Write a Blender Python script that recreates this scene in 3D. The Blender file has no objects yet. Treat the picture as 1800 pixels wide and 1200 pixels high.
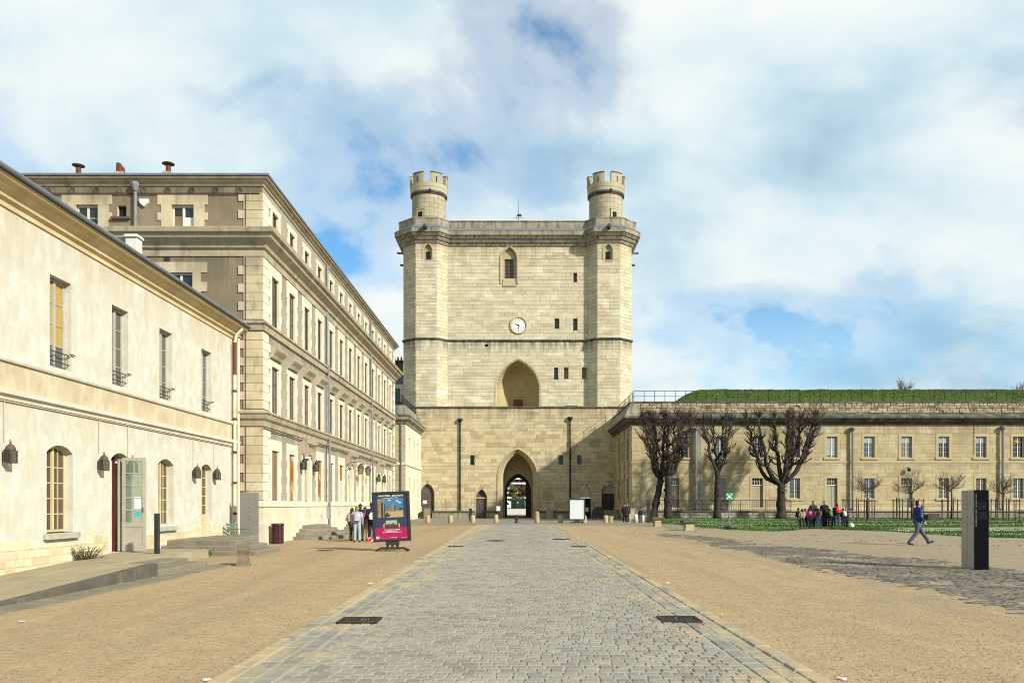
import bpy, bmesh, math, random
from mathutils import Vector, Matrix
from mathutils.geometry import tessellate_polygon
S = bpy.context.scene
COL = S.collection
R = random.Random(11)
rad = math.radians
FPX, PCX, PCY, CAMH = 1400.0, 912.0, 886.0, 1.6

# ------------------------------------------------------------------ camera
cam = bpy.data.cameras.new('camera')
cam.sensor_width = 36.0
cam.lens = 36.0 * FPX / 1800.0
cam.shift_x = -(PCX - 900) / 1800.0
cam.shift_y = (PCY - 600) / 1800.0
cam.clip_end = 6000
cam.clip_start = 0.1
camo = bpy.data.objects.new('camera', cam)
COL.objects.link(camo)
camo.location = (0, 0, CAMH)
camo.rotation_euler = (rad(90), 0, 0)
S.camera = camo

# ------------------------------------------------------------------ sun, sky, exposure
SUN_AZ, SUN_EL = 52.0, 29.5          # degrees to the right of straight behind the camera, degrees high
sd = Vector((math.sin(rad(SUN_AZ)) * math.cos(rad(SUN_EL)), -math.cos(rad(SUN_AZ)) * math.cos(rad(SUN_EL)), math.sin(rad(SUN_EL))))
sun = bpy.data.lights.new('sun', 'SUN')
sun.energy = 5.0
sun.angle = rad(2.0)
sun.color = (1.0, 0.965, 0.87)
suno = bpy.data.objects.new('sun', sun)
COL.objects.link(suno)
suno.location = (60, -60, 60)
suno.rotation_euler = sd.to_track_quat('Z', 'Y').to_euler()

W = bpy.data.worlds.new('World')
S.world = W
W.use_nodes = True
nt = W.node_tree
nt.nodes.clear()
def N(t, tree=None, **k):
    n = (tree or nt).nodes.new(t)
    for a, b in k.items():
        setattr(n, a, b)
    return n
def ramp(node, stops):
    e = node.color_ramp.elements
    while len(e) > 1:
        e.remove(e[-1])
    e[0].position = stops[0][0]; e[0].color = (*stops[0][1], 1)
    for p, c in stops[1:]:
        x = e.new(p); x.color = (*c, 1)
def g(v): return (v, v, v)
def build_world():
    L = nt.links.new
    out = N('ShaderNodeOutputWorld')
    sky = N('ShaderNodeTexSky')
    sky.sky_type = 'NISHITA'
    sky.sun_disc = False
    sky.sun_elevation = rad(SUN_EL)
    sky.sun_rotation = math.atan2(sd.x, sd.y)
    sky.air_density = 1.0; sky.dust_density = 0.3; sky.ozone_density = 1.0
    bg = N('ShaderNodeBackground'); bg.inputs[1].default_value = 0.115
    tint = N('ShaderNodeMix', data_type='RGBA', blend_type='MULTIPLY'); tint.inputs[0].default_value = 1.0
    tint.inputs[7].default_value = (0.60, 1.0, 1.18, 1)
    L(sky.outputs[0], tint.inputs[6]); L(tint.outputs[2], bg.inputs[0])
    tc = N('ShaderNodeTexCoord')
    sep = N('ShaderNodeSeparateXYZ'); L(tc.outputs['Generated'], sep.inputs[0])
    mx = N('ShaderNodeMath', operation='MAXIMUM'); L(sep.outputs[2], mx.inputs[0]); mx.inputs[1].default_value = 0.0
    ad = N('ShaderNodeMath', operation='ADD'); L(mx.outputs[0], ad.inputs[0]); ad.inputs[1].default_value = 0.50
    inv = N('ShaderNodeMath', operation='DIVIDE'); inv.inputs[0].default_value = 1.0; L(ad.outputs[0], inv.inputs[1])
    vm = N('ShaderNodeVectorMath', operation='SCALE'); L(tc.outputs['Generated'], vm.inputs[0]); L(inv.outputs[0], vm.inputs[3])
    def mapped(off, sc):
        m = N('ShaderNodeMapping'); m.inputs['Location'].default_value = off; m.inputs['Scale'].default_value = sc
        L(vm.outputs[0], m.inputs[0]); return m
    def noise(m, scale, detail, rough, dist=0.0):
        n = N('ShaderNodeTexNoise'); n.inputs['Scale'].default_value = scale; n.inputs['Detail'].default_value = detail
        n.inputs['Roughness'].default_value = rough; n.inputs['Distortion'].default_value = dist
        L(m.outputs[0], n.inputs['Vector']); return n
    m1 = mapped(CLOUD_OFF, (1.0, 1.1, 0.0))
    n1 = noise(m1, 1.95, 9, 0.54, 0.2)
    cov = N('ShaderNodeValToRGB'); cov.color_ramp.interpolation = 'EASE'
    ramp(cov, [(0.352, g(0.0)), (0.42, g(0.55)), (0.515, g(1.0))])
    L(n1.outputs[0], cov.inputs[0])
    # thickness of the cloud: thin edges bright, thick undersides grey
    m2 = mapped((4.3, 1.7, 0), (0.9, 1.2, 0.0))
    n2 = noise(m2, 2.6, 7, 0.52, 0.15)
    col = N('ShaderNodeValToRGB')
    ramp(col, [(0.30, (0.40, 0.58, 0.72)), (0.39, (0.58, 0.77, 0.87)), (0.465, (0.78, 0.92, 0.96)), (0.56, (0.94, 1.0, 0.985))])
    L(n2.outputs[0], col.inputs[0])
    bgc = N('ShaderNodeBackground'); bgc.inputs[1].default_value = CLOUD_STR
    L(col.outputs[0], bgc.inputs[0])
    hz = N('ShaderNodeMapRange'); L(sep.outputs[2], hz.inputs[0]); hz.inputs[1].default_value = 0.0; hz.inputs[2].default_value = 0.26; hz.inputs[3].default_value = 0.85; hz.inputs[4].default_value = 0.0
    mxx = N('ShaderNodeMath', operation='MAXIMUM'); L(cov.outputs[0], mxx.inputs[0]); L(hz.outputs[0], mxx.inputs[1])
    mix = N('ShaderNodeMixShader')
    L(mxx.outputs[0], mix.inputs[0]); L(bg.outputs[0], mix.inputs[1]); L(bgc.outputs[0], mix.inputs[2])
    L(mix.outputs[0], out.inputs[0])
CLOUD_OFF = (50.13, 5.1, 0)
CLOUD_STR = 0.71
build_world()
S.view_settings.view_transform = 'Standard'
S.view_settings.look = 'None'
S.view_settings.gamma = 1.0
S.view_settings.exposure = 0.45
S.view_settings.use_curve_mapping = False
S.render.engine = 'CYCLES'
S.cycles.max_bounces = 6
S.cycles.transparent_max_bounces = 8
S.cycles.use_denoising = False
S.cycles.filter_width = 1.05
S.cycles.use_adaptive_sampling = False
W.cycles.sampling_method = 'MANUAL'
W.cycles.sample_map_resolution = 1024

# ------------------------------------------------------------------ helpers
def PX(px, D): return (px - PCX) * D / FPX
def PZ(py, D): return CAMH + (PCY - py) * D / FPX
def YL(px, a): return a * FPX / (PCX - px)          # depth of a point seen on the wall x = -a

def tag(o, label=None, cat=None, group=None, kind=None):
    if label: o['label'] = label
    if cat: o['category'] = cat
    if group: o['group'] = group
    if kind: o['kind'] = kind
    return o
def thing(name, label, cat, loc=(0, 0, 0), rz=0.0, group=None):
    o = bpy.data.objects.new(name, None)
    COL.objects.link(o)
    o.empty_display_size = 0.2
    o.location = loc; o.rotation_euler = (0, 0, rz)
    return tag(o, label, cat, group)
def link(name, mesh, parent=None):
    o = bpy.data.objects.new(name, mesh)
    COL.objects.link(o)
    if parent: o.parent = parent
    return o
def kids(o): return [c for c in COL.objects if c.parent == o]
def copy_tree(o, parent=None):
    c = o.copy(); COL.objects.link(c)
    if parent is not None: c.parent = parent
    for ch in o.children:
        copy_tree(ch, c)
    return c

class Fr:
    """a frame on a wall: u along it, d into it, z up, in the coordinates of thing T"""
    def __init__(s, T, ox, oy, oz, ang):
        b = T.location if T else Vector((0, 0, 0))
        s.o = Vector((ox - b.x, oy - b.y, oz - b.z)); s.ang = rad(ang)
        s.c, s.s = math.cos(s.ang), math.sin(s.ang)
    def __call__(s, p):
        return (s.o.x + p[0] * s.c - p[1] * s.s, s.o.y + p[0] * s.s + p[1] * s.c, s.o.z + p[2])
    def put(s, o, u, d, z):
        o.location = s((u, d, z)); o.rotation_euler = (0, 0, s.ang); return o

class MB:
    def __init__(s, fr=None): s.v = []; s.f = []; s.m = []; s.fr = fr
    def pts(s, P):
        i = len(s.v)
        s.v.extend([s.fr(p) for p in P] if s.fr else [tuple(p) for p in P])
        return list(range(i, len(s.v)))
    def face(s, idx, m=0): s.f.append(tuple(idx)); s.m.append(m)
    def poly(s, P, m=0): s.face(s.pts(P), m)
    def box(s, x0, x1, y0, y1, z0, z1, m=0):
        i = s.pts([(x0, y0, z0), (x1, y0, z0), (x1, y1, z0), (x0, y1, z0), (x0, y0, z1), (x1, y0, z1), (x1, y1, z1), (x0, y1, z1)])
        for q in ((3, 2, 1, 0), (4, 5, 6, 7), (0, 1, 5, 4), (1, 2, 6, 5), (2, 3, 7, 6), (3, 0, 4, 7)):
            s.face([i[k] for k in q], m)
        return s
    def bbox(s, x0, x1, y0, y1, z0, z1, b=0.01, m=0):
        """box with chamfered vertical and top edges"""
        def ring(e, z):
            a = x0 + e; c = x1 - e; d = y0 + e; f = y1 - e
            return [(a + b, d, z), (c - b, d, z), (c, d + b, z), (c, f - b, z), (c - b, f, z), (a + b, f, z), (a, f - b, z), (a, d + b, z)]
        return s.loft([ring(0, z0), ring(0, z1 - b), ring(b, z1)], True, True, True, m)
    def loft(s, rings, closed=True, cap0=False, cap1=False, m=0):
        I = [s.pts(r) for r in rings]
        n = len(rings[0])
        for a, b in zip(I, I[1:]):
            for k in range(n if closed else n - 1):
                j = (k + 1) % n
                s.face((a[k], a[j], b[j], b[k]), m)
        if cap0: s.face(I[0][::-1], m)
        if cap1: s.face(I[-1], m)
        return s
    def tube(s, P, r, n=6, cap=True, m=0):
        P = [Vector(p) for p in P]
        if not isinstance(r, (list, tuple)): r = [r] * len(P)
        rings = []
        pu = None
        for i, p in enumerate(P):
            t = (P[min(i + 1, len(P) - 1)] - P[max(i - 1, 0)])
            if t.length < 1e-9: t = Vector((0, 0, 1))
            t.normalize()
            if pu is None:
                a = Vector((1, 0, 0)) if abs(t.x) < 0.8 else Vector((0, 1, 0))
            else: a = pu
            u = (a - t * a.dot(t))
            if u.length < 1e-6: u = t.orthogonal()
            u.normalize(); pu = u
            w = t.cross(u)
            rings.append([p + (u * math.cos(2 * math.pi * k / n) + w * math.sin(2 * math.pi * k / n)) * r[i] for k in range(n)])
        return s.loft(rings, True, cap, cap, m)
    def lathe(s, prof, n=12, c=(0, 0, 0), m=0, cap=True, ph=0.0):
        rings = [[(c[0] + r * math.cos(2 * math.pi * (k + ph) / n), c[1] + r * math.sin(2 * math.pi * (k + ph) / n), c[2] + z) for k in range(n)] for r, z in prof]
        return s.loft(rings, True, cap, cap, m)
    def prism(s, poly, y0, y1, m=0):
        """polygon in the (x, z) plane extruded along y"""
        return s.loft([[(x, y0, z) for x, z in poly], [(x, y1, z) for x, z in poly]], True, True, True, m)
    def extrude_along(s, prof, u0, u1, m=0, e0=0.0, e1=0.0):
        """profile of (d, z) points extruded along u; e0/e1: mitre (u grows by -d*e)"""
        return s.loft([[(u0 + d * e0, d, z) for d, z in prof], [(u1 - d * e1, d, z) for d, z in prof]], True, True, True, m)
    def panel(s, outer, holes, y=0.0, m=0, depth=0.0, mr=None):
        loops = [outer] + list(holes)
        V = [[Vector((a, b, 0)) for a, b in l] for l in loops]
        flat = [p for l in loops for p in l]
        idx = s.pts([(a, y, b) for a, b in flat])
        for t in tessellate_polygon(V):
            a, b, c = [flat[k] for k in t]
            if abs((b[0] - a[0]) * (c[1] - a[1]) - (c[0] - a[0]) * (b[1] - a[1])) < 1e-7: continue
            s.face([idx[k] for k in t], m)
        if depth:
            for h in holes:
                d = depth
                A = s.pts([(a, y, b) for a, b in h]); B = s.pts([(a, y + d, b) for a, b in h])
                for k in range(len(h)):
                    j = (k + 1) % len(h)
                    s.face((A[k], A[j], B[j], B[k]), m if mr is None else mr)
        return s
    def ball(s, c, r, n=8, m=0, sq=(1, 1, 1)):
        rings = []
        k = n // 2 + 1
        for i in range(k):
            a = -math.pi / 2 + math.pi * (i + 0.0001) / (k - 1 + 0.0002)
            rings.append([(c[0] + sq[0] * r * math.cos(a) * math.cos(2 * math.pi * j / n), c[1] + sq[1] * r * math.cos(a) * math.sin(2 * math.pi * j / n), c[2] + sq[2] * r * math.sin(a)) for j in range(n)])
        return s.loft(rings, True, True, True, m)
    def mesh(s, name, mats, smooth=False):
        me = bpy.data.meshes.new(name)
        me.from_pydata(s.v, [], s.f)
        if not isinstance(mats, (list, tuple)): mats = [mats]
        for mt in mats: me.materials.append(mt)
        if len(mats) > 1: me.polygons.foreach_set('material_index', s.m)
        if smooth:
            me.polygons.foreach_set('use_smooth', [True] * len(me.polygons))
        bm = bmesh.new(); bm.from_mesh(me)
        bmesh.ops.recalc_face_normals(bm, faces=bm.faces[:])
        bm.to_mesh(me); bm.free()
        me.update()
        return me
    def build(s, name, mats, parent=None, smooth=False, fix=True):
        return link(name, s.mesh(name, mats, smooth), parent)

def rect(u0, u1, z0, z1): return [(u0, z0), (u1, z0), (u1, z1), (u0, z1)]
def arch(c, hw, zb, zs, za, n=8):
    """pointed (or low rounded) arch outline, counter-clockwise from bottom left... bottom right first"""
    h = za - zs
    P = [(c + hw, zb), (c + hw, zs)]
    if h >= hw * 0.999:
        q = (h * h - hw * hw) / (2 * hw); r = hw + q
        a1 = math.atan2(h, q)
        arc = [(-q + r * math.cos(a1 * k / n), r * math.sin(a1 * k / n)) for k in range(1, n + 1)]
    else:
        r = (hw * hw + h * h) / (2 * h); a0 = math.atan2(r - h, hw)
        arc = [(r * math.cos(a0 + (math.pi / 2 - a0) * k / n), r * math.sin(a0 + (math.pi / 2 - a0) * k / n) - (r - h)) for k in range(1, n + 1)]
    P += [(c + x, zs + z) for x, z in arc]
    P += [(c - x, zs + z) for x, z in arc[:-1][::-1]]
    P += [(c - hw, zs), (c - hw, zb)]
    return P
def archcurve(c, hw, zb, zs, za, n=8): return arch(c, hw, zb, zs, za, n)

# ------------------------------------------------------------------ materials
def lin(r, gg, b):
    f = lambda v: (v / 255 / 12.92) if v / 255 <= 0.04045 else ((v / 255 + 0.055) / 1.055) ** 2.4
    return (f(r), f(gg), f(b))
ALB = 0.86
def albs(c): return tuple(v * ALB for v in c)
def M(name, a, b=None, scale=2.0, rough=0.9, bump=0.15, bscale=30.0, var=0.0, stain=None, stain2=None, spec=0.25, metal=0.0, det=6, bdist=0.02, warm=0.0, runs=None, spill_shade=None):
    a = albs(a); b = albs(b) if b else None
    mt = bpy.data.materials.new(name); mt.use_nodes = True
    t = mt.node_tree; L = t.links.new
    p = t.nodes['Principled BSDF']
    p.inputs['Roughness'].default_value = rough
    p.inputs['Metallic'].default_value = metal
    p.inputs['Specular IOR Level'].default_value = spec
    geo = N('ShaderNodeNewGeometry', t)
    def noise(sc, d, vec=None, rg=0.6):
        n = N('ShaderNodeTexNoise', t); n.inputs['Scale'].default_value = sc; n.inputs['Detail'].default_value = d; n.inputs['Roughness'].default_value = rg
        if vec:
            v = N('ShaderNodeVectorMath', t, operation='MULTIPLY'); L(geo.outputs['Position'], v.inputs[0]); v.inputs[1].default_value = vec
            L(v.outputs[0], n.inputs['Vector'])
        else: L(geo.outputs['Position'], n.inputs['Vector'])
        return n
    def mixc(f, c1, c2, mode='MIX'):
        m = N('ShaderNodeMix', t, data_type='RGBA', blend_type=mode)
        for s, i in ((f, 0), (c1, 6), (c2, 7)):
            if isinstance(s, (int, float)): m.inputs[i].default_value = s
            elif isinstance(s, tuple): m.inputs[i].default_value = (*s, 1)
            else: L(s, m.inputs[i])
        return m.outputs[2]
    col = a
    if b is not None:
        r = N('ShaderNodeMapRange', t); L(noise(scale, det).outputs[0], r.inputs[0]); r.inputs[1].default_value = 0.32; r.inputs[2].default_value = 0.68
        col = mixc(r.outputs[0], a, b)
    for st in (stain, stain2):
        if not st: continue
        c, sc, vec, lo, hi, amt = st
        r = N('ShaderNodeMapRange', t); L(noise(sc, 5, vec).outputs[0], r.inputs[0]); r.inputs[1].default_value = lo; r.inputs[2].default_value = hi; r.inputs[4].default_value = amt
        col = mixc(r.outputs[0], col, c)
    for (z0, ln, c, amt) in (runs or ()):
        sx = N('ShaderNodeSeparateXYZ', t); L(geo.outputs['Position'], sx.inputs[0])
        nz = noise(1.0, 5, (1.5, 1.5, .05), .7)
        r = N('ShaderNodeMapRange', t); L(nz.outputs[0], r.inputs[0]); r.inputs[1].default_value = 0.42; r.inputs[2].default_value = 0.55
        nl = noise(0.9, 3, (1.5, 1.5, .1)); q = N('ShaderNodeMath', t, operation='MULTIPLY'); L(nl.outputs[0], q.inputs[0]); q.inputs[1].default_value = ln * 2
        lo = N('ShaderNodeMath', t, operation='SUBTRACT'); lo.inputs[0].default_value = z0; L(q.outputs[0], lo.inputs[1])
        up = N('ShaderNodeMapRange', t); L(sx.outputs[2], up.inputs[0]); L(lo.outputs[0], up.inputs[1]); up.inputs[2].default_value = z0 - .02
        tp = N('ShaderNodeMath', t, operation='LESS_THAN'); L(sx.outputs[2], tp.inputs[0]); tp.inputs[1].default_value = z0 + .05
        m1_ = N('ShaderNodeMath', t, operation='MULTIPLY'); L(r.outputs[0], m1_.inputs[0]); L(up.outputs[0], m1_.inputs[1])
        m2_ = N('ShaderNodeMath', t, operation='MULTIPLY'); L(m1_.outputs[0], m2_.inputs[0]); L(tp.outputs[0], m2_.inputs[1])
        m3_ = N('ShaderNodeMath', t, operation='MULTIPLY'); L(m2_.outputs[0], m3_.inputs[0]); m3_.inputs[1].default_value = amt
        col = mixc(m3_.outputs[0], col, c)
    if var:
        oi = N('ShaderNodeObjectInfo', t)
        ad = N('ShaderNodeMath', t, operation='ADD'); L(geo.outputs['Random Per Island'], ad.inputs[0]); L(oi.outputs['Random'], ad.inputs[1])
        fr = N('ShaderNodeMath', t, operation='FRACT'); L(ad.outputs[0], fr.inputs[0])
        cr = N('ShaderNodeValToRGB', t)
        lo, hi = 1 - var, 1 + var * 0.6
        ramp(cr, [(0.0, (lo, lo * (1 - warm), lo * (1 - 2 * warm))), (0.35, (1, 1, 1)), (0.6, (hi * 0.97, hi * 0.95, hi * (0.95 - warm))), (1.0, (hi, hi, hi))])
        L(fr.outputs[0], cr.inputs[0])
        col = mixc(1.0, col, cr.outputs[0], 'MULTIPLY')
    if spill_shade:  # second colour along x: spilled sand on setts, painted shade on sand
        c, x0, x1 = spill_shade[:3]
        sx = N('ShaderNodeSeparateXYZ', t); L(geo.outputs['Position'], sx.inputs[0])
        ab = N('ShaderNodeMath', t, operation='ABSOLUTE' if len(spill_shade) == 3 else 'ADD'); ab.inputs[1].default_value = 0.0; L(sx.outputs[0], ab.inputs[0])
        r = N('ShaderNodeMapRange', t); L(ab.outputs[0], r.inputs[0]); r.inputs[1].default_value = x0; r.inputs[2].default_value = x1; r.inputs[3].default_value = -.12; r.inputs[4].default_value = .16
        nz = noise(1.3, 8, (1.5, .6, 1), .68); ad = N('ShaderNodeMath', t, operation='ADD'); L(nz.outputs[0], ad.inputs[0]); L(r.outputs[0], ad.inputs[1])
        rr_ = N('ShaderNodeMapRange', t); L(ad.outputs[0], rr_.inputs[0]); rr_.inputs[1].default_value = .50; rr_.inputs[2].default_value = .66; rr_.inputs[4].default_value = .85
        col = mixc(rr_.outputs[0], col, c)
    if isinstance(col, tuple): p.inputs['Base Color'].default_value = (*col, 1)
    else: L(col, p.inputs['Base Color'])
    if bump:
        bn = N('ShaderNodeBump', t); bn.inputs['Strength'].default_value = bump; bn.inputs['Distance'].default_value = bdist
        L(noise(bscale, 4).outputs[0], bn.inputs['Height']); L(bn.outputs[0], p.inputs['Normal'])
    return mt

DIRT = (0.06, 0.052, 0.04)
TS1, TS2 = (0.52, 0.475, 0.34), (0.465, 0.41, 0.275)
m_tower = M('tower_limestone', TS1, TS2, 1.3, 0.92, 0.5, 7, 0.11, ((0.38, 0.275, 0.14), 0.5, (1, 1, 2.2), 0.54, 0.75, 0.4), ((0.60, 0.57, 0.44), 0.5, (1, 1, 2.0), 0.48, 0.66, 0.6), warm=0.06, det=9, runs=((21.05, 1.5, (.10, .08, .055), .8), (32.45, 2.6, (.30, .19, .09), .55)))
m_gate = M('gate_wall_limestone', (0.52, 0.455, 0.30), (0.43, 0.355, 0.21), 1.1, 0.92, 0.6, 6, 0.2, ((0.34, 0.22, 0.09), 0.45, (1, 1, 1.5), 0.52, 0.75, 0.5), ((0.22, 0.18, 0.12), 0.5, (1, 1, .6), 0.56, 0.74, 0.5), warm=0.07, det=9, runs=((12.72, 2.2, (.17, .13, .08), .6), (1.9, 1.2, (.16, .13, .09), .5)))
m_mortar = M('lime_mortar', (0.33, 0.285, 0.185), (0.25, 0.21, 0.13), 1.5, 0.95, 0.3, 20)
m_cornice = M('weathered_cornice_stone', (0.36, 0.32, 0.23), (0.22, 0.19, 0.135), 1.2, 0.9, 0.4, 12, 0, (DIRT, 1.1, (2.2, 2.2, .5), 0.48, 0.68, 0.75))
m_darkstone = M('blackened_stone', (0.13, 0.115, 0.09), (0.05, 0.045, 0.036), 1.4, 0.9, 0.4, 14, 0, ((0.26, 0.23, 0.17), 1.2, (1, 1, 1), 0.55, 0.7, 0.6))
m_mould = M('arch_moulding_stone', (0.47, 0.40, 0.25), (0.40, 0.33, 0.19), 0.8, 0.9, 0.25, 12)
m_lead = M('lead_sheet', (0.16, 0.18, 0.20), (0.11, 0.125, 0.14), 2, 0.55, 0.05, 20, spec=0.5)
m_wing = M('wing_ashlar', (0.46, 0.385, 0.23), (0.40, 0.32, 0.175), 0.6, 0.92, 0.35, 8, 0.12, ((0.36, 0.19, 0.06), 0.35, (1, 1, 1.2), 0.56, 0.76, 0.45), ((0.50, 0.44, 0.31), 0.4, (1, 1, 1), 0.5, 0.68, 0.6), warm=0.05, runs=((9.38, 2.2, (.20, .17, .12), .65), (5.55, 1.0, (.22, .18, .12), .5)))
m_wingback = M('wing_joint_mortar', (0.40, 0.32, 0.18), (0.34, 0.26, 0.14), 1, 0.95, 0.2, 20)
m_wingdress = M('wing_dressed_stone', (0.47, 0.395, 0.235), (0.42, 0.34, 0.19), 0.6, 0.9, 0.2, 12, 0, ((0.20, 0.18, 0.14), 0.8, (2, 2, .6), 0.55, 0.75, 0.5))
m_rubble = M('old_parapet_rubble', (0.40, 0.345, 0.235), (0.25, 0.21, 0.14), 1.1, 0.95, 0.8, 6, 0.42, ((0.10, 0.085, 0.06), 1.4, (1, 1, 1), 0.55, 0.68, 0.8), ((0.36, 0.24, 0.09), 0.5, (1, 1, 1), 0.56, 0.7, 0.5), bdist=0.06, warm=0.08)
m_render = M('pale_house_plaster', (0.57, 0.55, 0.452), (0.515, 0.48, 0.375), 2.2, 0.92, 0.2, 22, 0, ((0.46, 0.36, 0.21), 0.9, (1.6, 1.6, 1.1), 0.54, 0.76, 0.62), ((0.575, 0.57, 0.50), 3.0, (1, 1, .6), 0.48, 0.66, 0.6), runs=((8.1, 1.3, (.40, .31, .19), .55), (3.92, .7, (.42, .34, .22), .5)))
m_plaster_tan = M('tan_band_plaster', (0.56, 0.475, 0.32), (0.46, 0.375, 0.235), 1.2, 0.92, 0.15, 20, 0, ((0.64, 0.58, 0.43), 1.2, (2, 2, .7), 0.48, 0.70, 0.45))
m_eave = M('painted_cornice_plaster', (0.64, 0.52, 0.30), (0.50, 0.38, 0.20), 1.2, 0.9, 0.15, 18, 0, ((0.30, 0.22, 0.12), 1.3, (.5, .5, 2), 0.55, 0.75, 0.5))
m_plinthstone = M('house_plinth_stone', (0.66, 0.59, 0.42), (0.56, 0.465, 0.28), 1.8, 0.92, 0.4, 14, 0.16, ((0.60, 0.42, 0.17), 1.0, (1, 1, 1), 0.55, 0.72, 0.4), warm=0.06)
m_slate = M('slate_roof', (0.10, 0.115, 0.135), (0.065, 0.075, 0.09), 2.5, 0.55, 0.1, 20, spec=0.4)
m_zinc = M('zinc_roof', (0.17, 0.19, 0.22), (0.11, 0.125, 0.15), 2.0, 0.5, 0.05, 20, spec=0.5)
m_stucco = M('grey_beige_stucco', (0.37, 0.33, 0.25), (0.31, 0.27, 0.195), 0.8, 0.93, 0.15, 25, 0, ((0.22, 0.185, 0.125), 0.9, (2, 2, .6), 0.52, 0.76, 0.5), runs=((11.55, 1.4, (.13, .11, .075), .6), (8.55, 1.0, (.13, .11, .075), .6), (4.72, .9, (.13, .11, .075), .6), (1.5, .9, (.13, .11, .075), .5)))
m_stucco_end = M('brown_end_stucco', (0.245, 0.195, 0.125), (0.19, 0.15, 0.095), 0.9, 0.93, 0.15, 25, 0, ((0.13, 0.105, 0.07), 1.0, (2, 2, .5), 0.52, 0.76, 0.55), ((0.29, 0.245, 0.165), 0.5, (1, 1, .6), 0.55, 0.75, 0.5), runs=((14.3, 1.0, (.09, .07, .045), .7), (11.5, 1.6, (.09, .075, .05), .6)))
m_dress = M('dressed_limestone', (0.73, 0.67, 0.505), (0.65, 0.58, 0.415), 1.3, 0.9, 0.25, 14, 0.08, ((0.34, 0.28, 0.18), 1.5, (2, 2, .8), 0.58, 0.78, 0.6))
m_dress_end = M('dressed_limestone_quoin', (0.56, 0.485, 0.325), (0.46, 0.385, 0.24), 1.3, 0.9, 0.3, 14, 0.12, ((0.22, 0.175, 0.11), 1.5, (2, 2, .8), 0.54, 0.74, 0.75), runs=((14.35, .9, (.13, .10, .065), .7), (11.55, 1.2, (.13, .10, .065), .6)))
m_cornice_l = M('stained_cornice', (0.46, 0.40, 0.28), (0.33, 0.275, 0.18), 1.0, 0.9, 0.25, 14, 0, ((0.13, 0.11, 0.08), 1.2, (2, 2, .7), 0.52, 0.74, 0.75))
m_plinth = M('stained_plinth', (0.66, 0.61, 0.46), (0.56, 0.495, 0.345), 0.9, 0.92, 0.25, 14, 0, ((0.20, 0.17, 0.12), 1.0, (1, 1, 1), 0.56, 0.76, 0.7), ((0.55, 0.37, 0.16), 0.7, (1, 1, 1), 0.58, 0.75, 0.4))
m_step = M('worn_step_stone', (0.25, 0.22, 0.155), (0.17, 0.145, 0.10), 2.0, 0.9, 0.3, 20, 0, ((0.12, 0.10, 0.07), 1.6, (1, 1, 1), 0.55, 0.75, 0.6))
m_concrete = M('old_concrete', (0.37, 0.315, 0.20), (0.31, 0.255, 0.155), 1.5, 0.92, 0.2, 30, 0, ((0.17, 0.145, 0.10), 1.2, (1, 1, 1), 0.55, 0.75, 0.5))
m_conc_dark = M('dirty_concrete_edge', (0.13, 0.115, 0.085), (0.085, 0.075, 0.058), 2.2, 0.92, 0.25, 20, 0, ((0.24, 0.21, 0.15), 1.5, (1.5, 1.5, .4), 0.55, 0.72, 0.7))
def glass(name, c=(0.02, 0.024, 0.028), r=0.06, spec=0.5):
    return M(name, c, None, rough=r, bump=0.03, bscale=3.0, spec=spec)
m_glass = glass('dark_window_glass')
m_glassg = glass('grey_window_glass', (0.10, 0.095, 0.08), 0.12)
m_glassy = glass('yellow_blind_glass', (0.42, 0.27, 0.06), 0.15)
m_glassb = glass('brown_window_glass', (0.085, 0.06, 0.04), 0.1)
m_void = M('shade_black', (0.012, 0.011, 0.010), None, bump=0)  # near-black colour standing in for the shade inside slits and openings
m_wfcream = M('cream_window_paint', (0.60, 0.50, 0.28), (0.52, 0.42, 0.22), 3, 0.6, 0.05, 30)
m_wfgrey = M('grey_window_paint', (0.44, 0.42, 0.37), (0.36, 0.34, 0.29), 3, 0.6, 0.05, 30)
m_wfwhite = M('white_window_paint', (0.68, 0.66, 0.58), (0.58, 0.55, 0.46), 3, 0.6, 0.05, 30)
m_doorgrey = M('grey_door_paint', (0.44, 0.40, 0.32), (0.37, 0.33, 0.25), 2.5, 0.6, 0.08, 30)
m_redwall = M('dark_red_interior', (0.12, 0.012, 0.008), (0.09, 0.009, 0.006), 2, 0.7, 0.05, 20)
m_iron = M('dark_iron', (0.028, 0.026, 0.026), (0.018, 0.017, 0.017), 4, 0.55, 0.1, 40, spec=0.4)
m_copper = M('rusty_lantern_metal', (0.125, 0.065, 0.055), (0.085, 0.045, 0.038), 6, 0.6, 0.1, 40)
m_rust = M('rusty_shutter', (0.36, 0.14, 0.03), (0.22, 0.08, 0.025), 3, 0.85, 0.2, 20, 0, ((0.55, 0.42, 0.24), 2, (1, 1, .6), 0.5, 0.62, 0.7))
m_brownboard = M('brown_boards', (0.24, 0.17, 0.09), (0.16, 0.11, 0.06), 2.5, 0.85, 0.2, 20)
m_paleboard = M('pale_blue_boards', (0.48, 0.50, 0.46), (0.40, 0.41, 0.37), 2.5, 0.8, 0.1, 20)
m_pipe = M('grey_zinc_pipe', (0.22, 0.23, 0.25), (0.15, 0.16, 0.175), 4, 0.5, 0.05, 20, spec=0.5)
m_pipedark = M('black_drain_pipe', (0.022, 0.020, 0.018), (0.014, 0.013, 0.012), 4, 0.6, 0.05, 20)
m_pipewhite = M('flaking_white_pipe', (0.72, 0.65, 0.50), (0.62, 0.54, 0.38), 3, 0.6, 0.05, 20, 0, ((0.38, 0.20, 0.09), 2.5, (1, 1, .5), 0.60, 0.68, 0.8))
m_piperust = M('rust_red_pipe', (0.16, 0.045, 0.02), (0.11, 0.03, 0.014), 3, 0.7, 0.1, 20)
m_wood = M('old_door_wood', (0.12, 0.09, 0.085), (0.075, 0.055, 0.055), 3, 0.75, 0.2, 20)
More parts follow.
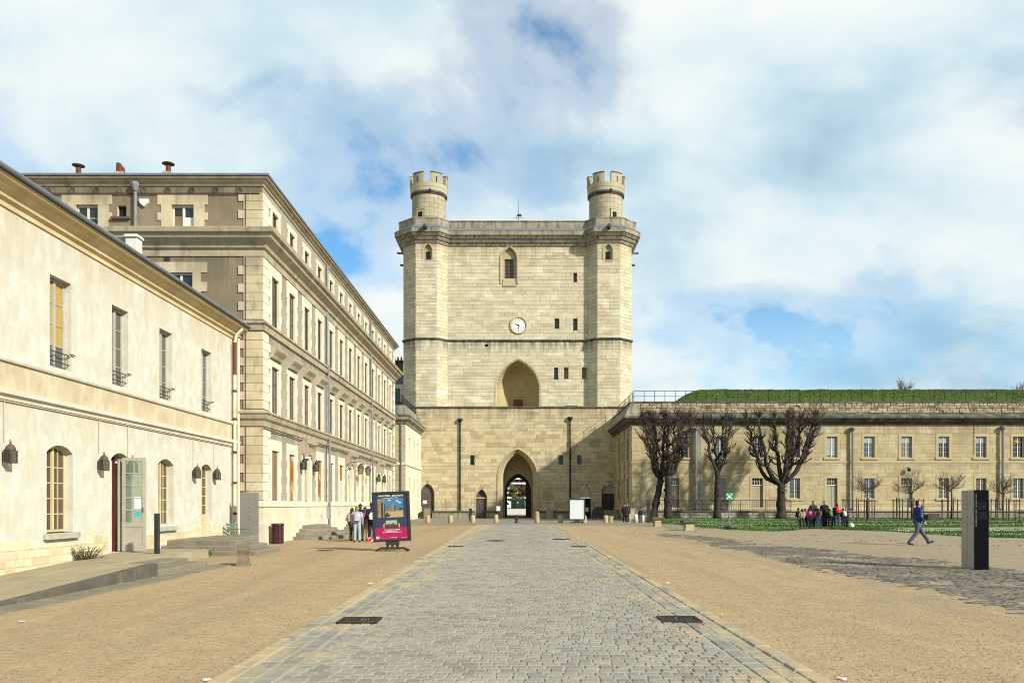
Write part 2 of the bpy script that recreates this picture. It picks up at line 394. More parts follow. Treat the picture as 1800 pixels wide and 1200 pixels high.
m_tanboard = M('tan_wooden_door', (0.40, 0.35, 0.25), (0.34, 0.29, 0.20), 2, 0.7, 0.1, 20)
m_tanpanel = M('tan_blind_panel', (0.34, 0.25, 0.12), (0.28, 0.20, 0.09), 2, 0.8, 0.1, 20)
m_sand = M('sandy_gravel', (0.44, 0.323, 0.172), (0.355, 0.254, 0.130), 2.6, 0.97, 0.7, 16, 0, ((0.235, 0.178, 0.105), 0.5, (1.6, .13, 1), 0.47, 0.70, 0.65), ((0.14, 0.108, 0.065), 13, (1, 1, 1), 0.53, 0.68, 0.7), det=10, bdist=0.035, spill_shade=((0.235, 0.19, 0.125), 3.5, 9.5, 'right side'))  # greyer earth towards the right, with the soft shade there mixed into the colour
m_joint = M('sand_filled_joints', (0.41, 0.365, 0.27), (0.33, 0.29, 0.205), 1.6, 0.97, 0.4, 50)
m_sett = M('grey_granite_sett', (0.295, 0.275, 0.225), (0.24, 0.222, 0.18), 1.2, 0.85, 0.6, 30, 0.2, ((0.15, 0.145, 0.125), 5, (1, 1, 1), 0.54, 0.7, 0.5), spec=0.3, warm=0.03, spill_shade=((.40, .30, .155), 1.3, 2.9))
m_settedge = M('edge_paving_stone', (0.27, 0.26, 0.22), (0.22, 0.21, 0.175), 1.5, 0.85, 0.4, 25, 0.18, ((0.15, 0.145, 0.125), 5, (1, 1, 1), 0.54, 0.7, 0.5), warm=0.04, spill_shade=((.40, .30, .155), 1.6, 3.0))
m_oldcob = M('worn_old_cobble', (0.13, 0.115, 0.09), (0.09, 0.08, 0.065), 1.5, 0.85, 0.5, 25, 0.3, ((0.30, 0.23, 0.13), 0.6, (1, 1, 1), 0.5, 0.66, 0.7), spec=0.3)
m_apron = M('grey_fore_paving', (0.27, 0.24, 0.18), (0.21, 0.185, 0.135), 1.5, 0.9, 0.5, 5, 0, ((0.15, 0.13, 0.095), 3, (1, .4, 1), 0.5, 0.68, 0.5))
m_lawn = M('lawn_soil_green', (0.055, 0.10, 0.012), (0.04, 0.075, 0.012), 0.7, 0.95, 0.5, 20, 0, ((0.15, 0.12, 0.06), 0.5, (1, 1, 1), 0.6, 0.75, 0.5))
m_blade = M('grass_blade', (0.075, 0.155, 0.016), (0.045, 0.10, 0.012), 0.5, 0.7, 0, 20, 0.3)
m_blade2 = M('mound_grass_blade', (0.15, 0.25, 0.025), (0.10, 0.17, 0.02), 0.35, 0.8, 0, 20, 0.35, ((0.13, 0.10, 0.045), 0.3, (1, 1, 1), 0.55, 0.7, 0.6))
m_petal = M('daisy_petal', (0.75, 0.75, 0.70), None, bump=0)
m_bark = M('dark_wet_bark', (0.055, 0.045, 0.035), (0.026, 0.021, 0.017), 3, 0.9, 0.7, 16, bdist=0.03)
m_twig = M('reddish_twig', (0.085, 0.05, 0.038), (0.06, 0.037, 0.03), 1, 0.8, 0)
m_bark2 = M('young_bark', (0.11, 0.085, 0.055), (0.075, 0.06, 0.042), 3, 0.9, 0.2, 20)
m_stake = M('weathered_stake_wood', (0.105, 0.085, 0.06), (0.075, 0.06, 0.045), 3, 0.9, 0.2, 20)
m_turret = M('weathered_turret_stone', (0.43, 0.385, 0.27), (0.34, 0.30, 0.20), 0.7, 0.92, 0.35, 9, 0.14, ((0.24, 0.205, 0.14), 0.6, (1, 1, .8), 0.5, 0.72, 0.6))
m_bollard = M('yellow_stone_bollard', (0.46, 0.37, 0.21), (0.36, 0.28, 0.15), 2.5, 0.9, 0.4, 14, 0.12)
m_white = M('white_stone', (0.72, 0.70, 0.64), (0.62, 0.60, 0.53), 2, 0.8, 0.1, 14)
# ------------------------------------------------------------------ stone laying
def lay(u0, u1, z0, z1, ch, lw, cj=0.12):
    out = []; z = z0; row = 0
    n = max(1, round((z1 - z0) / ch))
    hs = [1 + R.uniform(-cj, cj) for _ in range(n)]; k = (z1 - z0) / sum(hs)
    for h in hs:
        h *= k
        u = u0; first = True
        while u < u1 - 1e-6:
            w = R.uniform(*lw) * (R.uniform(.35, .9) if first else 1.0); first = False
            if u + w > u1 - lw[0] * .45: w = u1 - u
            out.append((u, u + w, z, z + h)); u += w
        z += h; row += 1
    return out
def band(poly, z0, z1):
    us = []
    n = len(poly)
    for i in range(n):
        (a, b), (c, d) = poly[i], poly[(i + 1) % n]
        if b > d: a, b, c, d = c, d, a, b
        lo, hi = max(b, z0), min(d, z1)
        if lo > hi: continue
        if abs(d - b) < 1e-9: us += [a, c]
        else: us += [a + (c - a) * (lo - b) / (d - b), a + (c - a) * (hi - b) / (d - b)]
    return (min(us), max(us)) if us else None
def cut(rects, holes):
    for h in holes:
        zs = [p[1] for p in h]; hz0, hz1 = min(zs), max(zs)
        isr = len(h) == 4
        out = []
        for (a, b, c, d) in rects:
            lo, hi = max(c, hz0), min(d, hz1)
            if hi - lo < 1e-4: out.append((a, b, c, d)); continue
            bb = band(h, lo, hi)
            if not bb or bb[1] <= a + 1e-4 or bb[0] >= b - 1e-4: out.append((a, b, c, d)); continue
            l, r = max(a, bb[0]), min(b, bb[1])
            if not isr: lo, hi = c, d
            for q in ((a, l, c, d), (r, b, c, d), (l, r, c, lo), (l, r, hi, d)):
                if q[1] - q[0] > .07 and q[3] - q[2] > .05: out.append(q)
        rects = out
    return rects
_unit = {}
def unit_stone(mt, k):
    if (mt.name, k) not in _unit:
        rr = random.Random(k * 7 + 1); e = lambda s: .5 * s - rr.uniform(.02, .05)
        mb = MB()
        A = [(-.5, 0, -.5), (.5, 0, -.5), (.5, 0, .5), (-.5, 0, .5)]
        B = [(-e(1), -1 + rr.uniform(0, .25), -e(1)), (e(1), -1 + rr.uniform(0, .25), -e(1)), (e(1), -1, e(1)), (-e(1), -1 + rr.uniform(0, .2), e(1))]
        mb.loft([A, B], True, False, True)
        _unit[(mt.name, k)] = mb.mesh('stone', mt)
    return _unit[(mt.name, k)]
def stones(T, fr, rects, mt, nobj=0, proud=(.015, .035), gap=.005, name='stone', parent=None, key=None, d0=0.0, joined='stones'):
    par = parent or T
    rects = sorted(rects, key=key or (lambda q: -(q[1] - q[0]) * (q[3] - q[2])))
    for q in rects[:nobj]:
        o = link(name, unit_stone(mt, R.randrange(6)), par)
        fr.put(o, (q[0] + q[1]) / 2, d0, (q[2] + q[3]) / 2)
        o.scale = (q[1] - q[0] - 2 * gap, R.uniform(*proud), q[3] - q[2] - 2 * gap)
    if len(rects) > nobj:
        mb = MB(fr)
        for (a, b, c, d) in rects[nobj:]:
            a += gap; b -= gap; c += gap; d -= gap; p = R.uniform(*proud); e = min(.03, (b - a) * .05); f = min(.02, (d - c) * .06)
            mb.loft([[(a, d0, c), (b, d0, c), (b, d0, d), (a, d0, d)], [(a + e, d0 - p, c + f), (b - e, d0 - p * R.uniform(.8, 1), c + f), (b - e, d0 - p, d - f), (a + e, d0 - p * R.uniform(.8, 1), d - f)]], True, False, True)
        o = mb.build(joined, mt, par); o['kind'] = 'stuff'
def offset_plan(P, d):
    """open plan polyline (x, y); outward is to the right of travel left->right when facing the camera (-y side)"""
    out = []
    n = len(P)
    for i, p in enumerate(P):
        ns = []
        for a, b in ((i - 1, i), (i, i + 1)):
            if a < 0 or b >= n: continue
            t = Vector((P[b][0] - P[a][0], P[b][1] - P[a][1])).normalized(); ns.append(Vector((t.y, -t.x)))
        if len(ns) == 1: m = ns[0]
        else:
            m = (ns[0] + ns[1]).normalized(); m = m / max(.3, m.dot(ns[0]))
        out.append((p[0] + m.x * d, p[1] + m.y * d))
    return out
def plan_loft(mb, P, prof, m=0):
    mb.loft([[(x, y, z) for x, y in offset_plan(P, d)] for d, z in prof], False, False, False, m)

# ================================================================== GROUND
g_ = thing
def sheet(name, P, z, mt, kind='structure'):
    mb = MB(); mb.poly([(x, y, z) for x, y in P])
    return tag(mb.build(name, mt), kind=kind)
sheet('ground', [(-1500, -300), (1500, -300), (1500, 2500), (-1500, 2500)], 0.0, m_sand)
sheet('fore_paving', [(-13, 61.5), (11.0, 61.5), (9.5, 49), (17, 60), (17, 73), (13, 91.98), (-13, 91.98)], 0.012, m_apron)
# cobbled road
RX0, RX1 = -2.74, 2.80
road = sheet('cobbled_road', [(RX0, 3), (RX1, 3), (RX1 + .1, 62), (RX0 - .5, 62)], 0.017, m_joint)
FG = Fr(None, 0, 0, 0, 0)
def setts():
    rr = random.Random(3)
    near, far = [], []
    y = 5.6
    def jit(a): return rr.uniform(-a, a)
    while y < 61.5:
        rh = rr.uniform(.13, .158) if y < 30 else .33
        k = (y - 3) / 59
        x0, x1 = RX0 - .5 * k, RX1 + .1 * k
        x = x0
        # border stones laid lengthways at both edges, two rows
        x = x0 + .62; first = True
        while x < x1 - .62:
            w = rr.uniform(.12, .19) * (1 if y < 30 else 2)
            if first: w *= rr.uniform(.4, 1); first = False
            if x + w > x1 - .68: w = x1 - .62 - x
            (near if y < 7.2 else far).append((x + .006, x + w - .006, y + .006 + jit(.005), y + rh - .008 + jit(.006), rr.uniform(.0225, .029)))
            x += w
        y += rh
    edge = []
    for side in (0, 1):
        for row in range(3):
            y = 5.4 + rr.uniform(0, .3)
            while y < 61:
                k = (y - 3) / 59
                ln = rr.uniform(.22, .42) * (1 if y < 35 else 2)
                x0, x1 = RX0 - .5 * k, RX1 + .1 * k
                a, b = ((0, .2), (.2, .4), (.4, .6))[row]
                if side == 0: xa, xb = x0 + a, x0 + b
                else: xa, xb = x1 - b, x1 - a
                # the middle course is a shallow gutter
                h = (.031, .023, .026)[row] + rr.uniform(-.004, .004)
                edge.append((xa + .008, xb - .008, y + .008, y + ln - .008, h)); y += ln
    def add(mb, q):
        a, b, c, d, h = q
        e = min(.013, (b - a) * .09)
        t = [rr.uniform(-.005, .004) for _ in range(4)]
        mb.loft([[(a, c, .004), (b, c, .004), (b, d, .004), (a, d, .004)],
                 [(a + .003, c + .003, h - .010 + t[0]), (b - .003, c + .003, h - .010 + t[1]), (b - .003, d - .003, h - .010 + t[2]), (a + .003, d - .003, h - .010 + t[3])],
                 [(a + e, c + e, h + t[0]), (b - e, c + e, h + t[1]), (b - e, d - e, h + t[2]), (a + e, d - e, h + t[3])]], True, False, True)
    near.sort(key=lambda q: q[2]); far = near[300:] + far
    for q in near[:300]:
        mb = MB(); add(mb, q)
        mb.build('cobble', m_sett, road)
    mb = MB()
    for q in far: add(mb, q)
    mb.build('cobbles', m_sett, road)['kind'] = 'stuff'
    edge.sort(key=lambda q: q[2])
    for q in edge[:110]:
        mb = MB(); add(mb, q); mb.build('edge_stone', m_settedge, road)
    mb = MB()
    for q in edge[110:]: add(mb, q)
    mb.build('edge_stones', m_settedge, road)['kind'] = 'stuff'
setts()
# strip of old cobbles half buried in the sand on the right
# (cobbles only: the sand round them is the ground itself)
def oldcobbles():
    rr = random.Random(5); L = []
    y = 9.2
    from mathutils import noise as mn
    while y < 45:
        x = 7.05 + rr.uniform(0, .2)
        xr = 12.5 if y < 20 else 12.5 - (y - 20) * .16
        while x < xr:
            w = rr.uniform(.14, .26); d = rr.uniform(.13, .20)
            s = mn.noise(Vector((x * .35, y * .22, 3)))
            edge = min(1, (x - 7.0) / .8, (xr - x) / 1.2)
            if s + edge * .9 + rr.uniform(-.3, .3) > .42:
                L.append((x, x + w, y + rr.uniform(-.03, .03), y + d, rr.uniform(.006, .02)))
            x += w + .02
        y += .24 if y < 30 else .3
    def add(mb, q):
        a, b, c, d, h = q
        e = .035
        mb.loft([[(a, c, .0), (b, c, .0), (b, d, .0), (a, d, .0)], [(a + e, c + e, h), (b - e, c + e, h * rr.uniform(.6, 1)), (b - e, d - e, h), (a + e, d - e, h * rr.uniform(.6, 1))]], True, False, True)
    L.sort(key=lambda q: q[2])
    vis = [q for q in L if (q[0]) * FPX / q[2] < 900]
    s = set(vis[:300]); mb = MB()
    for q in L:
        if q not in s: add(mb, q)
    old = tag(mb.build('old_cobbled_strip', m_oldcob), kind='structure')
    for q in vis[:300]:
        mb = MB(); add(mb, q); mb.build('cobble', m_oldcob, old)
oldcobbles()
# pebbles on the sand
def pebbles():
    rr = random.Random(8); mb = MB()
    for _ in range(9000):
        y = 6 + 34 * rr.random() ** 2.2
        x = rr.uniform(-.66, .66) * y
        if RX0 - .1 < x < RX1 + .1: continue
        if x < -8.05: continue
        r = rr.uniform(.006, .017); a = rr.random() * 6
        P = [(x + r * math.cos(a + k * 1.5708) * rr.uniform(.7, 1.2), y + r * math.sin(a + k * 1.5708) * rr.uniform(.7, 1.2), -.001) for k in range(4)]
        i = mb.pts(P); t = mb.pts([(x, y, r * .8)])[0]
        for k in range(4): mb.face((i[k], i[(k + 1) % 4], t))
    tag(mb.build('gravel', M('loose_pebble', (0.33, 0.26, 0.16), (0.14, 0.11, 0.075), 9, .9, 0, 20, .4)), kind='stuff')
pebbles()

# ================================================================== GATE TOWER
T = thing('gate_tower', 'massive pale limestone gate tower with two round battlemented turrets, clock and pointed gateway', 'tower', (0, 92, 0))
F0 = Fr(T, 0, 92, 0, 0)
def pz(y): return PZ(y, 92)
def px(x): return PX(x, 92)
gc = px(910.5)
H_gate = arch(gc, 2.22, 0, 4.7, 7.95, 10)
def drect(x0, x1, y0, y1, D=92): return rect(PX(x0, D), PX(x1, D), PZ(y1, D), PZ(y0, D))
sm = [drect(826.5, 834, 800, 817), drect(982, 990, 800, 816), drect(1014.5, 1022, 800, 816)]
H_ld = arch(px(751), .78, PZ(898, 92), PZ(869, 92), PZ(850, 92), 6)
H_md = arch(px(846), .62, 0, PZ(877, 92), PZ(860, 92), 6)
H_rd = arch(px(1029), .62, 0, PZ(872, 92), PZ(852, 92), 6)
H_rr = arch(px(1070), .78, PZ(896, 92), PZ(866, 92), PZ(849.5, 92), 6)
gholes = [H_gate, H_ld, H_md, H_rd, H_rr] + sm
GT = pz(715)
# holes that touch the ground are cut in the outline itself
def outline_with_feet(u0, u1, z0, z1, feet):
    P = [(u1, z1), (u0, z1), (u0, z0)]
    for h in sorted(feet, key=lambda h: h[0][0]): P += h[::-1]
    return P + [(u1, z0)]
feet = [h for h in gholes if abs(h[0][1]) < 1e-6]
flo = [h for h in gholes if abs(h[0][1]) >= 1e-6]
mb = MB(F0)
mb.panel(outline_with_feet(-13.4, 13.4, 0, GT, feet), flo, 0, 0, .5)
for h in feet:
    if h is H_gate: continue
    mb.loft([[(a, 0, b) for a, b in h], [(a, .5, b) for a, b in h]], False)
mb.poly([(-13.4, 0, GT), (13.4, 0, GT), (13.4, 3.6, GT), (-13.4, 3.6, GT)])
mb.build('gate_wall', m_mortar, T)
LZ = pz(898)          # ledge at the foot of the wall
st = cut(lay(-12.4, 12.4, LZ, GT - .14, .42, (.55, 1.5), .2), gholes)
upper_st = []
coping = MB(F0); coping.extrude_along([(-.16, GT - .12), (-.10, GT - .14), (.3, GT - .14), (.3, GT + .06), (-.14, GT + .06)], -13.4, 13.4)
coping.build('terrace_coping', m_darkstone, T)
# ledge (bench) along the foot
for a, b in ((-10.0, -5.2), (-3.75, -2.35), (2.15, 7.0), (8.45, 9.3)):
    mb = MB(F0); mb.bbox(a, b, -.32, -.0, 0, LZ - .12, .03); mb.build('wall_bench', m_cornice, T)
    mb = MB(F0); mb.bbox(a - .02, b + .02, -.42, .0, LZ - .118, LZ + .04, .03); mb.build('bench_top', m_darkstone, T)
# gateway mouldings and passage
mb = MB(F0)
prof = [(2.42, 8.2, .0), (2.40, 8.17, -.10), (2.22, 7.97, -.12), (2.18, 7.92, .02), (2.10, 7.85, .22), (2.0, 7.76, .22), (1.96, 7.72, .42), (1.86, 7.62, .45), (1.76, 7.55, .62)]
mb.loft([[(a, d, b) for a, b in archcurve(gc, hw, 0, 4.7, za, 10)] for hw, za, d in prof], False)
mb.build('archway_moulding', m_mould, T)
mb = MB(F0)
mb.loft([[(a, d, b) for a, b in archcurve(gc, 1.76, 0, 4.7, 7.55, 10)] for d in (.62, 4.0)], False)
inner = arch(gc, 1.6, 0, 3.1, 5.35, 10)
oo = archcurve(gc, 1.76, 0, 4.7, 7.55, 10)
mb.panel(oo + inner[::-1], [], 4.0)
mb.loft([[(a, d, b) for a, b in inner] for d in (4.0, 6.0)], False)
big = [(gc + 2.4, 0), (gc + 2.4, 5.9), (gc - 2.4, 5.9), (gc - 2.4, 0)]
mb.panel([big[0], big[1], big[2], big[3]] + inner[::-1], [], 6.0)
mb.loft([[(a, d, b) for a, b in big] for d in (6.0, 19.0)], False)
mb.panel([big[0], big[1], big[2], big[3]] + inner[::-1], [], 19.0)
mb.loft([[(a, d, b) for a, b in inner] for d in (19.0, 20.0)], False)
mb.build('gate_passage', m_gate, T)
mb = MB(F0); mb.poly([(-2.6, 0, .02), (2.5, 0, .02), (2.5, 20, .02), (-2.6, 20, .02)]); mb.build('passage_paving', m_apron, T)
# door leaf folded back inside the gateway, right side
mb = MB(F0); mb.box(gc + .95, gc + 1.75, 6.10, 6.22, .05, 5.2); mb.box(gc - 1.75, gc - 1.35, 6.10, 6.22, .05, 5.2); mb.build('gate_leaf', m_iron, T)
# gate wall doors
def ogive_frame(c, hw, zb, zs, za, w=.2, mt=m_mould, d=(-.05, .12), n=8, name='door_moulding', par=None, fr=None):
    k = (hw + w) / hw
    mb = MB(fr or F0)
    o = lambda e: archcurve(c, hw + e, zb, zs, za + e * 1.15, n)
    mb.loft([[(a, 0, b) for a, b in o(w)], [(a, d[0], b) for a, b in o(w * .92)], [(a, d[0], b) for a, b in o(w * .45)], [(a, d[0] * .2 + .02, b) for a, b in o(w * .35)], [(a, d[1], b) for a, b in o(0.0)]], False)
    return mb.build(name, mt, par or T)
ogive_frame(px(751), .78, pz(898), pz(869), pz(850), .16)
ogive_frame(px(846), .62, 0, pz(877), pz(860), .16)
ogive_frame(px(1029), .62, 0, pz(872), pz(852), .12)
ogive_frame(px(1070), .78, pz(896), pz(866), pz(849.5), .12)
def door(T, fr, u0, u1, z0, z1, d, mt, n=3, handle=True, name='door'):
    mb = MB(fr)
    mb.box(u0, u1, d, d + .08, z0, z1)
    w = (u1 - u0) / n
    for k in range(n):
        mb.bbox(u0 + k * w + .012, u0 + (k + 1) * w - .012, d - .03, d, z0 + .02, z1 - .02, .008)
    o = mb.build(name, mt, T)
    if handle:
        mb = MB(fr); mb.tube([(u1 - .14, d - .07, z0 + 1.0), (u1 - .14, d - .07, z0 + 1.16)], .018, 6); mb.build('handle', m_iron, o)
    return o
def tympanum(T, fr, c, hw, zs, za, d, mt, zb):
    mb = MB(fr); mb.prism(arch(c, hw, zb, zs, za, 6), d, d + .1); return mb.build('tympanum', mt, T)
door(T, F0, px(751) - .78, px(751) + .78, pz(898), pz(869) + .02, .30, m_wood, 4); tympanum(T, F0, px(751), .78, pz(869) + .03, pz(850), .26, m_darkstone, pz(869) + .02)
door(T, F0, px(846) - .62, px(846) + .62, 0, pz(876), .30, m_wood, 3)
mb = MB(F0); mb.box(px(846) - .62, px(846) + .62, .18, .42, pz(876), pz(873.5)); mb.build('lintel', m_mould, T)
tympanum(T, F0, px(846), .61, pz(873), pz(860.5), .34, m_wood, pz(873.5))
mb = MB(F0); mb.box(px(1029) - .62, px(1029) + .62, .08, .42, pz(874), pz(873)); mb.build('lintel', m_mould, T)
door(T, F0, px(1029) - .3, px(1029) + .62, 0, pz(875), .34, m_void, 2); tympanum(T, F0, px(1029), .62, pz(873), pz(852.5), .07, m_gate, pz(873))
mb = MB(F0); mb.box(px(1029) - .62, px(1029) - .3, .1, .4, 0, pz(875)); mb.build('door_jamb', m_gate, T)
mb = MB(F0); mb.box(px(1029) + .05, px(1029) + .38, .29, .303, .75, 1.25); mb.build('door_notice', m_white, T)
door(T, F0, px(1070) - .74, px(1070) + .74, pz(896), pz(867), .30, m_iron, 3); tympanum(T, F0, px(1070), .77, pz(866), pz(850), .16, m_stucco, pz(867))
mb = MB(F0); mb.box(px(747) - .28, px(747) + .22, .255, .262, pz(885), pz(879)); mb.build('door_notice', m_white, T)
def pane(T, fr, h, d, mt=m_glass, bars=None, name='window_pane'):
    us = [p[0] for p in h]; zs = [p[1] for p in h]
    mb = MB(fr); mb.box(min(us), max(us), d, d + .04, min(zs), max(zs))
    o = mb.build(name, mt, T)
    if bars:
        c, r = bars; mb = MB(fr)
        for k in range(1, c): u = min(us) + (max(us) - min(us)) * k / c; mb.box(u - .025, u + .025, d - .05, d - .004, min(zs), max(zs))
        for k in range(1, r): z = min(zs) + (max(zs) - min(zs)) * k / r; mb.box(min(us), max(us), d - .04, d - .003, z - .02, z + .02)
        mb.build('window_bars', m_iron, o)
    return o
for h in sm: pane(T, F0, h, .42, m_glass, (2, 3))
# rain pipes in front of the gate wall
for x, zt in ((809, 737), (1002, 734)):
    u = px(x); mb = MB(F0)
    mb.tube([(u, -.2, .75 if x < 900 else .05), (u, -.2, pz(zt) - .3)], .085, 8)
    mb.lathe([(.12, 0), (.3, .22), (.3, .42), (.1, .45)], 8, (u, -.22, pz(zt) - .35))
    for k in range(6): mb.lathe([(.11, 0), (.11, .08)], 8, (u, -.2, 1.2 + k * 1.9))
    p = mb.build('drain_pipe', m_pipedark, T)
    if x < 900:
        mb = MB(F0); mb.tube([(u, -.2, .0), (u, -.2, .80)], .13, 8); mb.build('pipe_foot', m_white, p)
for x, y in ((875, 745), (640 / 3.33 + 680, 745)):
    pass
# ---- upper tower
DC, DT = 95.4, 94.2
P = [(-13.85, 108), (-13.85, 95.7), (PX(731, DT), DT), (PX(768, DT), DT), (PX(787, DC), DC), (PX(1033, DC), DC), (PX(1050, DT), DT), (PX(1090, DT), DT), (PX(1110, 95.7), 95.7), (PX(1110, 95.7), 108)]
PL = [(x, y - 92) for x, y in P]
UZ0, UZS, UZ1 = 12.5, 21.15, 32.55
def cz(y): return PZ(y, DC)
niche = arch(PX(910.5, DC), 2.55, GT + .01, cz(686), cz(633), 10)
chol = [niche, drect(1008, 1014, 480, 496, DC), drect(975, 983, 560, 577.5, DC), drect(1007.5, 1015, 560, 581, DC),
        drect(974, 981, 646, 667, DC), drect(991.5, 999, 646, 666, DC), drect(1023, 1031, 646, 666, DC), drect(852.5, 857.5, 605, 609, DC),
        arch(PX(895, DC), .82, cz(499), cz(456), cz(436), 8)]
thol = [arch(0, .42, PZ(456, DT), PZ(441, DT), PZ(430, DT), 6)]
def seg(i):
    (x0, y0), (x1, y1) = P[i], P[i + 1]
    ln = math.hypot(x1 - x0, y1 - y0)
    return Fr(T, x0, y0, 0, math.degrees(math.atan2(y1 - y0, x1 - x0))), ln
up_rects = []
for i in range(len(P) - 1):
    fr, ln = seg(i)
    holes = []
    if i == 4: holes = [[(a - P[4][0], b) for a, b in h] for h in chol]
    if i in (2, 6): c = PX(752 if i == 2 else 1069, DT) - P[i][0]; holes = [[(a + c, b) for a, b in h] for h in thol]
    mb = MB(fr)
    mb.panel(rect(0, ln, UZ0, UZ1), holes, 0, 0, .6)
    mb.build('tower_wall', m_mortar, T)
    if i in (0, 8):
        L_ = lay(0, ln, GT, UZ1, .42, (.6, 1.35))
        stones(T, fr, L_, m_tower, 0)
        continue
    for (z0, z1) in ((GT + .02, UZS - .1), (UZS + .1, UZ1)):
        L_ = cut(lay(.0, ln, z0, z1, .42, (.6, 1.35), .16), holes)
        up_rects.append((fr, L_))
# the 300 biggest stones of all faces as objects, the rest joined per face
allst = [(f, q) for f, L_ in up_rects for q in L_] + [(F0, q) for q in st]
allst.sort(key=lambda t: -(t[1][1] - t[1][0]) * (t[1][3] - t[1][2]))
top = {}
for f, q in allst[:300]: top.setdefault(id(f), set()).add(q)
for f, L_ in up_rects + [(F0, st)]:
    s_ = top.get(id(f), set())
    mt = m_gate if f is F0 else m_tower
    L_ = sorted(L_, key=lambda q: q not in s_)
    stones(T, f, L_, mt, len([q for q in L_ if q in s_]), key=lambda q: q not in s_)
# string course
mb = MB(); plan_loft(mb, PL, [(0, UZS - .12), (.10, UZS - .10), (.20, UZS + .02), (.20, UZS + .08), (0, UZS + .2)]); mb.build('string_course', m_darkstone, T)
# cornice of projecting courses, lead flashing, parapet
mb = MB(); plan_loft(mb, PL, [(.0, 32.4), (.10, 32.42), (.22, 32.58), (.25, 32.75), (.40, 32.80), (.52, 32.98), (.55, 33.14), (.70, 33.18), (.84, 33.36), (.86, 33.46), (1.0, 33.52), (1.02, 33.95), (.98, 34.0)]); mb.build('cornice', m_cornice, T)
mb = MB()
for i in range(1, len(PL) - 2):
    a, b = Vector(offset_plan(PL, .74)[i]), Vector(offset_plan(PL, .74)[i + 1])
    n = max(1, int((b - a).length / .55))
    for k in range(n):
        p = a.lerp(b, (k + R.uniform(.2, .8)) / n)
        mb.ball((p.x, p.y, 33.40), R.uniform(.10, .17), 6, 0, (1.5, 1, .8))
mb.build('cornice_carving', m_darkstone, T)
mb = MB(); plan_loft(mb, PL, [(.99, 34.0), (1.03, 34.01), (1.03, 34.06), (.52, 34.46)]); mb.build('lead_flashing', m_lead, T)
for a, b in ((.99, .0),):
    mb = MB(); o_ = offset_plan(PL, .5)
    plan_loft(mb, PL, [(.5, 34.4), (.5, 35.22), (.56, 35.24), (.56, 35.36), (-.1, 35.38), (-.1, 34.0)]); mb.build('parapet', m_cornice, T)
mb = MB(); mb.poly([(x, y, 34.2) for x, y in PL]); mb.build('roof_deck', m_lead, T)
# gargoyles
for x in (748, 1070):
    u = PX(x, 93.2)
    mb = MB(Fr(T, u, 93.2, 33.95, 0)); mb.prism([(-.2, -.18), (.2, -.18), (.26, .1), (.12, .3), (-.12, .3), (-.26, .1)], -.55, .3); mb.ball((0, -.55, .05), .22, 8, 0, (1, .8, 1)); mb.build('gargoyle', m_darkstone, T)
for x, y, z in ((-14.6, 96.5, 32.0), (14.35, 96.5, 32.0), (-14.3, 97.0, 30.7), (14.0, 97, 30.7)):
    mb = MB(Fr(T, x, y, z, 0)); mb.ball((0, 0, 0), .14, 7, 0, (1.5, 1, 1)); mb.box(-.5 if x > 0 else 0, 0 if x > 0 else .5, -.1, .1, -.12, .1); mb.build('water_spout', m_darkstone, T)
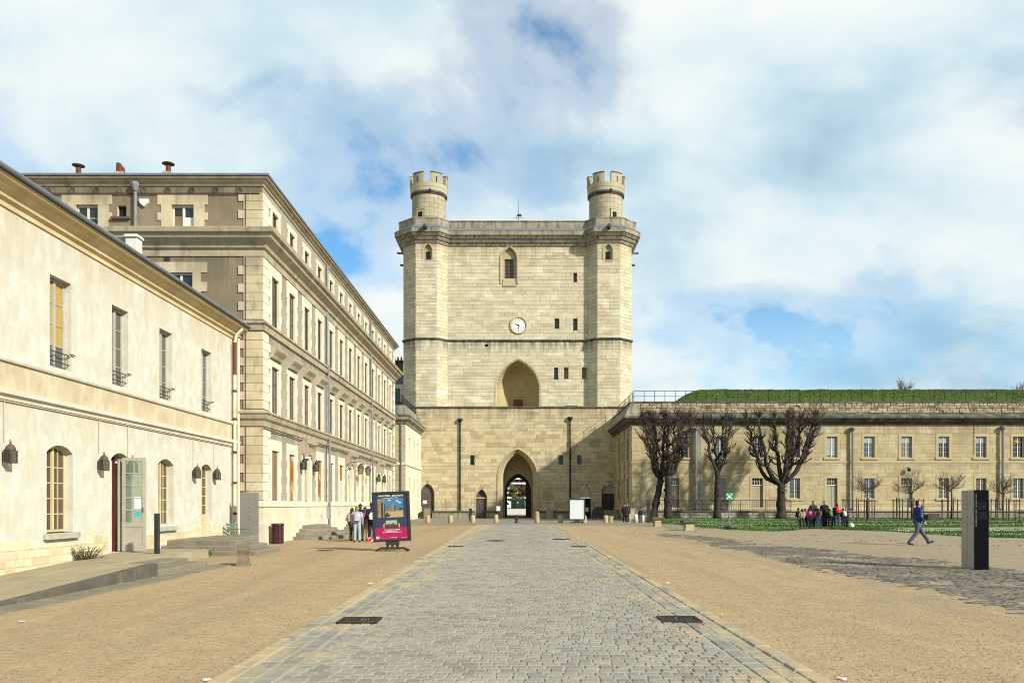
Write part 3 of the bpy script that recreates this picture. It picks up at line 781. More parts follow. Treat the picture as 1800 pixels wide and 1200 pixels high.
# turrets
def turret(cx):
    cy = 96.8
    t = link('turret', MB().lathe([(2.02, 34.2), (2.0, 38.65)], 40, (cx, cy - 92, 0)).mesh('turret', m_mortar, False), T)
    mb = MB()
    for r in range(8):
        z0 = 34.3 + r * .54; n = 11
        for k in range(n):
            a0 = 2 * math.pi * (k + .5 * (r % 2)) / n + .006; a1 = 2 * math.pi * (k + 1 + .5 * (r % 2)) / n - .006
            rr_ = 2.015 + R.uniform(0.004, .02)
            A = []
            for j in range(5):
                a = a0 + (a1 - a0) * j / 4; A.append((cx + rr_ * math.cos(a), cy - 92 + rr_ * math.sin(a)))
            mb.loft([[(x, y, z0 + .012) for x, y in A], [(x, y, min(38.64, z0 + .53)) for x, y in A]], False)
    mb.build('stones', m_turret, t)['kind'] = 'stuff'
    mb = MB(); mb.lathe([(2.0, 38.5), (2.12, 38.62), (2.14, 38.72), (2.22, 38.74), (2.24, 38.95), (2.2, 39.0)], 40, (cx, cy - 92, 0)); mb.build('collar', m_darkstone, t)
    mb = MB(); mb.lathe([(2.22, 38.9), (2.245, 39.38), (2.22, 39.39), (2.22, 39.41), (2.25, 39.42), (2.27, 39.9), (1.85, 39.9), (1.85, 38.9)], 40, (cx, cy - 92, 0), cap=False)
    mb.build('battlement_ring', m_turret, t)
    n = 6
    for k in range(n):
        a0 = -math.pi / 2 + 2 * math.pi * (k + .17) / n; a1 = -math.pi / 2 + 2 * math.pi * (k + .83) / n
        A = [a0 + (a1 - a0) * j / 6 for j in range(7)]
        o = [(cx + 2.275 * math.cos(a), cy - 92 + 2.275 * math.sin(a)) for a in A]
        i_ = [(cx + 1.86 * math.cos(a), cy - 92 + 1.86 * math.sin(a)) for a in A][::-1]
        mb = MB(); mb.loft([[(x, y, z) for x, y in o + i_] for z in (39.915, 41.05)], True, True, True)
        me = mb.build('merlon', m_turret, t)
        o2 = [(cx + 2.33 * math.cos(a), cy - 92 + 2.33 * math.sin(a)) for a in A]; i2 = [(cx + 1.8 * math.cos(a), cy - 92 + 1.8 * math.sin(a)) for a in A][::-1]
        mb = MB(); mb.loft([[(x, y, z) for x, y in o2 + i2] for z in (41.05, 41.14)], True, True, True); 
        mb.build('merlon_cap', m_darkstone, t)
        am = (a0 + a1) / 2
        mb = MB(Fr(None, cx + 2.24 * math.cos(am), cy - 92 + 2.24 * math.sin(am), 0, math.degrees(am) + 90)); mb.box(-.055, .055, -.06, .1, 39.98, 40.65); mb.build('painted_arrow_slit', m_void, t)  # black strip stands for the shade in the slit, no hole behind it
    # little doorway
    am = -math.pi / 2 + (-.42 if cx < 0 else .42)
    fr = Fr(None, cx + 2.0 * math.cos(am), cy - 92 + 2.0 * math.sin(am), 0, math.degrees(am) + 90)
    mb = MB(fr); mb.panel(outline_with_feet(-.5, .5, 35.1, 36.75, [[(.28, 35.1), (.28, 36.45), (-.28, 36.45), (-.28, 35.1)]]), [], -.06); mb.box(-.55, .55, -.1, .02, 36.75, 36.85); mb.build('doorway', m_mould, t)
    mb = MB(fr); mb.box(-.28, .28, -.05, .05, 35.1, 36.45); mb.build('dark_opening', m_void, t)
    mb = MB(); mb.ball((cx + .4, cy - 92 - 2.25, 38.95), .17, 7); mb.build('spout', m_darkstone, t)
    mb = MB()
    for k in range(10):
        a0 = -math.pi / 2 - .25 + k * .12
    return t
turret(PX(754, 96.8)); turret(PX(1065, 96.8))
# pointed windows of the turrets
for i, x in ((2, 752), (6, 1069)):
    c = PX(x, DT); fr = Fr(T, 0, DT, 0, 0)
    ogive_frame(c, .42, PZ(456, DT), PZ(441, DT), PZ(430, DT), .25, m_mould, (-.09, .3), name='window_moulding', fr=fr)
    mb = MB(fr); mb.panel(outline_with_feet(c - .5, c + .5, PZ(457, DT), PZ(428, DT), []), [rect(c - .30, c + .30, PZ(455.5, DT), PZ(441, DT))], .28, 0, .3); mb.build('window_surround', m_mould, T)
    pane(T, fr, rect(c - .30, c + .30, PZ(455.5, DT), PZ(441, DT)), .5, m_glass, (2, 2))
# big central window
fc = Fr(T, 0, DC, 0, 0)
c = PX(895, DC)
ogive_frame(c, .82, cz(499), cz(456), cz(436), .3, m_mould, (-.12, .35), name='window_moulding', fr=fc)
mb = MB(fc); mb.panel(rect(c - .9, c + .9, cz(500), cz(434)), [rect(c - .55, c + .55, cz(491), cz(454))], .34, 0, .3); mb.prism([(c - .8, cz(503)), (c + .8, cz(503)), (c + .75, cz(490)), (c - .75, cz(490))], -.1, .3); mb.build('window_surround', m_mould, T)
pane(T, fc, rect(c - .55, c + .55, cz(491), cz(454)), .56, m_glassb, (3, 6), 'leaded_window')
for h in chol[1:7]:
    pane(T, fc, h, .45, m_tanpanel if h in (chol[5], chol[6]) else m_glassb, None if h in (chol[5], chol[6]) else (1, 3))
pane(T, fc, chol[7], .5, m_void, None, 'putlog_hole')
# niche: a tall pointed recess with a half-dome back
mb = MB(fc); nc = PX(910.5, DC)
prof = [(2.55, cz(633), .0), (2.5, cz(634.5), 1.2), (2.3, cz(639), 2.1), (1.7, cz(652), 2.7), (.8, cz(672), 3.0)]
mb.loft([[(a, d, b) for a, b in archcurve(nc, hw, GT, cz(686) - (2.55 - hw) * .6, za, 10)] for hw, za, d in prof], False)
mb.panel(archcurve(nc, .8, GT, cz(686) - 1.05, cz(672), 10), [], 3.0)
mb.build('niche', M('niche_stone', (0.48, 0.39, 0.20), (0.42, 0.33, 0.16), .8, .92, .3, 8, 0, ((0.26, 0.2, .1), .7, (1, 1, .6), .54, .75, .5)), T, True)
ogive_frame(nc, 2.55, GT, cz(686), cz(633), .28, m_mould, (-.05, .06), 10, 'niche_moulding', fr=fc)
mb = MB(fc); mb.box(nc - .55, nc + .55, 2.4, 2.5, GT, GT + 1.6); mb.bbox(nc - .5, nc, 2.36, 2.4, GT + .05, GT + 1.55, .02); mb.bbox(nc + .02, nc + .5, 2.36, 2.4, GT + .05, GT + 1.55, .02); mb.build('hatch', m_piperust, T)
# clock
kx, kz = PX(911.5, DC), cz(572)
mb = MB(fc); mb.loft([[(kx + r * math.cos(a), d, kz + r * math.sin(a)) for a in [2 * math.pi * k / 40 for k in range(40)]] for r, d in ((1.08, 0), (1.06, -.14), (.98, -.2), (.90, -.16), (.86, -.05), (.0, -.05))], True); clock = mb.build('clock', m_mould, T, True)
mb = MB(fc); mb.loft([[(kx + r * math.cos(a), d, kz + r * math.sin(a)) for a in [2 * math.pi * k / 40 for k in range(40)]] for r, d in ((.84, -.03), (.84, -.075), (.001, -.075))], True); mb.build('dial', m_petal, clock)
mb = MB(fc)
for k in range(60):
    a = 2 * math.pi * k / 60; 
    for w in ((-.025, .0, .025) if k % 5 == 0 else (0,)):
        r0, r1, hw = (.60, .76, .009) if k % 5 == 0 else (.785, .81, .006)
        t = Vector((math.sin(a), math.cos(a))); n = Vector((t.y, -t.x))
        q = [t * r0 + n * (w - hw), t * r0 + n * (w + hw), t * r1 + n * (w * 1.25 + hw), t * r1 + n * (w * 1.25 - hw)]
        mb.poly([(kx + p.x, -.081, kz + p.y) for p in q])
mb.build('numerals', m_iron, clock)
for ang, ln, w in ((295, .46, .05), (183, .66, .035)):
    a = rad(ang); t = Vector((math.sin(a), math.cos(a))); n = Vector((t.y, -t.x)); mb = MB(fc)
    mb.loft([[(kx + p.x, d, kz + p.y) for p in (-t * .15 - n * w * .6, -t * .15 + n * w * .6, t * ln * .6 + n * w, t * ln, t * ln * .6 - n * w)] for d in (-.10, -.115)], True, True, True); mb.build('hand', m_iron, clock)
mb = MB(fc); mb.lathe([(.07, 0), (.07, .01)], 10, (0, 0, 0)); 
# mast with weather vane on the roof
V = thing('roof_mast', 'thin roof mast with weather instruments above the middle of the tower parapet', 'mast', (PX(911, 99), 99, 34.2))
mb = MB(); mb.tube([(0, 0, 0), (0, 0, 3.2), (.05, 0, 5.4)], [.045, .035, .012], 6); mb.build('pole', m_iron, V)
mb = MB(); mb.tube([(-.55, 0, 2.95), (.6, 0, 2.95)], .022, 5); mb.tube([(-.2, 0, 3.1), (-.2, 0, 2.9)], .03, 5); mb.build('cross_arm', m_iron, V)
mb = MB(); mb.prism([(-.2, 3.18), (.42, 3.18), (.36, 3.42), (-.05, 3.42)], -.1, .1); mb.build('instrument_box', m_iron, V)
# dark gear on the terrace
for x, w in ((1001, .55), (1009, .5)):
    o = MB(Fr(None, 0, 0, 0, 0)).bbox(-w, w, -.3, .3, 0, .28, .03).build('floodlight', m_pipedark); o.location = (PX(x, 93), 93.4, GT + .002)
    tag(o, 'low dark floodlight box on the tower terrace edge, %s of two' % ('left' if x < 1005 else 'right'), 'floodlight', 'floodlights on the terrace')

# ================================================================== stairs helper
def stair(T, fr, u0, u1, d0, n, tread, rise, mt, name='step'):
    """n steps climbing in +d from d0"""
    for k in range(n):
        mb = MB(fr); mb.bbox(u0, u1, d0 + k * tread, d0 + n * tread + .0, k * rise, (k + 1) * rise, .02); mb.build(name, mt, T)
s1 = thing('stone_stair', 'short flight of stone steps up to the wooden door left of the gate', 'stairs', (px(742), 90, 0))
stair(s1, Fr(s1, px(742), 88.2, 0, 0), -1.3, .62, 0, 6, .38, pz(898) / 6, m_step)
mb = MB(Fr(s1, px(742), 88.2, 0, 0)); mb.bbox(.64, 1.0, -.3, 3.6, 0, 1.15, .04); mb.build('side_wall', m_step, s1)
s2 = thing('stone_stair', 'shaded stone steps at the foot of the right wing beside the gate', 'stairs', (px(1088), 87, 0))
stair(s2, Fr(s2, px(1085), 84.5, 0, 0), -.9, .9, 0, 7, .36, .15, m_step)
# ================================================================== windows
def make_window(name, w, h, cols, rows, frame, gmat, parent, bar=.05, fw=.06, rise=0.0, split=True, panes=True, gmats=None, door_panel=0.0, panelmat=None):
    """window with its bottom centre at the origin facing -y; panes are sub-parts or one joined pane"""
    mb = MB(); hw = w / 2
    def zt(u): return h if not rise else h - rise * (u / hw) ** 2
    def vbar(u0, u1, z0, y0=-.03, y1=.04):
        mb.loft([[(u0, y0, z0), (u1, y0, z0), (u1, y1, z0), (u0, y1, z0)], [(u0, y0, zt(u0) - .0), (u1, y0, zt(u1)), (u1, y1, zt(u1)), (u0, y1, zt(u0))]], True, True, True)
    vbar(-hw, -hw + fw, 0); vbar(hw - fw, hw, 0)
    mb.box(-hw + fw, hw - fw, -.03, .04, 0, fw + door_panel)
    n = 6
    for k in range(n):
        a, b = -hw + fw + (w - 2 * fw) * k / n, -hw + fw + (w - 2 * fw) * (k + 1) / n
        mb.loft([[(a, -.03, zt(a) - fw), (b, -.03, zt(b) - fw), (b, .04, zt(b) - fw), (a, .04, zt(a) - fw)], [(a, -.03, zt(a)), (b, -.03, zt(b)), (b, .04, zt(b)), (a, .04, zt(a))]], True, True, True)
    if split: vbar(-.045, .045, fw + door_panel, -.045, .035)
    z0 = fw + door_panel
    ih = h - fw - z0 - (rise * .6)
    for r in range(1, rows):
        z = z0 + ih * r / rows; mb.box(-hw + fw, hw - fw, -.018, .02, z - bar / 4, z + bar / 4)
    us = [-hw + fw + (w - 2 * fw) * k / cols for k in range(cols + 1)]
    for k in range(1, cols):
        if split and abs(us[k]) < .02: continue
        mb.loft([[(us[k] - bar / 4, -.02, z0), (us[k] + bar / 4, -.02, z0), (us[k] + bar / 4, .02, z0), (us[k] - bar / 4, .02, z0)], [(us[k] - bar / 4, -.02, zt(us[k])), (us[k] + bar / 4, -.02, zt(us[k])), (us[k] + bar / 4, .02, zt(us[k])), (us[k] - bar / 4, .02, zt(us[k]))]], True, True, True)
    o = mb.build(name, frame, parent)
    gl = MB()
    for r in range(rows):
        for k in range(cols):
            za, zb = z0 + ih * r / rows, (z0 + ih * (r + 1) / rows if r < rows - 1 else None)
            a, b = us[k], us[k + 1]
            gm = gmat if not gmats else gmats[min(r, len(gmats) - 1)]
            q = MB() if panes else gl
            q.loft([[(a, .0, za), (b, .0, za), (b, .012, za), (a, .012, za)], [(a, .0, zb or zt(a)), (b, .0, zb or zt(b)), (b, .012, zb or zt(b)), (a, .012, zb or zt(a))]], True, True, True)
            if panes: q.build('pane', gm, o)
    if not panes: gl.build('pane', gmat, o)
    return o

# ================================================================== PALE TWO-STOREY HOUSE (left, near)
A2 = 11.3
HZ = thing('two_storey_house', 'low pale plastered two-storey house with arched ground windows and lanterns at the left edge', 'house', (-A2, 22, 0))
FH = Fr(HZ, -A2, 0, 0, 90)          # u = world y
y0, y1 = 7.0, 31.98
upc = [10.85, 13.77, 16.7, 19.65, 22.58, 25.5, 28.82]
uph = [rect(c - .46, c + .46, 4.93, 7.15) for c in upc]
dn = [(10.2, .55, .9, 'w'), (13.2, .55, .9, 'w'), (16.35, .55, .9, 'w'), (19.62, .56, .9, 'w'), (22.58, .52, .25, 'd'), (25.5, .56, .95, 'w'), (28.8, .5, .42, 'e')]
dnh = [arch(c, hw, zb, 2.86, 3.05, 5) for c, hw, zb, k in dn]
mb = MB(FH)
mb.panel(rect(y0, y1, -.1, 8.35), uph + dnh, 0, 0, .27)
mb.build('facade_wall', m_render, HZ)
mb = MB(FH)   # tan band between the two string courses
mb.box(y0, y1, -.018, .0, 4.12, 4.76); mb.build('plaster_band', m_plaster_tan, HZ)
mb = MB(FH); mb.extrude_along([(0, 3.90), (-.05, 3.90), (-.05, 3.98), (-.13, 4.02), (-.13, 4.13), (0, 4.16)], y0, y1); mb.build('string_course', m_render, HZ)
mb = MB(FH); mb.extrude_along([(0, 4.74), (-.07, 4.74), (-.09, 4.78), (-.09, 4.86), (0, 4.89)], y0, y1); mb.build('sill_course', m_render, HZ)
mb = MB(FH); mb.extrude_along([(.0, 8.12), (-.04, 8.12), (-.05, 8.22), (-.14, 8.28), (-.16, 8.36), (-.30, 8.44), (-.33, 8.50), (-.44, 8.54), (-.46, 8.62), (0, 8.62)], y0, y1 + .02); mb.build('eave_cornice', m_eave, HZ)
mb = MB(FH); mb.loft([[(u, -.50, 8.63), (u, -.50, 8.70), (u, -.40, 8.76), (u, 5.2, 11.75), (u, 5.2, 11.5), (u, -.3, 8.63)] for u in (y0, y1)], True, True, True); rf = mb.build('roof', m_slate, HZ)
mb = MB(FH); mb.tube([(y0, -.53, 8.68), (y1, -.53, 8.68)], .055, 8); mb.build('gutter', m_zinc, rf)
mb = MB(FH); mb.box(y0, y1, .28, 7.5, -.1, 8.3); mb.build('house_body', m_render, HZ)
mb = MB(Fr(HZ, -13.1, 27.1, 0, 90)); mb.bbox(-.2, .2, -.2, .2, 9.4, 10.62, .02); mb.bbox(-.25, .25, -.25, .25, 10.62, 10.72, .03); mb.build('chimney', m_wfwhite, rf)
# upper windows
gu = [m_glassg, m_glassg, m_glassg, m_glassg]
wy = make_window('window', .92, 2.2, 2, 4, m_wfgrey, m_glassg, HZ, gmats=[m_glassg, m_glassy, m_glassy, m_glassy])
FH.put(wy, upc[3], .2, 4.94)
w0 = make_window('window', .92, 2.2, 2, 4, m_wfgrey, m_glassg, HZ)
FH.put(w0, upc[4], .2, 4.94)
for c in (upc[0], upc[1], upc[2], upc[5], upc[6]): FH.put(copy_tree(w0, HZ), c, .2, 4.94)
for c in upc:
    mb = MB(FH)
    for z in (5.10, 5.34): mb.tube([(c - .46, .06, z), (c + .46, .06, z)], .013, 6)
    for k in range(7): mb.tube([(c - .39 + k * .13, .06, 5.0), (c - .39 + k * .13, .06, 5.34)], .006, 4)
    mb.tube([(c + .34, -.03, 5.36), (c + .54, -.05, 5.36)], .016, 5); mb.build('window_rail', m_iron, HZ)
# ground floor windows
g0 = make_window('window', 1.12, 2.14, 4, 5, m_wfcream, m_glassb, HZ, rise=.18)
FH.put(g0, dn[3][0], .22, .92)
for k in (1, 2, 5): FH.put(copy_tree(g0, HZ), dn[k][0], .22, .92)
m_sillstone = M('pale_sill_stone', (.46, .43, .34), (.38, .35, .27), 2.5, .9, .3, 20, 0, ((.2, .17, .12), 1.6, (1, 1, 1), .54, .74, .6))
for k in (0, 1, 2, 3, 5):
    c = dn[k][0]; mb = MB(FH); mb.bbox(c - .72, c + .72, -.12, .2, .76, .90, .02); mb.build('window_sill', m_sillstone, HZ)
e0 = make_window('door', 1.0, 2.62, 2, 5, m_wfcream, m_glassb, HZ, rise=.16, door_panel=.75); FH.put(e0, 28.8, .22, .43)
mb = MB(FH); mb.tube([(28.83, .16, 1.45), (28.83, .16, 1.6)], .015, 5); mb.build('handle', m_iron, e0)
# open doorway: dark red inside, one leaf swung out, one shut
mb = MB(FH)
c = 22.58
mb.poly([(c - .6, 1.5, .25), (c + .6, 1.5, .25), (c + .6, 1.5, 3.1), (c - .6, 1.5, 3.1)]); mb.poly([(c + .52, .27, .25), (c + .52, 1.5, .25), (c + .52, 1.5, 3.1), (c + .52, .27, 3.1)])
mb.poly([(c - .52, .27, .25), (c - .52, 1.5, .25), (c - .52, 1.5, 3.1), (c - .52, .27, 3.1)])
mb.build('vestibule', m_redwall, HZ)
mb = MB(FH); mb.poly([(c - .6, .2, .255), (c + .6, .2, .255), (c + .6, 1.5, .255), (c - .6, 1.5, .255)]); mb.build('threshold', m_concrete, HZ)
def leaf(w, h):
    m_leafglass = bpy.data.materials.get('clear_door_glass')
    if not m_leafglass:
        m_leafglass = bpy.data.materials.new('clear_door_glass'); m_leafglass.use_nodes = True
        t = m_leafglass.node_tree; p = t.nodes['Principled BSDF']; p.inputs['Roughness'].default_value = .03; p.inputs['Base Color'].default_value = (.3, .36, .3, 1)
        tr = N('ShaderNodeBsdfTransparent', t); tr.inputs[0].default_value = (.75, .82, .74, 1); mx = N('ShaderNodeMixShader', t); mx.inputs[0].default_value = .30
        t.links.new(tr.outputs[0], mx.inputs[1]); t.links.new(p.outputs[0], mx.inputs[2]); t.links.new(mx.outputs[0], t.nodes['Material Output'].inputs[0])
    mb = MB()
    mb.box(0, .09, -.025, .025, 0, h); mb.box(w - .09, w, -.025, .025, 0, h); mb.box(.09, w - .09, -.024, .024, 0, .16); mb.box(.09, w - .09, -.024, .024, .68, .82); mb.box(.09, w - .09, -.024, .024, h - .1, h)
    mb.box(.09, w - .09, -.010, .010, .16, .68)
    for k in range(1, 5): z = .82 + (h - .92) * k / 5; mb.box(.09, w - .09, -.018, .018, z - .014, z + .014)
    mb.box(w / 2 - .014, w / 2 + .014, -.017, .017, .82, h - .1)
    o = mb.build('door', m_doorgrey, HZ)
    for r in range(5):
        for k in range(2):
            a, b = (.09, w / 2) if k == 0 else (w / 2, w - .09)
            z0_, z1_ = .82 + (h - .92) * r / 5, .82 + (h - .92) * (r + 1) / 5
            MB().box(a, b, -.004, .004, z0_, z1_).build('pane', m_leafglass, o)
    return o
l1 = leaf(.66, 2.66)
l1.location = FH((c + .08, -.02, .27)); l1.rotation_euler = (0, 0, rad(2))
mb = MB(); mb.box(.34, .52, -.012, -.006, 1.20, 1.55); mb.build('notice', m_petal, l1)
m_teal = M('teal_sticker', (0.05, 0.42, 0.42), None, bump=0)
mb = MB(); mb.prism([(.43 + .075 * math.cos(2 * math.pi * k / 12), 1.06 + .075 * math.sin(2 * math.pi * k / 12)) for k in range(12)], -.012, -.006); mb.build('sticker', m_teal, l1)
mb = MB(); mb.tube([(.60, -.06, 1.1), (.60, -.06, 1.25)], .014, 6); mb.build('handle', m_iron, l1)
l2 = leaf(.30, 2.66); FH.put(l2, c - .52, .16, .27); l2.rotation_euler = (0, 0, rad(90 + 60))
l3 = leaf(.42, 2.62); FH.put(l3, c + .10, .10, .27)
mb = MB(FH); mb.box(c + .085, c + .10, .20, 1.5, .27, 2.95); mb.build('red_jamb', m_redwall, HZ)
# plinth stones showing through the plaster
pl = []
for (a, b, zt, zb) in ((8, 21.9, .78, -.1), (23.15, 28.2, .84, .22), (29.4, 31.9, .86, -.05)):
    pl += lay(a, b, zb, zt, .2, (.24, .46), .2)
pl = cut(pl, dnh + [rect(dn[k][0] - .78, dn[k][0] + .78, .66, 1.0) for k in (0, 1, 2, 3, 5)])
pl = [q for q in pl if not (q[2] > .55 and R.random() < .4) and R.random() > .04]
mb = MB(FH)
for a, b, z0_, z1_ in cut([(8, 21.9, -.1, .60), (23.15, 28.2, .2, .66), (29.4, 31.9, -.1, .66)], dnh): mb.box(a, b, -.006, .0, z0_, z1_)
mb.build('plinth_mortar', m_plaster_tan, HZ)
stones(HZ, FH, pl, m_plinthstone, 300, (.008, .02), .012, 'stone')
# downpipe at the far end
mb = MB(FH); u = 31.3
mb.tube([(u, -.45, 8.5), (u, -.2, 8.25), (u, -.14, 7.9)], .06, 8); mb.tube([(u, -.14, 6.7), (u, -.14, .9)], .065, 8); dp = mb.build('downpipe', m_pipewhite, HZ)
mb = MB(FH); mb.tube([(u, -.14, 7.95), (u, -.14, 6.68)], .07, 8); mb.build('rusty_section', m_piperust, dp)
mb = MB(FH)
for z in (6.0, 4.9, 3.6, 2.4, 1.2): mb.lathe([(.085, 0), (.085, .09)], 8, (u, -.14, z))
mb.build('pipe_collar', m_piperust, dp)
mb = MB(FH); mb.tube([(u + .45, -.12, 8.2), (u + .45, -.12, .2)], .05, 8); mb.build('thin_pipe', m_pipewhite, HZ)
# conduits up to the string course
LN = [(14.6, 2.67), (17.46, 2.67), (21.4, 2.67), (22.99, 2.67), (27.6, 2.67), (29.43, 2.67)]
mb = MB(FH)
for u, z in LN: mb.tube([(u, -.02, z + .3), (u, -.02, 3.9)], .012, 5)
mb.tube([(y0, -.03, 3.87), (y1, -.03, 3.87)], .014, 5)
mb.build('conduit', m_plaster_tan, HZ)
m_lampglass = M('lantern_glass', (0.12, 0.11, 0.10), (0.07, 0.065, 0.06), 6, .45, 0, 20, spec=.2)
def _clear(mt, k):
    t = mt.node_tree; tr = N('ShaderNodeBsdfTransparent', t); tr.inputs[0].default_value = (.8, .8, .76, 1); mx = N('ShaderNodeMixShader', t); mx.inputs[0].default_value = k
    t.links.new(tr.outputs[0], mx.inputs[1]); t.links.new(t.nodes['Principled BSDF'].outputs[0], mx.inputs[2]); t.links.new(mx.outputs[0], t.nodes['Material Output'].inputs[0])
_clear(m_lampglass, .22)
def make_lantern(scale=1.0, mt=None, lab='', grp='', arm=True):
    t = thing('wall_lantern', lab, 'lantern', (0, 0, 0), 0, grp)
    mt = mt or m_copper
    mb = MB(); w = .125 * scale
    b = -.20 * scale
    mb.lathe([(w * 1.08, .0), (w * 1.1, .02), (w * 1.0, .08 * scale), (w * .75, .13 * scale), (w * .36, .165 * scale), (w * .2, .18 * scale), (w * .2, .22 * scale), (.0, .23 * scale)], 12, (0, b, .165 * scale)); 
    mb.tube([(0, b, .385 * scale), (.035, b, .42 * scale), (0, b, .455 * scale), (-.035, b, .42 * scale), (0, b, .385 * scale)], .011, 5)
    mb.build('hood', mt, t)
    mb = MB(); a = w * .92
    for sx in (-1, 1):
        for sy in (-1, 1):
            mb.box(sx * a - .012, sx * a + .012, b + sy * a - .012, b + sy * a + .012, -.165 * scale, .165 * scale)
    mb.box(-a - .012, a + .012, b - a - .012, b + a + .012, -.185 * scale, -.165 * scale)
    if arm: mb.box(-.025, .025, b + a, .0, -.02, .03); mb.box(-.05, .05, -.015, 0, -.12, .14)
    mb.build('cage', mt, t)
    for (x0, x1, ya, yb) in ((-a, a, b - a, b - a + .004), (-a, a, b + a - .004, b + a), (-a, -a + .004, b - a + .012, b + a - .012), (a - .004, a, b - a + .012, b + a - .012)):
        mb = MB(); mb.box(x0 + .012 if x1 - x0 > .1 else x0, x1 - .012 if x1 - x0 > .1 else x1, ya, yb, -.165 * scale, .165 * scale); mb.build('lantern_pane', m_lampglass, t)
    mb = MB(); mb.tube([(0, b, -.165 * scale), (0, b, -.02)], .025, 6); mb.build('lamp', m_white, t)
    return t
GL = 'lanterns along the pale house front'
lab = ['rusty domed wall lantern outside the frame end of the pale house', 'rusty domed wall lantern left of the first arched window, leftmost of its row', 'rusty domed wall lantern just left of the open door',
       'rusty domed wall lantern behind the glass of the open door leaf', 'rusty domed wall lantern on the left side of the narrow far door', 'rusty domed wall lantern nearest the downpipe, right of the narrow far door']
ln0 = make_lantern(1.0, None, lab[1], GL)
for k, (u, z) in enumerate(LN):
    if k == 0: continue
    o = ln0 if k == 1 else copy_tree(ln0)
    o.location = (-A2, u, z - .02); o.rotation_euler = (0, 0, rad(90)); o.scale = (.78, .78, .80); o['label'] = lab[k]
# ramp, landing, steps
RP = thing('entrance_ramp', 'low concrete ramp and landing along the pale house to the open door', 'ramp', (-9.5, 17, 0))
mb = MB(Fr(RP, 0, 0, 0, 0))
top = [(-8.1, 12.2, .015), (-8.1, 17.8, .27), (-9.35, 18.0, .262), (-11.29, 22.0, .25), (-11.29, 16.4, .01)]
mb.poly(top)
mb.poly([(-9.35, 18.0, .262), (-9.35, 24.1, .25), (-11.29, 24.1, .25), (-11.29, 22.0, .25)]); mb.build('ramp_surface', m_concrete, RP)
mb = MB(Fr(RP, 0, 0, 0, 0))
mb.loft([[(-8.08, 12.0, .0), (-8.08, 17.83, 0), (-8.30, 17.83, 0), (-8.30, 12.0, 0)], [(-8.08, 12.0, .022), (-8.08, 17.83, .285), (-8.30, 17.83, .285), (-8.30, 12.0, .022)]], True, True, True)
mb.build('ramp_kerb', m_conc_dark, RP)
mb = MB(Fr(RP, 0, 0, 0, 0)); mb.box(-9.33, -8.30, 17.66, 17.84, 0, .268); mb.box(-9.5, -9.32, 17.84, 24.1, 0, .258); mb.build('landing_edge', m_concrete, RP)
for k in range(2):
    mb = MB(Fr(RP, 0, 0, 0, 0)); mb.bbox(-9.31, -8.2 - k * .45, 17.86 + .12 * k, 21.0 - .15 * k, .004, .20 - .1 * (1 - k) if k else .1, .015)
    mb.build('step', m_step, RP)
# pale gutter stones in front of the ramp
gs = thing('gutter_stones', 'row of worn pale paving stones along the foot of the ramp', 'paving', (-7.8, 15, 0))
y = 9.0
while y < 21.5:
    ln = R.uniform(.35, .7); mb = MB(Fr(gs, 0, 0, 0, 0)); mb.bbox(-8.05 + R.uniform(0, .03), -7.45 + R.uniform(-.1, .08), y + .01, y + ln - .01, -.01, R.uniform(.006, .02), .008); mb.build('stone', m_step, gs); y += ln
# pyramid stair to the narrow door
PS = thing('door_steps', 'three low stone steps wrapping round the landing at the narrow far door', 'stairs', (-9.8, 27.5, 0))
fr = Fr(PS, 0, 0, 0, 0)
for k in range(3):
    mb = MB(fr); mb.bbox(-11.28, -8.2 - .42 * k, 24.7 + .42 * k, 27.4 - .1 * k, .15 * k + .002, .15 * (k + 1), .02); mb.build('step', m_step, PS)
mb = MB(fr); mb.bbox(-11.28, -9.75, 27.22, 29.9, .001, .448, .02); mb.build('landing', m_step, PS)
# small weeds
def weed(name, x, y, z, n, r, h, lab, seed, mt):
    rr = random.Random(seed); mb = MB()
    for k in range(n):
        a = rr.random() * 6.28; q = r * rr.random() ** .6; x0, y0_, = q * .4 * math.cos(a), q * .4 * math.sin(a) * .4
        x1, y1_ = q * math.cos(a), q * math.sin(a) * .5; hh = h * rr.uniform(.3, 1)
        mb.tube([(x0, y0_, 0), ((x0 + x1) / 2, (y0_ + y1_) / 2, hh * .6), (x1, y1_, hh)], [.006, .005, .003], 3)
        for j in range(4):
            t = rr.uniform(.4, 1); cx, cy_, cz_ = x0 + (x1 - x0) * t, y0_ + (y1_ - y0_) * t, hh * t; s = rr.uniform(.02, .045); b = rr.random() * 6
            mb.poly([(cx, cy_, cz_), (cx + s * math.cos(b), cy_ + s * math.sin(b), cz_ + s * .4), (cx + s * .6 * math.cos(b + .9), cy_ + s * .6 * math.sin(b + .9), cz_ + s * .9)])
    o = mb.build(name, mt); o.location = (x, y, z)
    return tag(o, lab, 'weed')
weed('weed_tuft', -11.1, 20.3, .1, 110, .55, .45, 'dry brownish weed tuft at the house foot below the arched window', 4, M('dry_weed', (0.09, 0.085, 0.03), (0.05, 0.045, 0.02), 4, .9, 0))
weed('weed_tuft', -9.4, 23.95, .02, 60, .3, .28, 'small green weed between the ramp steps and the door steps', 6, m_blade)

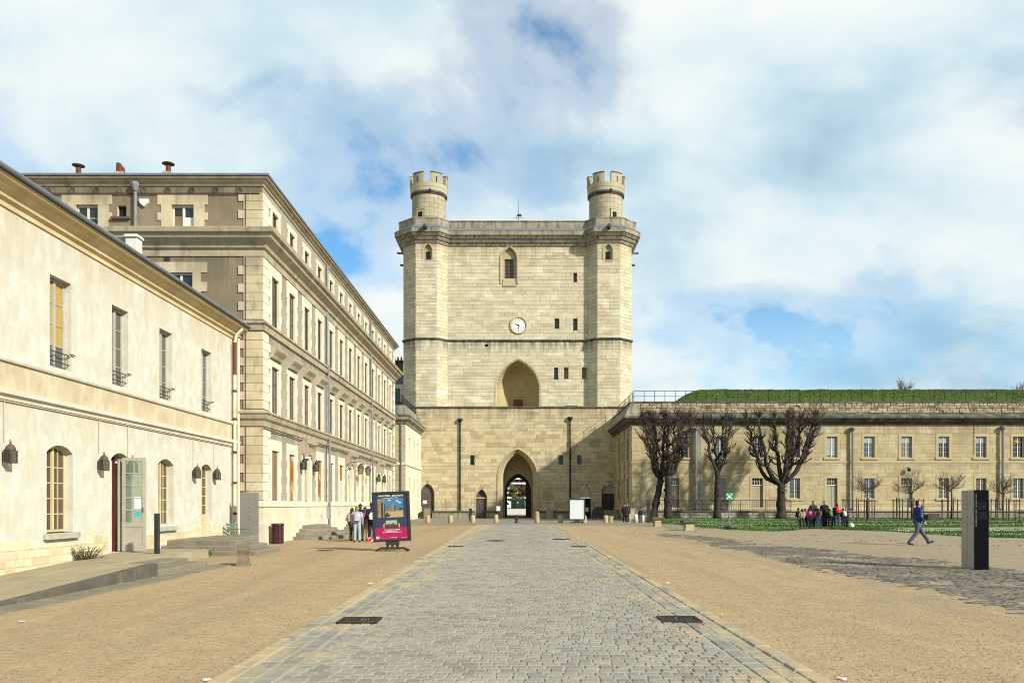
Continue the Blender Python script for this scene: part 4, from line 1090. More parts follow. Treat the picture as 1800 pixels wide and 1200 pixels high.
# ================================================================== LONG FOUR-STOREY BUILDING
A4 = 10.3
LB = thing('long_barracks', 'long four-storey stone and stucco barracks with rows of tall windows on the left', 'building', (-A4, 32, 0))
FB = Fr(LB, -A4, 0, 0, 90)
FE = Fr(LB, 0, 32, 0, 0)
yA, yB = 32.0, 66.0
bays = [33.65 + 2.505 * k for k in range(13)]
DOORS = (2, 6, 10)
hol = []
for k, b in enumerate(bays):
    hol.append(rect(b - .47, b + .47, 9.03, 11.1)); hol.append(rect(b - .47, b + .47, 5.40, 7.35))
    hol.append(rect(b - .47, b + .47, 1.75 if k not in DOORS else .62, 3.85)); hol.append(rect(b - .42, b + .42, 12.72, 13.82))
mb = MB(FB); mb.panel(rect(yA, yB, -.1, 14.7), hol, 0, 0, .2, 1); mb.build('facade_wall', [m_stucco, m_dress], LB)
ends = [rect(-17.8, -16.9, 12.62, 13.62), rect(-13.95, -13.05, 12.62, 13.62), rect(-14.1, -13.1, 9.0, 10.9), rect(-16.13, -15.77, 13.15, 13.6), rect(-21.7, -20.8, 12.62, 13.62)]
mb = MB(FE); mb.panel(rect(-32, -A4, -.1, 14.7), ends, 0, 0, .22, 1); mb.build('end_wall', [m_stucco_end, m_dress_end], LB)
mb = MB(FE); mb.box(-32, -A4 - .3, .4, 33.8, 0, 14.6); mb.build('building_body', m_stucco_end, LB)
mb = MB(Fr(LB, -A4, 66, 0, 0)); mb.panel(rect(-20, 0, 0, 14.7), [], 0); mb.build('far_end_wall', m_stucco, LB)
PLB = [(-32, 32), (-A4, 32), (-A4, 66), (-32, 66)]
PLB_ = [(x + A4, y - 32) for x, y in PLB]
def ring(name, prof, mt):
    mb = MB(); plan_loft(mb, PLB_, prof); return mb.build(name, mt, LB)
ring('main_cornice', [(0, 11.55), (.05, 11.55), (.07, 11.80), (.16, 11.86), (.20, 11.98), (.46, 12.18), (.50, 12.30), (.62, 12.36), (.66, 12.52), (.60, 12.56), (0, 12.68)], m_cornice_l)
ring('string_course', [(0, 8.55), (.10, 8.58), (.13, 8.80), (.20, 8.84), (.20, 8.92), (0, 9.0)], m_cornice_l)
ring('string_course', [(0, 4.72), (.05, 4.75), (.08, 4.95), (.18, 5.04), (.24, 5.20), (.30, 5.24), (.30, 5.32), (0, 5.42)], m_cornice_l)
ring('eave_moulding', [(0, 14.36), (.05, 14.37), (.07, 14.44), (.16, 14.50), (.18, 14.58), (.28, 14.60), (.28, 14.66), (0, 14.68)], m_cornice_l)
ring('plinth_cap', [(0, 1.50), (.10, 1.50), (.12, 1.66), (0, 1.74)], m_dress)
ring('plinth_face', [(.055, -.1), (.055, 1.50)], m_plinth)
ring('plinth_base', [(.05, .86), (.13, .84), (.15, -.1)], m_plinth)
mb = MB(); plan_loft(mb, PLB_, [(.26, 14.67), (.34, 14.68), (.34, 14.76), (-3.5, 16.2), (-9, 17.0)]); mb.build('roof', m_zinc, LB)
# quoins at the corner (both faces) and far end
def quoins(fr, edge, sgn, mt, zr, wlong=1.02, wshort=.80):
    for (za, zb) in zr:
        n = max(1, round((zb - za) / .36)); h = (zb - za) / n
        for k in range(n):
            w = wlong if k % 2 else wshort
            a, b = (edge, edge + sgn * w) if sgn > 0 else (edge + sgn * w, edge)
            mb = MB(fr); mb.bbox(a + (.0 if sgn < 0 else .0), b, -.045, .0, za + k * h + .008, za + (k + 1) * h - .008, .008); mb.build('quoin', mt, LB)
ZR = ((1.76, 4.70), (5.44, 8.53), (9.02, 11.53), (12.72, 14.10))
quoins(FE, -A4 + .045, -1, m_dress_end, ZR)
quoins(FB, yA - .0, 1, m_dress, ZR, .92, .66)
quoins(FB, yB, -1, m_dress, ZR, .8, .55)
mb = MB(FE); mb.tube([(-A4 - .66, -.065, .9), (-A4 - .66, -.065, 4.7)], .012, 5); mb.tube([(-A4 - .66, -.065, 5.45), (-A4 - .66, -.065, 11.5)], .012, 5); mb.tube([(-A4 - .66, -.065, 12.7), (-A4 - .66, -.065, 14.05)], .012, 5)
mb.tube([(-30, -.06, 14.06), (-A4 - .1, -.06, 14.06)], .022, 5); mb.build('cable', m_iron, LB)
# toothed window surrounds
def surround_mesh(w, h, mt, side=.30, tooth=.12, top=.34, zt=.36, bottom=0.0):
    hw = w / 2; Lp = []
    n = max(2, round(h / zt)); hh = h / n
    P_ = [(hw, -bottom)]
    for k in range(n):
        e = side + (tooth if k % 2 else 0)
        P_ += [(hw + e, k * hh - (bottom if k == 0 else 0)), (hw + e, (k + 1) * hh)]
    P_ += [(hw + side + tooth, h), (hw + side + tooth, h + top)]
    P_ = P_ + [(-a, b) for a, b in P_[::-1]]
    P_ += [(-hw, h), (hw, h)]
    # order: right bottom up, over the top, left side down, back along the opening
    P_ = P_[:-2] + [(-hw, h), (hw, h)]
    mb = MB(); mb.prism(P_, -.03, 0.004)
    return mb.mesh('window_surround', mt)
sm_a = surround_mesh(.96, 2.07, m_dress, .28, .1, .42); sm_b = surround_mesh(.96, 1.95, m_dress, .24, .1, .22)
sm_c = surround_mesh(.96, 2.10, m_dress, .28, .1, .45); sm_d = surround_mesh(.86, 1.10, m_dress, .24, .08, .26); sm_e = surround_mesh(.96, 3.2, m_dress, .42, 0.0, .3)
def hood_mesh():
    mb = MB()
    mb.extrude_along([(0, 0), (-.10, .02), (-.16, .14), (-.30, .28), (-.34, .34), (-.34, .42), (0, .46)], -.68, .68)
    return mb.mesh('window_hood', m_cornice_l)
hood = hood_mesh()
m_wfbrown = M('brown_window_paint', (.13, .10, .07), (.08, .065, .05), 3, .7, .05, 30)
wA = make_window('window', .94, 2.06, 2, 3, m_wfbrown, m_glass, LB, panes=False)
wD = make_window('window', .84, 1.08, 2, 2, m_wfbrown, m_glass, LB, panes=False)
firstA, firstC, firstD = True, True, True
vr = random.Random(77)
m_curtain = M('dusty_curtain_glass', (.19, .17, .13), (.12, .105, .08), 2.5, .25, 0, spec=.5)
m_blueglass = M('bluish_glass', (.05, .07, .09), (.03, .04, .05), 1.5, .05, .1, 2.0, spec=.9)  # bluish base colour, one of the random pane variants
def vary(o, ms, p=.5):
    for c in o.children:
        if c.name.startswith('pane') and vr.random() < p:
            c.material_slots[0].link = 'OBJECT'; c.material_slots[0].material = vr.choice(ms)
    return o
def boards(w, h, mt, n=4, top=None):
    mb = MB()
    for k in range(n):
        a = -w / 2 + w * k / n; mb.bbox(a + .004, a + w / n - .004, -.03 + R.uniform(-.006, .006), .03, 0, h, .006)
    return mb
shm = [m_brownboard, m_rust, None, m_rust, m_brownboard, m_paleboard, None, m_paleboard, m_paleboard, m_paleboard, None, m_paleboard, m_brownboard]
for k, b in enumerate(bays):
    for (me, z) in ((sm_a, 9.03), (sm_b, 5.40), (sm_d, 12.72)): FB.put(link('window_surround', me, LB), b, 0, z)
    FB.put(link('window_hood', hood, LB), b, 0, 7.66)
    o = wA if firstA else copy_tree(wA, LB); firstA = False; FB.put(o, b, .10, 9.035); vary(o, [m_curtain, m_blueglass, m_brownboard])
    o = copy_tree(wA, LB); FB.put(o, b, .10, 5.405); vary(o, [m_curtain, m_blueglass, m_brownboard]); o.scale = (1, 1, .945)
    o = wD if firstD else copy_tree(wD, LB); firstD = False; FB.put(o, b, .11, 12.73)
    if k in DOORS:
        FB.put(link('door_surround', sm_e, LB), b, 0, .62)
        d_ = door(LB, FB, b - .47, b + .47, .62, 3.1, .16, m_tanboard, 2, True)
        pane(LB, FB, rect(b - .47, b + .47, 3.14, 3.85), .17, m_glass, (2, 1), 'transom_pane')
        mb = MB(FB); mb.extrude_along([(0, 3.95), (-.12, 4.0), (-.16, 4.35), (-.32, 4.5), (-.34, 4.68), (0, 4.7)], b - .95, b + .95); mb.build('door_hood', m_cornice_l, LB)
        mb = MB(FB)
        for s in (-1, 1): mb.prism([(b + s * .62, 3.9), (b + s * .82, 3.9), (b + s * .82, 4.5), (b + s * .62, 4.5)], -.26, -.03)
        mb.build('door_bracket', m_cornice_l, LB)
    else:
        FB.put(link('window_surround', sm_c, LB), b, 0, 1.75)
        if shm[k] in (m_paleboard,):
            o = boards(.94, 1.25, m_paleboard).build('shutter', m_paleboard, LB); FB.put(o, b, .09, 1.755)
            o = boards(.94, .83, m_brownboard).build('shutter', m_rust, LB); FB.put(o, b, .09, 3.01)
        else:
            o = boards(.94, 2.09, shm[k]).build('shutter', shm[k], LB); FB.put(o, b, .09, 1.755)
# end wall windows
def end_window(u, z, w, h, gm, cols=2, rows=2, nm='window'):
    o = make_window(nm, w, h, cols, rows, m_wfwhite, gm, LB, panes=True); FE.put(o, u, .14, z); return o
end_window(-17.35, 12.63, .88, .98, m_glass); end_window(-13.5, 12.63, .88, .98, m_glass); end_window(-13.6, 9.01, .98, 1.88, m_glass, 2, 3); end_window(-21.25, 12.63, .88, .98, m_glass)
# one sash of that window boarded and one blind
mb = MB(FE); mb.box(-13.46, -13.12, .12, .135, 12.68, 13.15); mb.build('window_blind', m_petal, LB)
mb = MB(FE); mb.box(-13.88, -13.55, .12, .135, 12.68, 13.2); mb.build('window_board', m_brownboard, LB)
pane(LB, FE, ends[3], .15, m_void, None, 'dark_opening')
mb = MB(FE); mb.box(-16.35, -15.6, -.12, .02, 13.03, 13.12); mb.build('window_sill', m_darkstone, LB)
for (u, z, w, h) in ((-17.35, 12.70, .90, .92), (-13.5, 12.70, .90, .92), (-21.25, 12.7, .9, .92)):
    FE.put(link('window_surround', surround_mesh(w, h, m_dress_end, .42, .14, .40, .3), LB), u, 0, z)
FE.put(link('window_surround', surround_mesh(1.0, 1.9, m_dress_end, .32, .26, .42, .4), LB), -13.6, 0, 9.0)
mb = MB(FE); mb.tube([(-15.35, -.12, 14.55), (-15.35, -.12, 14.2), (-15.35, -.12, 12.62)], .065, 8); mb.lathe([(.08, 0), (.16, .25), (.16, .35)], 8, (-15.35, -.14, 14.12)); mb.build('downpipe', m_pipe, LB)
for k in range(11):
    u = PX(421, 32) - k * .96
    mb = MB(FE); mb.loft([[(u + r * math.cos(a), d, 14.21 + r * math.sin(a)) for a in [2 * math.pi * j / 10 for j in range(10)]] for r, d in ((.13, 0), (.13, -.03), (.085, -.03), (.085, -.004))], True, False, True); mb.build('vent', m_darkstone, LB)
mb = MB(FE); mb.prism([(-15.2, 13.83), (-14.85, 13.83), (-14.85, 13.68), (-15.02, 13.52), (-15.2, 13.68)], -.1, -.002); mb.build('vent_box', m_white, LB)
mb = MB(FE); mb.box(-14.25, -14.02, -.02, .0, 11.32, 11.52); mb.build('vent_grille', m_iron, LB)
# downpipes along the front
for y in (42.45, 55.0):
    mb = MB(FB); mb.tube([(y, -.10, 14.3), (y, -.10, 12.6)], .06, 8); mb.tube([(y, -.10, 12.0), (y, -.10, 9.0)], .06, 8); mb.tube([(y, -.17, 9.0), (y, -.17, 5.4)], .06, 8); mb.tube([(y, -.22, 5.4), (y, -.22, .2)], .065, 8)
    mb.build('downpipe', m_pipe, LB)
mb = MB(FB); mb.tube([(31.9, -.1, 4.68)] + [(32 + k * 1.7, -.07, 4.66 - .04 * (k % 2)) for k in range(20)], .02, 5); mb.build('cable', m_iron, LB)
# chimneys of the long building
RFZ = [(138, 309, 294, 'a'), (211, 309, 291, 'b'), (296, 309, 291, 'a')]
for x, ya, yb, k in RFZ:
    u = PX(x, 34.5); z0 = 15.2; zt = PZ(yb, 34.5)
    mb = MB(Fr(LB, u, 34.5, 0, 0))
    mb.bbox(-.2, .2, -.16, .16, z0 - .2, zt - .30, .03)
    c_ = mb.build('chimney', m_cornice_l, LB)
    mb = MB(Fr(LB, u, 34.5, 0, 0)); mb.lathe([(.115, zt - .32), (.10, zt + .02)], 10)
    if k == 'b': mb.lathe([(.11, zt - .32), (.09, zt + .10)], 10, (-.06, 0, 0)); mb.lathe([(.08, zt - .32), (.07, zt - .10)], 10, (.13, 0, 0))
    mb.build('chimney_pot', m_piperust, c_)
    if k == 'a':
        mb = MB(Fr(LB, u, 34.5, 0, 0)); mb.lathe([(.27, zt + .06), (.24, zt + .09), (.0, zt + .13)], 10); mb.tube([(-.1, 0, zt), (-.1, 0, zt + .1)], .015, 4); mb.tube([(.1, 0, zt), (.1, 0, zt + .1)], .015, 4); mb.build('chimney_cowl', m_darkstone, c_)
# rounded steps at the doors
def round_steps(y, lab, n=4, r0=2.5, r1=1.1):
    t = thing('rounded_steps', lab, 'stairs', (-A4 + .16, y, 0)); fr = Fr(t, -A4 + .16, y, 0, 90)
    for k in range(n):
        r = r0 - (r0 - r1) * k / (n - 1); h = .62 / n
        A_ = [(r * math.cos(math.pi * j / 16) * 1.15, -r * .82 * math.sin(math.pi * j / 16)) for j in range(17)]
        mb = MB(fr); mb.loft([[(u, d, h * k + .001) for u, d in A_], [(u, d, h * (k + 1) - .03) for u, d in A_], [(u * .985, d * .985, h * (k + 1)) for u, d in A_]], True, True, True); mb.build('step', m_step, t)
round_steps(bays[2], 'rounded worn stone steps at the first door of the long barracks')
round_steps(bays[6], 'rounded stone steps at the barracks door behind the waiting visitors')
round_steps(bays[10], 'rounded stone steps at the farthest barracks door', 4, 2.0, 1.0)
# lanterns of the long building
GB = 'wall lanterns on the long barracks'
for k, (u, lab_) in enumerate(((bays[2] - 1.15, 'dark wall lantern left of the first barracks door'), (bays[2] + 1.15, 'dark wall lantern right of the first barracks door'),
     (bays[10] - 1.15, 'dark wall lantern left of the farthest barracks door'), (bays[10] + 1.15, 'dark wall lantern right of the farthest barracks door'))):
    if k == 0: lb0 = make_lantern(1.15, m_iron, lab_, GB); o = lb0
    else: o = copy_tree(lb0); o['label'] = lab_
    o.location = (-A4 + .03, u, 3.42); o.rotation_euler = (0, 0, rad(90)); o.scale = (.72, .72, .9)
for k, (u, lab_) in enumerate(((bays[6] - 1.1, 'rusty street lantern hanging from a long bracket, left of the middle barracks door'), (bays[6] + 1.2, 'rusty street lantern hanging from a long bracket, right of the middle barracks door'))):
    t = thing('bracket_lantern', lab_, 'lantern', (-A4, u, 3.45), rad(90), 'bracket lanterns by the middle door'); t.scale = (.66, .66, .66)
    mb = MB(); mb.tube([(0, 0, .75), (0, -.5, 1.0), (0, -1.25, 1.05), (0, -1.3, .95)], .025, 6); mb.tube([(0, 0, .2), (0, -.6, .8), (0, -.7, 1.0)], .018, 5); mb.build('bracket', m_iron, t)
    mb = MB(); mb.lathe([(.33, .52), (.32, .56), (.24, .72), (.1, .84), (.06, .95), (.0, .97)], 8, (0, -1.3, -.05)); mb.build('hood', m_copper, t)
    mb = MB(); mb.lathe([(.15, 0), (.31, .52)], 6, (0, -1.3, -.05)); mb.build('lamp_glass', m_lampglass, t)
    mb = MB()
    for j in range(6): a = 2 * math.pi * j / 6; mb.tube([(.155 * math.cos(a), -1.3 + .155 * math.sin(a), -.05), (.315 * math.cos(a), -1.3 + .315 * math.sin(a), .47)], .014, 4)
    mb.lathe([(.16, -.03), (.16, .0)], 6, (0, -1.3, -.05)); mb.build('cage', m_iron, t)

# ================================================================== LEFT PAVILION beside the tower
PV = thing('corner_pavilion', 'small two-storey stone pavilion between the barracks and the tower', 'pavilion', (-11.3, 79.5, 0))
PP = [(-20, 79.5), (-11.3, 79.5), (-11.3, 91.98)]; PPl = [(x + 11.3, y - 79.5) for x, y in PP]
fpa, fpb = Fr(PV, 0, 79.5, 0, 0), Fr(PV, -11.3, 0, 0, 90)
ph = []
for y in (82.4, 86.0, 89.3):
    ph += [rect(y - .5, y + .5, 6.3, 8.4), rect(y - .5, y + .5, 2.2, 4.3)]
mb = MB(fpa); mb.panel(rect(-20, -11.3, 0, 10), [], 0); mb.build('front_wall', m_wingdress, PV)
mb = MB(fpb); mb.panel(rect(79.5, 91.98, 0, 10), ph, 0, 0, .3); mb.build('side_wall', m_dress, PV)
for y in (82.4, 86.0, 89.3):
    for z, h in ((6.3, 2.1), (2.2, 2.1)):
        o = make_window('window', .98, h - .02, 2, 4, m_wfgrey, m_glass, PV, panes=False); fpb.put(o, y, .2, z + .01)
stones(PV, fpa, lay(-20, -11.3, .2, 9.5, .5, (.8, 1.5)), m_wingdress, 60)
for nm, pr, mt in (('string_course', [(0, 5.5), (.1, 5.52), (.12, 5.75), (0, 5.8)], m_dress), ('cornice', [(0, 9.6), (.08, 9.62), (.2, 9.85), (.45, 10.05), (.5, 10.3)], m_cornice), ('cornice_cap', [(.5, 10.3), (.53, 10.32), (.53, 10.42), (0, 10.6)], m_darkstone), ('parapet', [(.0, 10.5), (-.05, 11.5), (-.5, 11.55), (-.5, 10.5)], m_cornice), ('plinth', [(.08, 0), (.08, 1.3), (0, 1.4)], m_dress)):
    mb = MB(); plan_loft(mb, PPl, pr); mb.build(nm, mt, PV)
mb = MB(fpa); mb.tube([(PX(705, 79.3), -.15, 0), (PX(705, 79.3), -.15, 9.8)], .06, 6); mb.build('downpipe', m_pipe, PV)
mb = MB(); mb.poly([(x, y, 10.7) for x, y in [(-8.7, 0), (0, 0), (0, 12.4), (-8.7, 12.4)]]); mb.build('roof_deck', m_lead, PV)
def railing(lab, P_, z, h=1.1, sp=1.0, group=None, thick=.03, balusters=0):
    t = thing('railing', lab, 'railing', (P_[0][0], P_[0][1], z), 0, group); b = t.location
    pm = None
    pts = []
    for (a, c_) in zip(P_, P_[1:]):
        va, vb = Vector(a), Vector(c_); n = max(1, round((vb - va).length / sp))
        for k in range(n): pts.append(va.lerp(vb, k / n))
    pts.append(Vector(P_[-1]))
    mbp = MB().tube([(0, 0, 0), (0, 0, h)], thick, 5).mesh('post', m_iron)
    for p in pts:
        o = link('post', mbp, t); o.location = (p.x - b.x, p.y - b.y, 0)
    for zz in ((h, h * .5) if not balusters else (h, .1)):
        mb = MB(); mb.tube([(p[0] - b.x, p[1] - b.y, zz) for p in P_], thick * .9, 5); mb.build('rail', m_iron, t)
    if balusters:
        mb = MB()
        for p, q in zip(pts, pts[1:]):
            for k in range(1, balusters): r = p.lerp(q, k / balusters); mb.tube([(r.x - b.x, r.y - b.y, .1), (r.x - b.x, r.y - b.y, h)], .014, 4)
        mb.build('balusters', m_iron, t)
    return t
railing('black iron railing on the roof edge of the small left pavilion', [(-18, 79.9), (-11.8, 79.9), (-11.8, 91.5)], 11.5, 1.1, .5)

# ================================================================== RIGHT WING
WY = 78.0; WX = PX(1110, WY)
RW = thing('right_wing', 'long two-storey honey stone wing with dark cornice and rubble parapet right of the tower', 'building', (WX, WY, 0))
fw, fs = Fr(RW, 0, WY, 0, 0), Fr(RW, WX, 0, 0, -90)    # fs: u = -world y
def wz(y): return PZ(y, WY)
def wx(x): return PX(x, WY)
cen = [1790 - 65.5 * k for k in range(-6, 10)]
kk = list(range(-6, 10))
wh = []
WT = 1.0                                    # terrace level
for k, c in zip(kk, cen):
    u = wx(c) if k != 9 else wx(1184)
    wh.append(rect(wx(c) - .52, wx(c) + .52, wz(804), wz(767)))
    if k % 2 and k > 2: wh.append(rect(u - .52, u + .52, WT, wz(840)))
    else: wh.append(rect(u - .5, u + .5, wz(876), wz(840)))
mb = MB(fw); mb.panel(rect(WX, wx(2420), -.1, 10), wh, 0, 0, .28); mb.build('front_wall', m_wingback, RW)
sh = []
for y in (81.0, 84.5, 88.0):
    sh += [rect(-y - .45, -y + .45, 6.1, 8.2), rect(-y - .45, -y + .45, 2.2, 4.2)]
mb = MB(fs); mb.panel(rect(-91.98, -WY, -.1, 10), sh, 0, 0, .28); mb.build('side_wall', m_wingback, RW)
for y in (81.0, 84.5, 88.0):
    for z, h in ((6.1, 2.1), (2.2, 2.0)):
        o = make_window('window', .88, h - .02, 2, 4, m_wfgrey, m_glass, RW, panes=False); fs.put(o, -y, .2, z + .01)
# dressed frames round each window
fm_u = MB(); 
def flat_frame(w, h, e=.26, t=.035, sill=True):
    mb = MB(); hw = w / 2
    mb.panel([(-hw - e, -.02), (hw + e, -.02), (hw + e, h + e), (-hw - e, h + e)] if False else outline_with_feet(-hw - e, hw + e, 0, h + e, [[(hw, 0), (hw, h), (-hw, h), (-hw, 0)]]), [], -t)
    o_ = outline_with_feet(-hw - e, hw + e, 0, h + e, [[(hw, 0), (hw, h), (-hw, h), (-hw, 0)]])
    mb.loft([[(a, -t, b) for a, b in o_], [(a, .0, b) for a, b in o_]], True)
    if sill: mb.box(-hw - e - .05, hw + e + .05, -.10, .0, -.18, -.001)
    return mb.mesh('window_surround', m_wingdress)
hU, hG = wz(767) - wz(804), wz(840) - wz(876)
ffu, ffg, ffd = flat_frame(1.04, hU), flat_frame(1.0, hG), flat_frame(1.04, wz(840) - WT, sill=False)
winU = winG = None
m_blind = M('pale_blue_blind', (.34, .37, .36), (.27, .30, .30), 2, .5, 0)
frames_r = []
for k, c in zip(kk, cen):
    u = wx(c)
    fw.put(link('window_surround', ffu, RW), u, 0, wz(804)); frames_r.append(rect(u - .79, u + .79, wz(804) - .18, wz(767) + .26))
    if winU is None: winU = make_window('window', 1.02, hU - .02, 4, 4, m_wfwhite, m_glass, RW, panes=False, bar=.03, fw=.04); o = winU
    else: o = copy_tree(winU, RW)
    fw.put(o, u, .16, wz(804) + .01); vary(o, [m_glassb, m_blueglass, m_curtain], .45)
    if k in (0, 2, 3, 4, 5, 1):
        mb = MB(fw)
        for s in ((0, 1) if k != 5 else (0, 1)):
            if k == 0: continue
            mb.box(u + (-.45 if s == 0 else .05), u + (-.05 if s == 0 else .45), .148, .152, wz(778 if k != 5 else 800), wz(768))
        if mb.v: mb.build('window_blind', m_blind, RW)
    ug = u if k != 9 else wx(1184)
    if k % 2 and k > 2:
        fw.put(link('door_surround', ffd, RW), ug, 0, WT); frames_r.append(rect(ug - .78, ug + .78, WT, wz(840) + .26))
        d_ = door(RW, fw, ug - .51, ug + .51, WT, wz(853), .18, m_tanboard, 2, True)
        mb = MB(fw); mb.box(ug - .52, ug + .52, .1, .26, wz(853), wz(851.5)); mb.build('transom', m_wfwhite, RW)
        pane(RW, fw, rect(ug - .52, ug + .52, wz(851.5), wz(840)), .2, m_glass, None, 'transom_pane')
        mb = MB(fw)
        for j in range(5): mb.box(ug - .50 + j * .24, ug - .46 + j * .24, .15, .198, wz(851.5), wz(840))
        mb.box(ug - .5, ug + .5, .15, .197, wz(846) - .02, wz(846) + .02); mb.build('transom_bars', m_wfwhite, RW)
    else:
        fw.put(link('window_surround', ffg, RW), ug, 0, wz(876)); frames_r.append(rect(ug - .76, ug + .76, wz(876) - .18, wz(840) + .26))
        if winG is None: winG = make_window('window', .98, hG - .02, 4, 5, m_wfwhite, m_glass, RW, panes=False, bar=.03, fw=.04); o = winG
        else: o = copy_tree(winG, RW)
        fw.put(o, ug, .16, wz(876) + .01); vary(o, [m_glassb, m_blueglass, m_curtain], .45)
# star hung in the last top window
m_star = M('orange_paper_star', (0.62, 0.27, 0.03), None, bump=0)
u = wx(1788); z = wz(776); mb = MB(Fr(None, 0, 0, 0, 0))
mb.loft([[((.36 if k % 2 == 0 else .13) * math.sin(math.pi * k / 5) * s, d, (.36 if k % 2 == 0 else .13) * math.cos(math.pi * k / 5) * s) for k in range(10)] for s, d in ((.02, -.07), (1, 0), (.02, .05))], True, True, True)
o = mb.build('paper_star', m_star); o.location = (u - .1, WY + .06, z); tag(o, 'orange paper star hanging in an upper window at the far right', 'star')
# horizontal joints: string courses
for (za, zb, t) in ((wz(806) - .18 - .25, wz(806) - .18, .05), (wz(764) + .08, wz(764) + .13, .03), (wz(886), wz(884), .04)):
    rr_ = [rect(WX, wx(2420), za, zb)]
    segs = cut([(WX + .0, wx(2420), za, zb)], [h for h in wh if True])
    mb = MB(fw)
    for a, b, c_, d_ in segs: mb.box(a, b, -t, -.0, c_, d_)
    mb.build('string_course', m_wingdress, RW)
ws = cut(lay(WX + .95, wx(1860), .05, 9.35, .38, (.5, 1.15), .15), frames_r + [rect(WX, 60, wz(806) - .43, wz(806) - .18), rect(WX, 60, wz(764) + .08, wz(764) + .13)])
stones(RW, fw, ws, m_wing, 250, (.008, .02), .007)
wq = lay(WX, WX + .95, .05, 9.35, .42, (.95, .95)); stones(RW, fw, wq, m_wingdress, 50, (.03, .045), .008, 'quoin')
ss = cut(lay(-91.9, -WY - .0, .05, 9.35, .42, (.6, 1.35)), sh); stones(RW, fs, ss, m_wing, 0, (.012, .03), .008)
mb = MB(fw); mb.box(wx(1860), wx(2420), -.02, -.001, .0, 9.35); mb.build('plain_wall', m_wing, RW)
PW = [(WX, 91.98), (WX, WY), (wx(2420), WY)]; PWl = [(x - WX, y - WY) for x, y in PW]
for nm, pr, mt in (('cornice', [(0, 9.4), (.1, 9.42), (.22, 9.6), (.55, 9.72), (.6, 9.9)], m_darkstone), ('cornice_cap', [(.6, 9.9), (.78, 9.95), (.80, 10.12), (.72, 10.2)], m_darkstone), ('cornice_slope', [(.72, 10.2), (.12, 10.5), (.12, 10.62)], m_darkstone), ('parapet_wall', [(.10, 10.3), (.06, 11.55), (-.5, 11.55)], m_mortar), ('parapet_coping', [(.04, 11.50), (.14, 11.50), (.15, 11.66), (-.5, 11.7)], m_darkstone), ('plinth', [(.09, -.1), (.09, 1.2), (0, 1.3)], m_wingdress)):
    mb = MB(); plan_loft(mb, PWl, pr); mb.build(nm, mt, RW)
fp = Fr(RW, 0, WY - .08, 0, 0)
rp = [q for q in lay(wx(1125), wx(1840), 10.55, 11.50, .24, (.25, .7), .25) if R.random() > .035]
stones(RW, fp, rp, m_rubble, 0, (.02, .11), .012)
fp2 = Fr(RW, WX - .06, 0, 0, -90)
mb = MB(Fr(RW, 0, 0, 0, 0)); mb.poly([(WX - .72, 77.28, 10.2), (WX - .08, WY - .08, 11.5), (WX - .08, 92, 11.5), (WX - .72, 92, 10.2)]); mb.poly([(WX - .72, 77.28, 10.2), (WX - .08, WY - .08, 11.5), (wx(1124), WY - .1, 11.5), (wx(1124), 77.28, 10.2)]); mb.build('sloped_corner_slab', m_cornice, RW)
# grey pipes on the front
for x, yt, w in ((1222, 752, .16), (1230, 752, .06), (1497, 752, .12), (1760, 750, .12)):
    mb = MB(fw); u = wx(x); mb.tube([(u, -.16 - w, .5), (u, -.16 - w, wz(yt))], w, 8)
    if w > .1: mb.lathe([(w, 0), (w * 2.1, .25), (w * 2.1, .4)], 8, (u, -.16 - w, wz(yt) - .35))
    mb.build('downpipe', m_pipe, RW)
mb = MB(fw); mb.tube([(wx(1712), -.05, 11.6), (wx(1712), -.05, 6.5)], .03, 5); mb.build('cable', m_pipe, RW)
for x in (1083, 1088, 1098):
    pass
for y in (80.0, 83, 86.5):
    mb = MB(fs); mb.tube([(-y, -.06, .2), (-y, -.06, 9.5)], .03, 6); mb.build('downpipe', m_pipedark, RW)
# lamp over the third door
WL = thing('wall_lamp', 'small dark round lamp on the right wing wall above a door', 'lamp', (wx(1595), WY, wz(825)))
mb = MB(); mb.lathe([(.0, -.22), (.14, -.16), (.2, 0), (.14, .14), (.0, .18)], 10, (0, -.35, 0)); mb.build('lamp_globe', m_iron, WL); mb = MB(); mb.tube([(0, 0, .2), (0, -.2, .3), (0, -.35, .2)], .03, 5); mb.build('bracket', m_iron, WL)
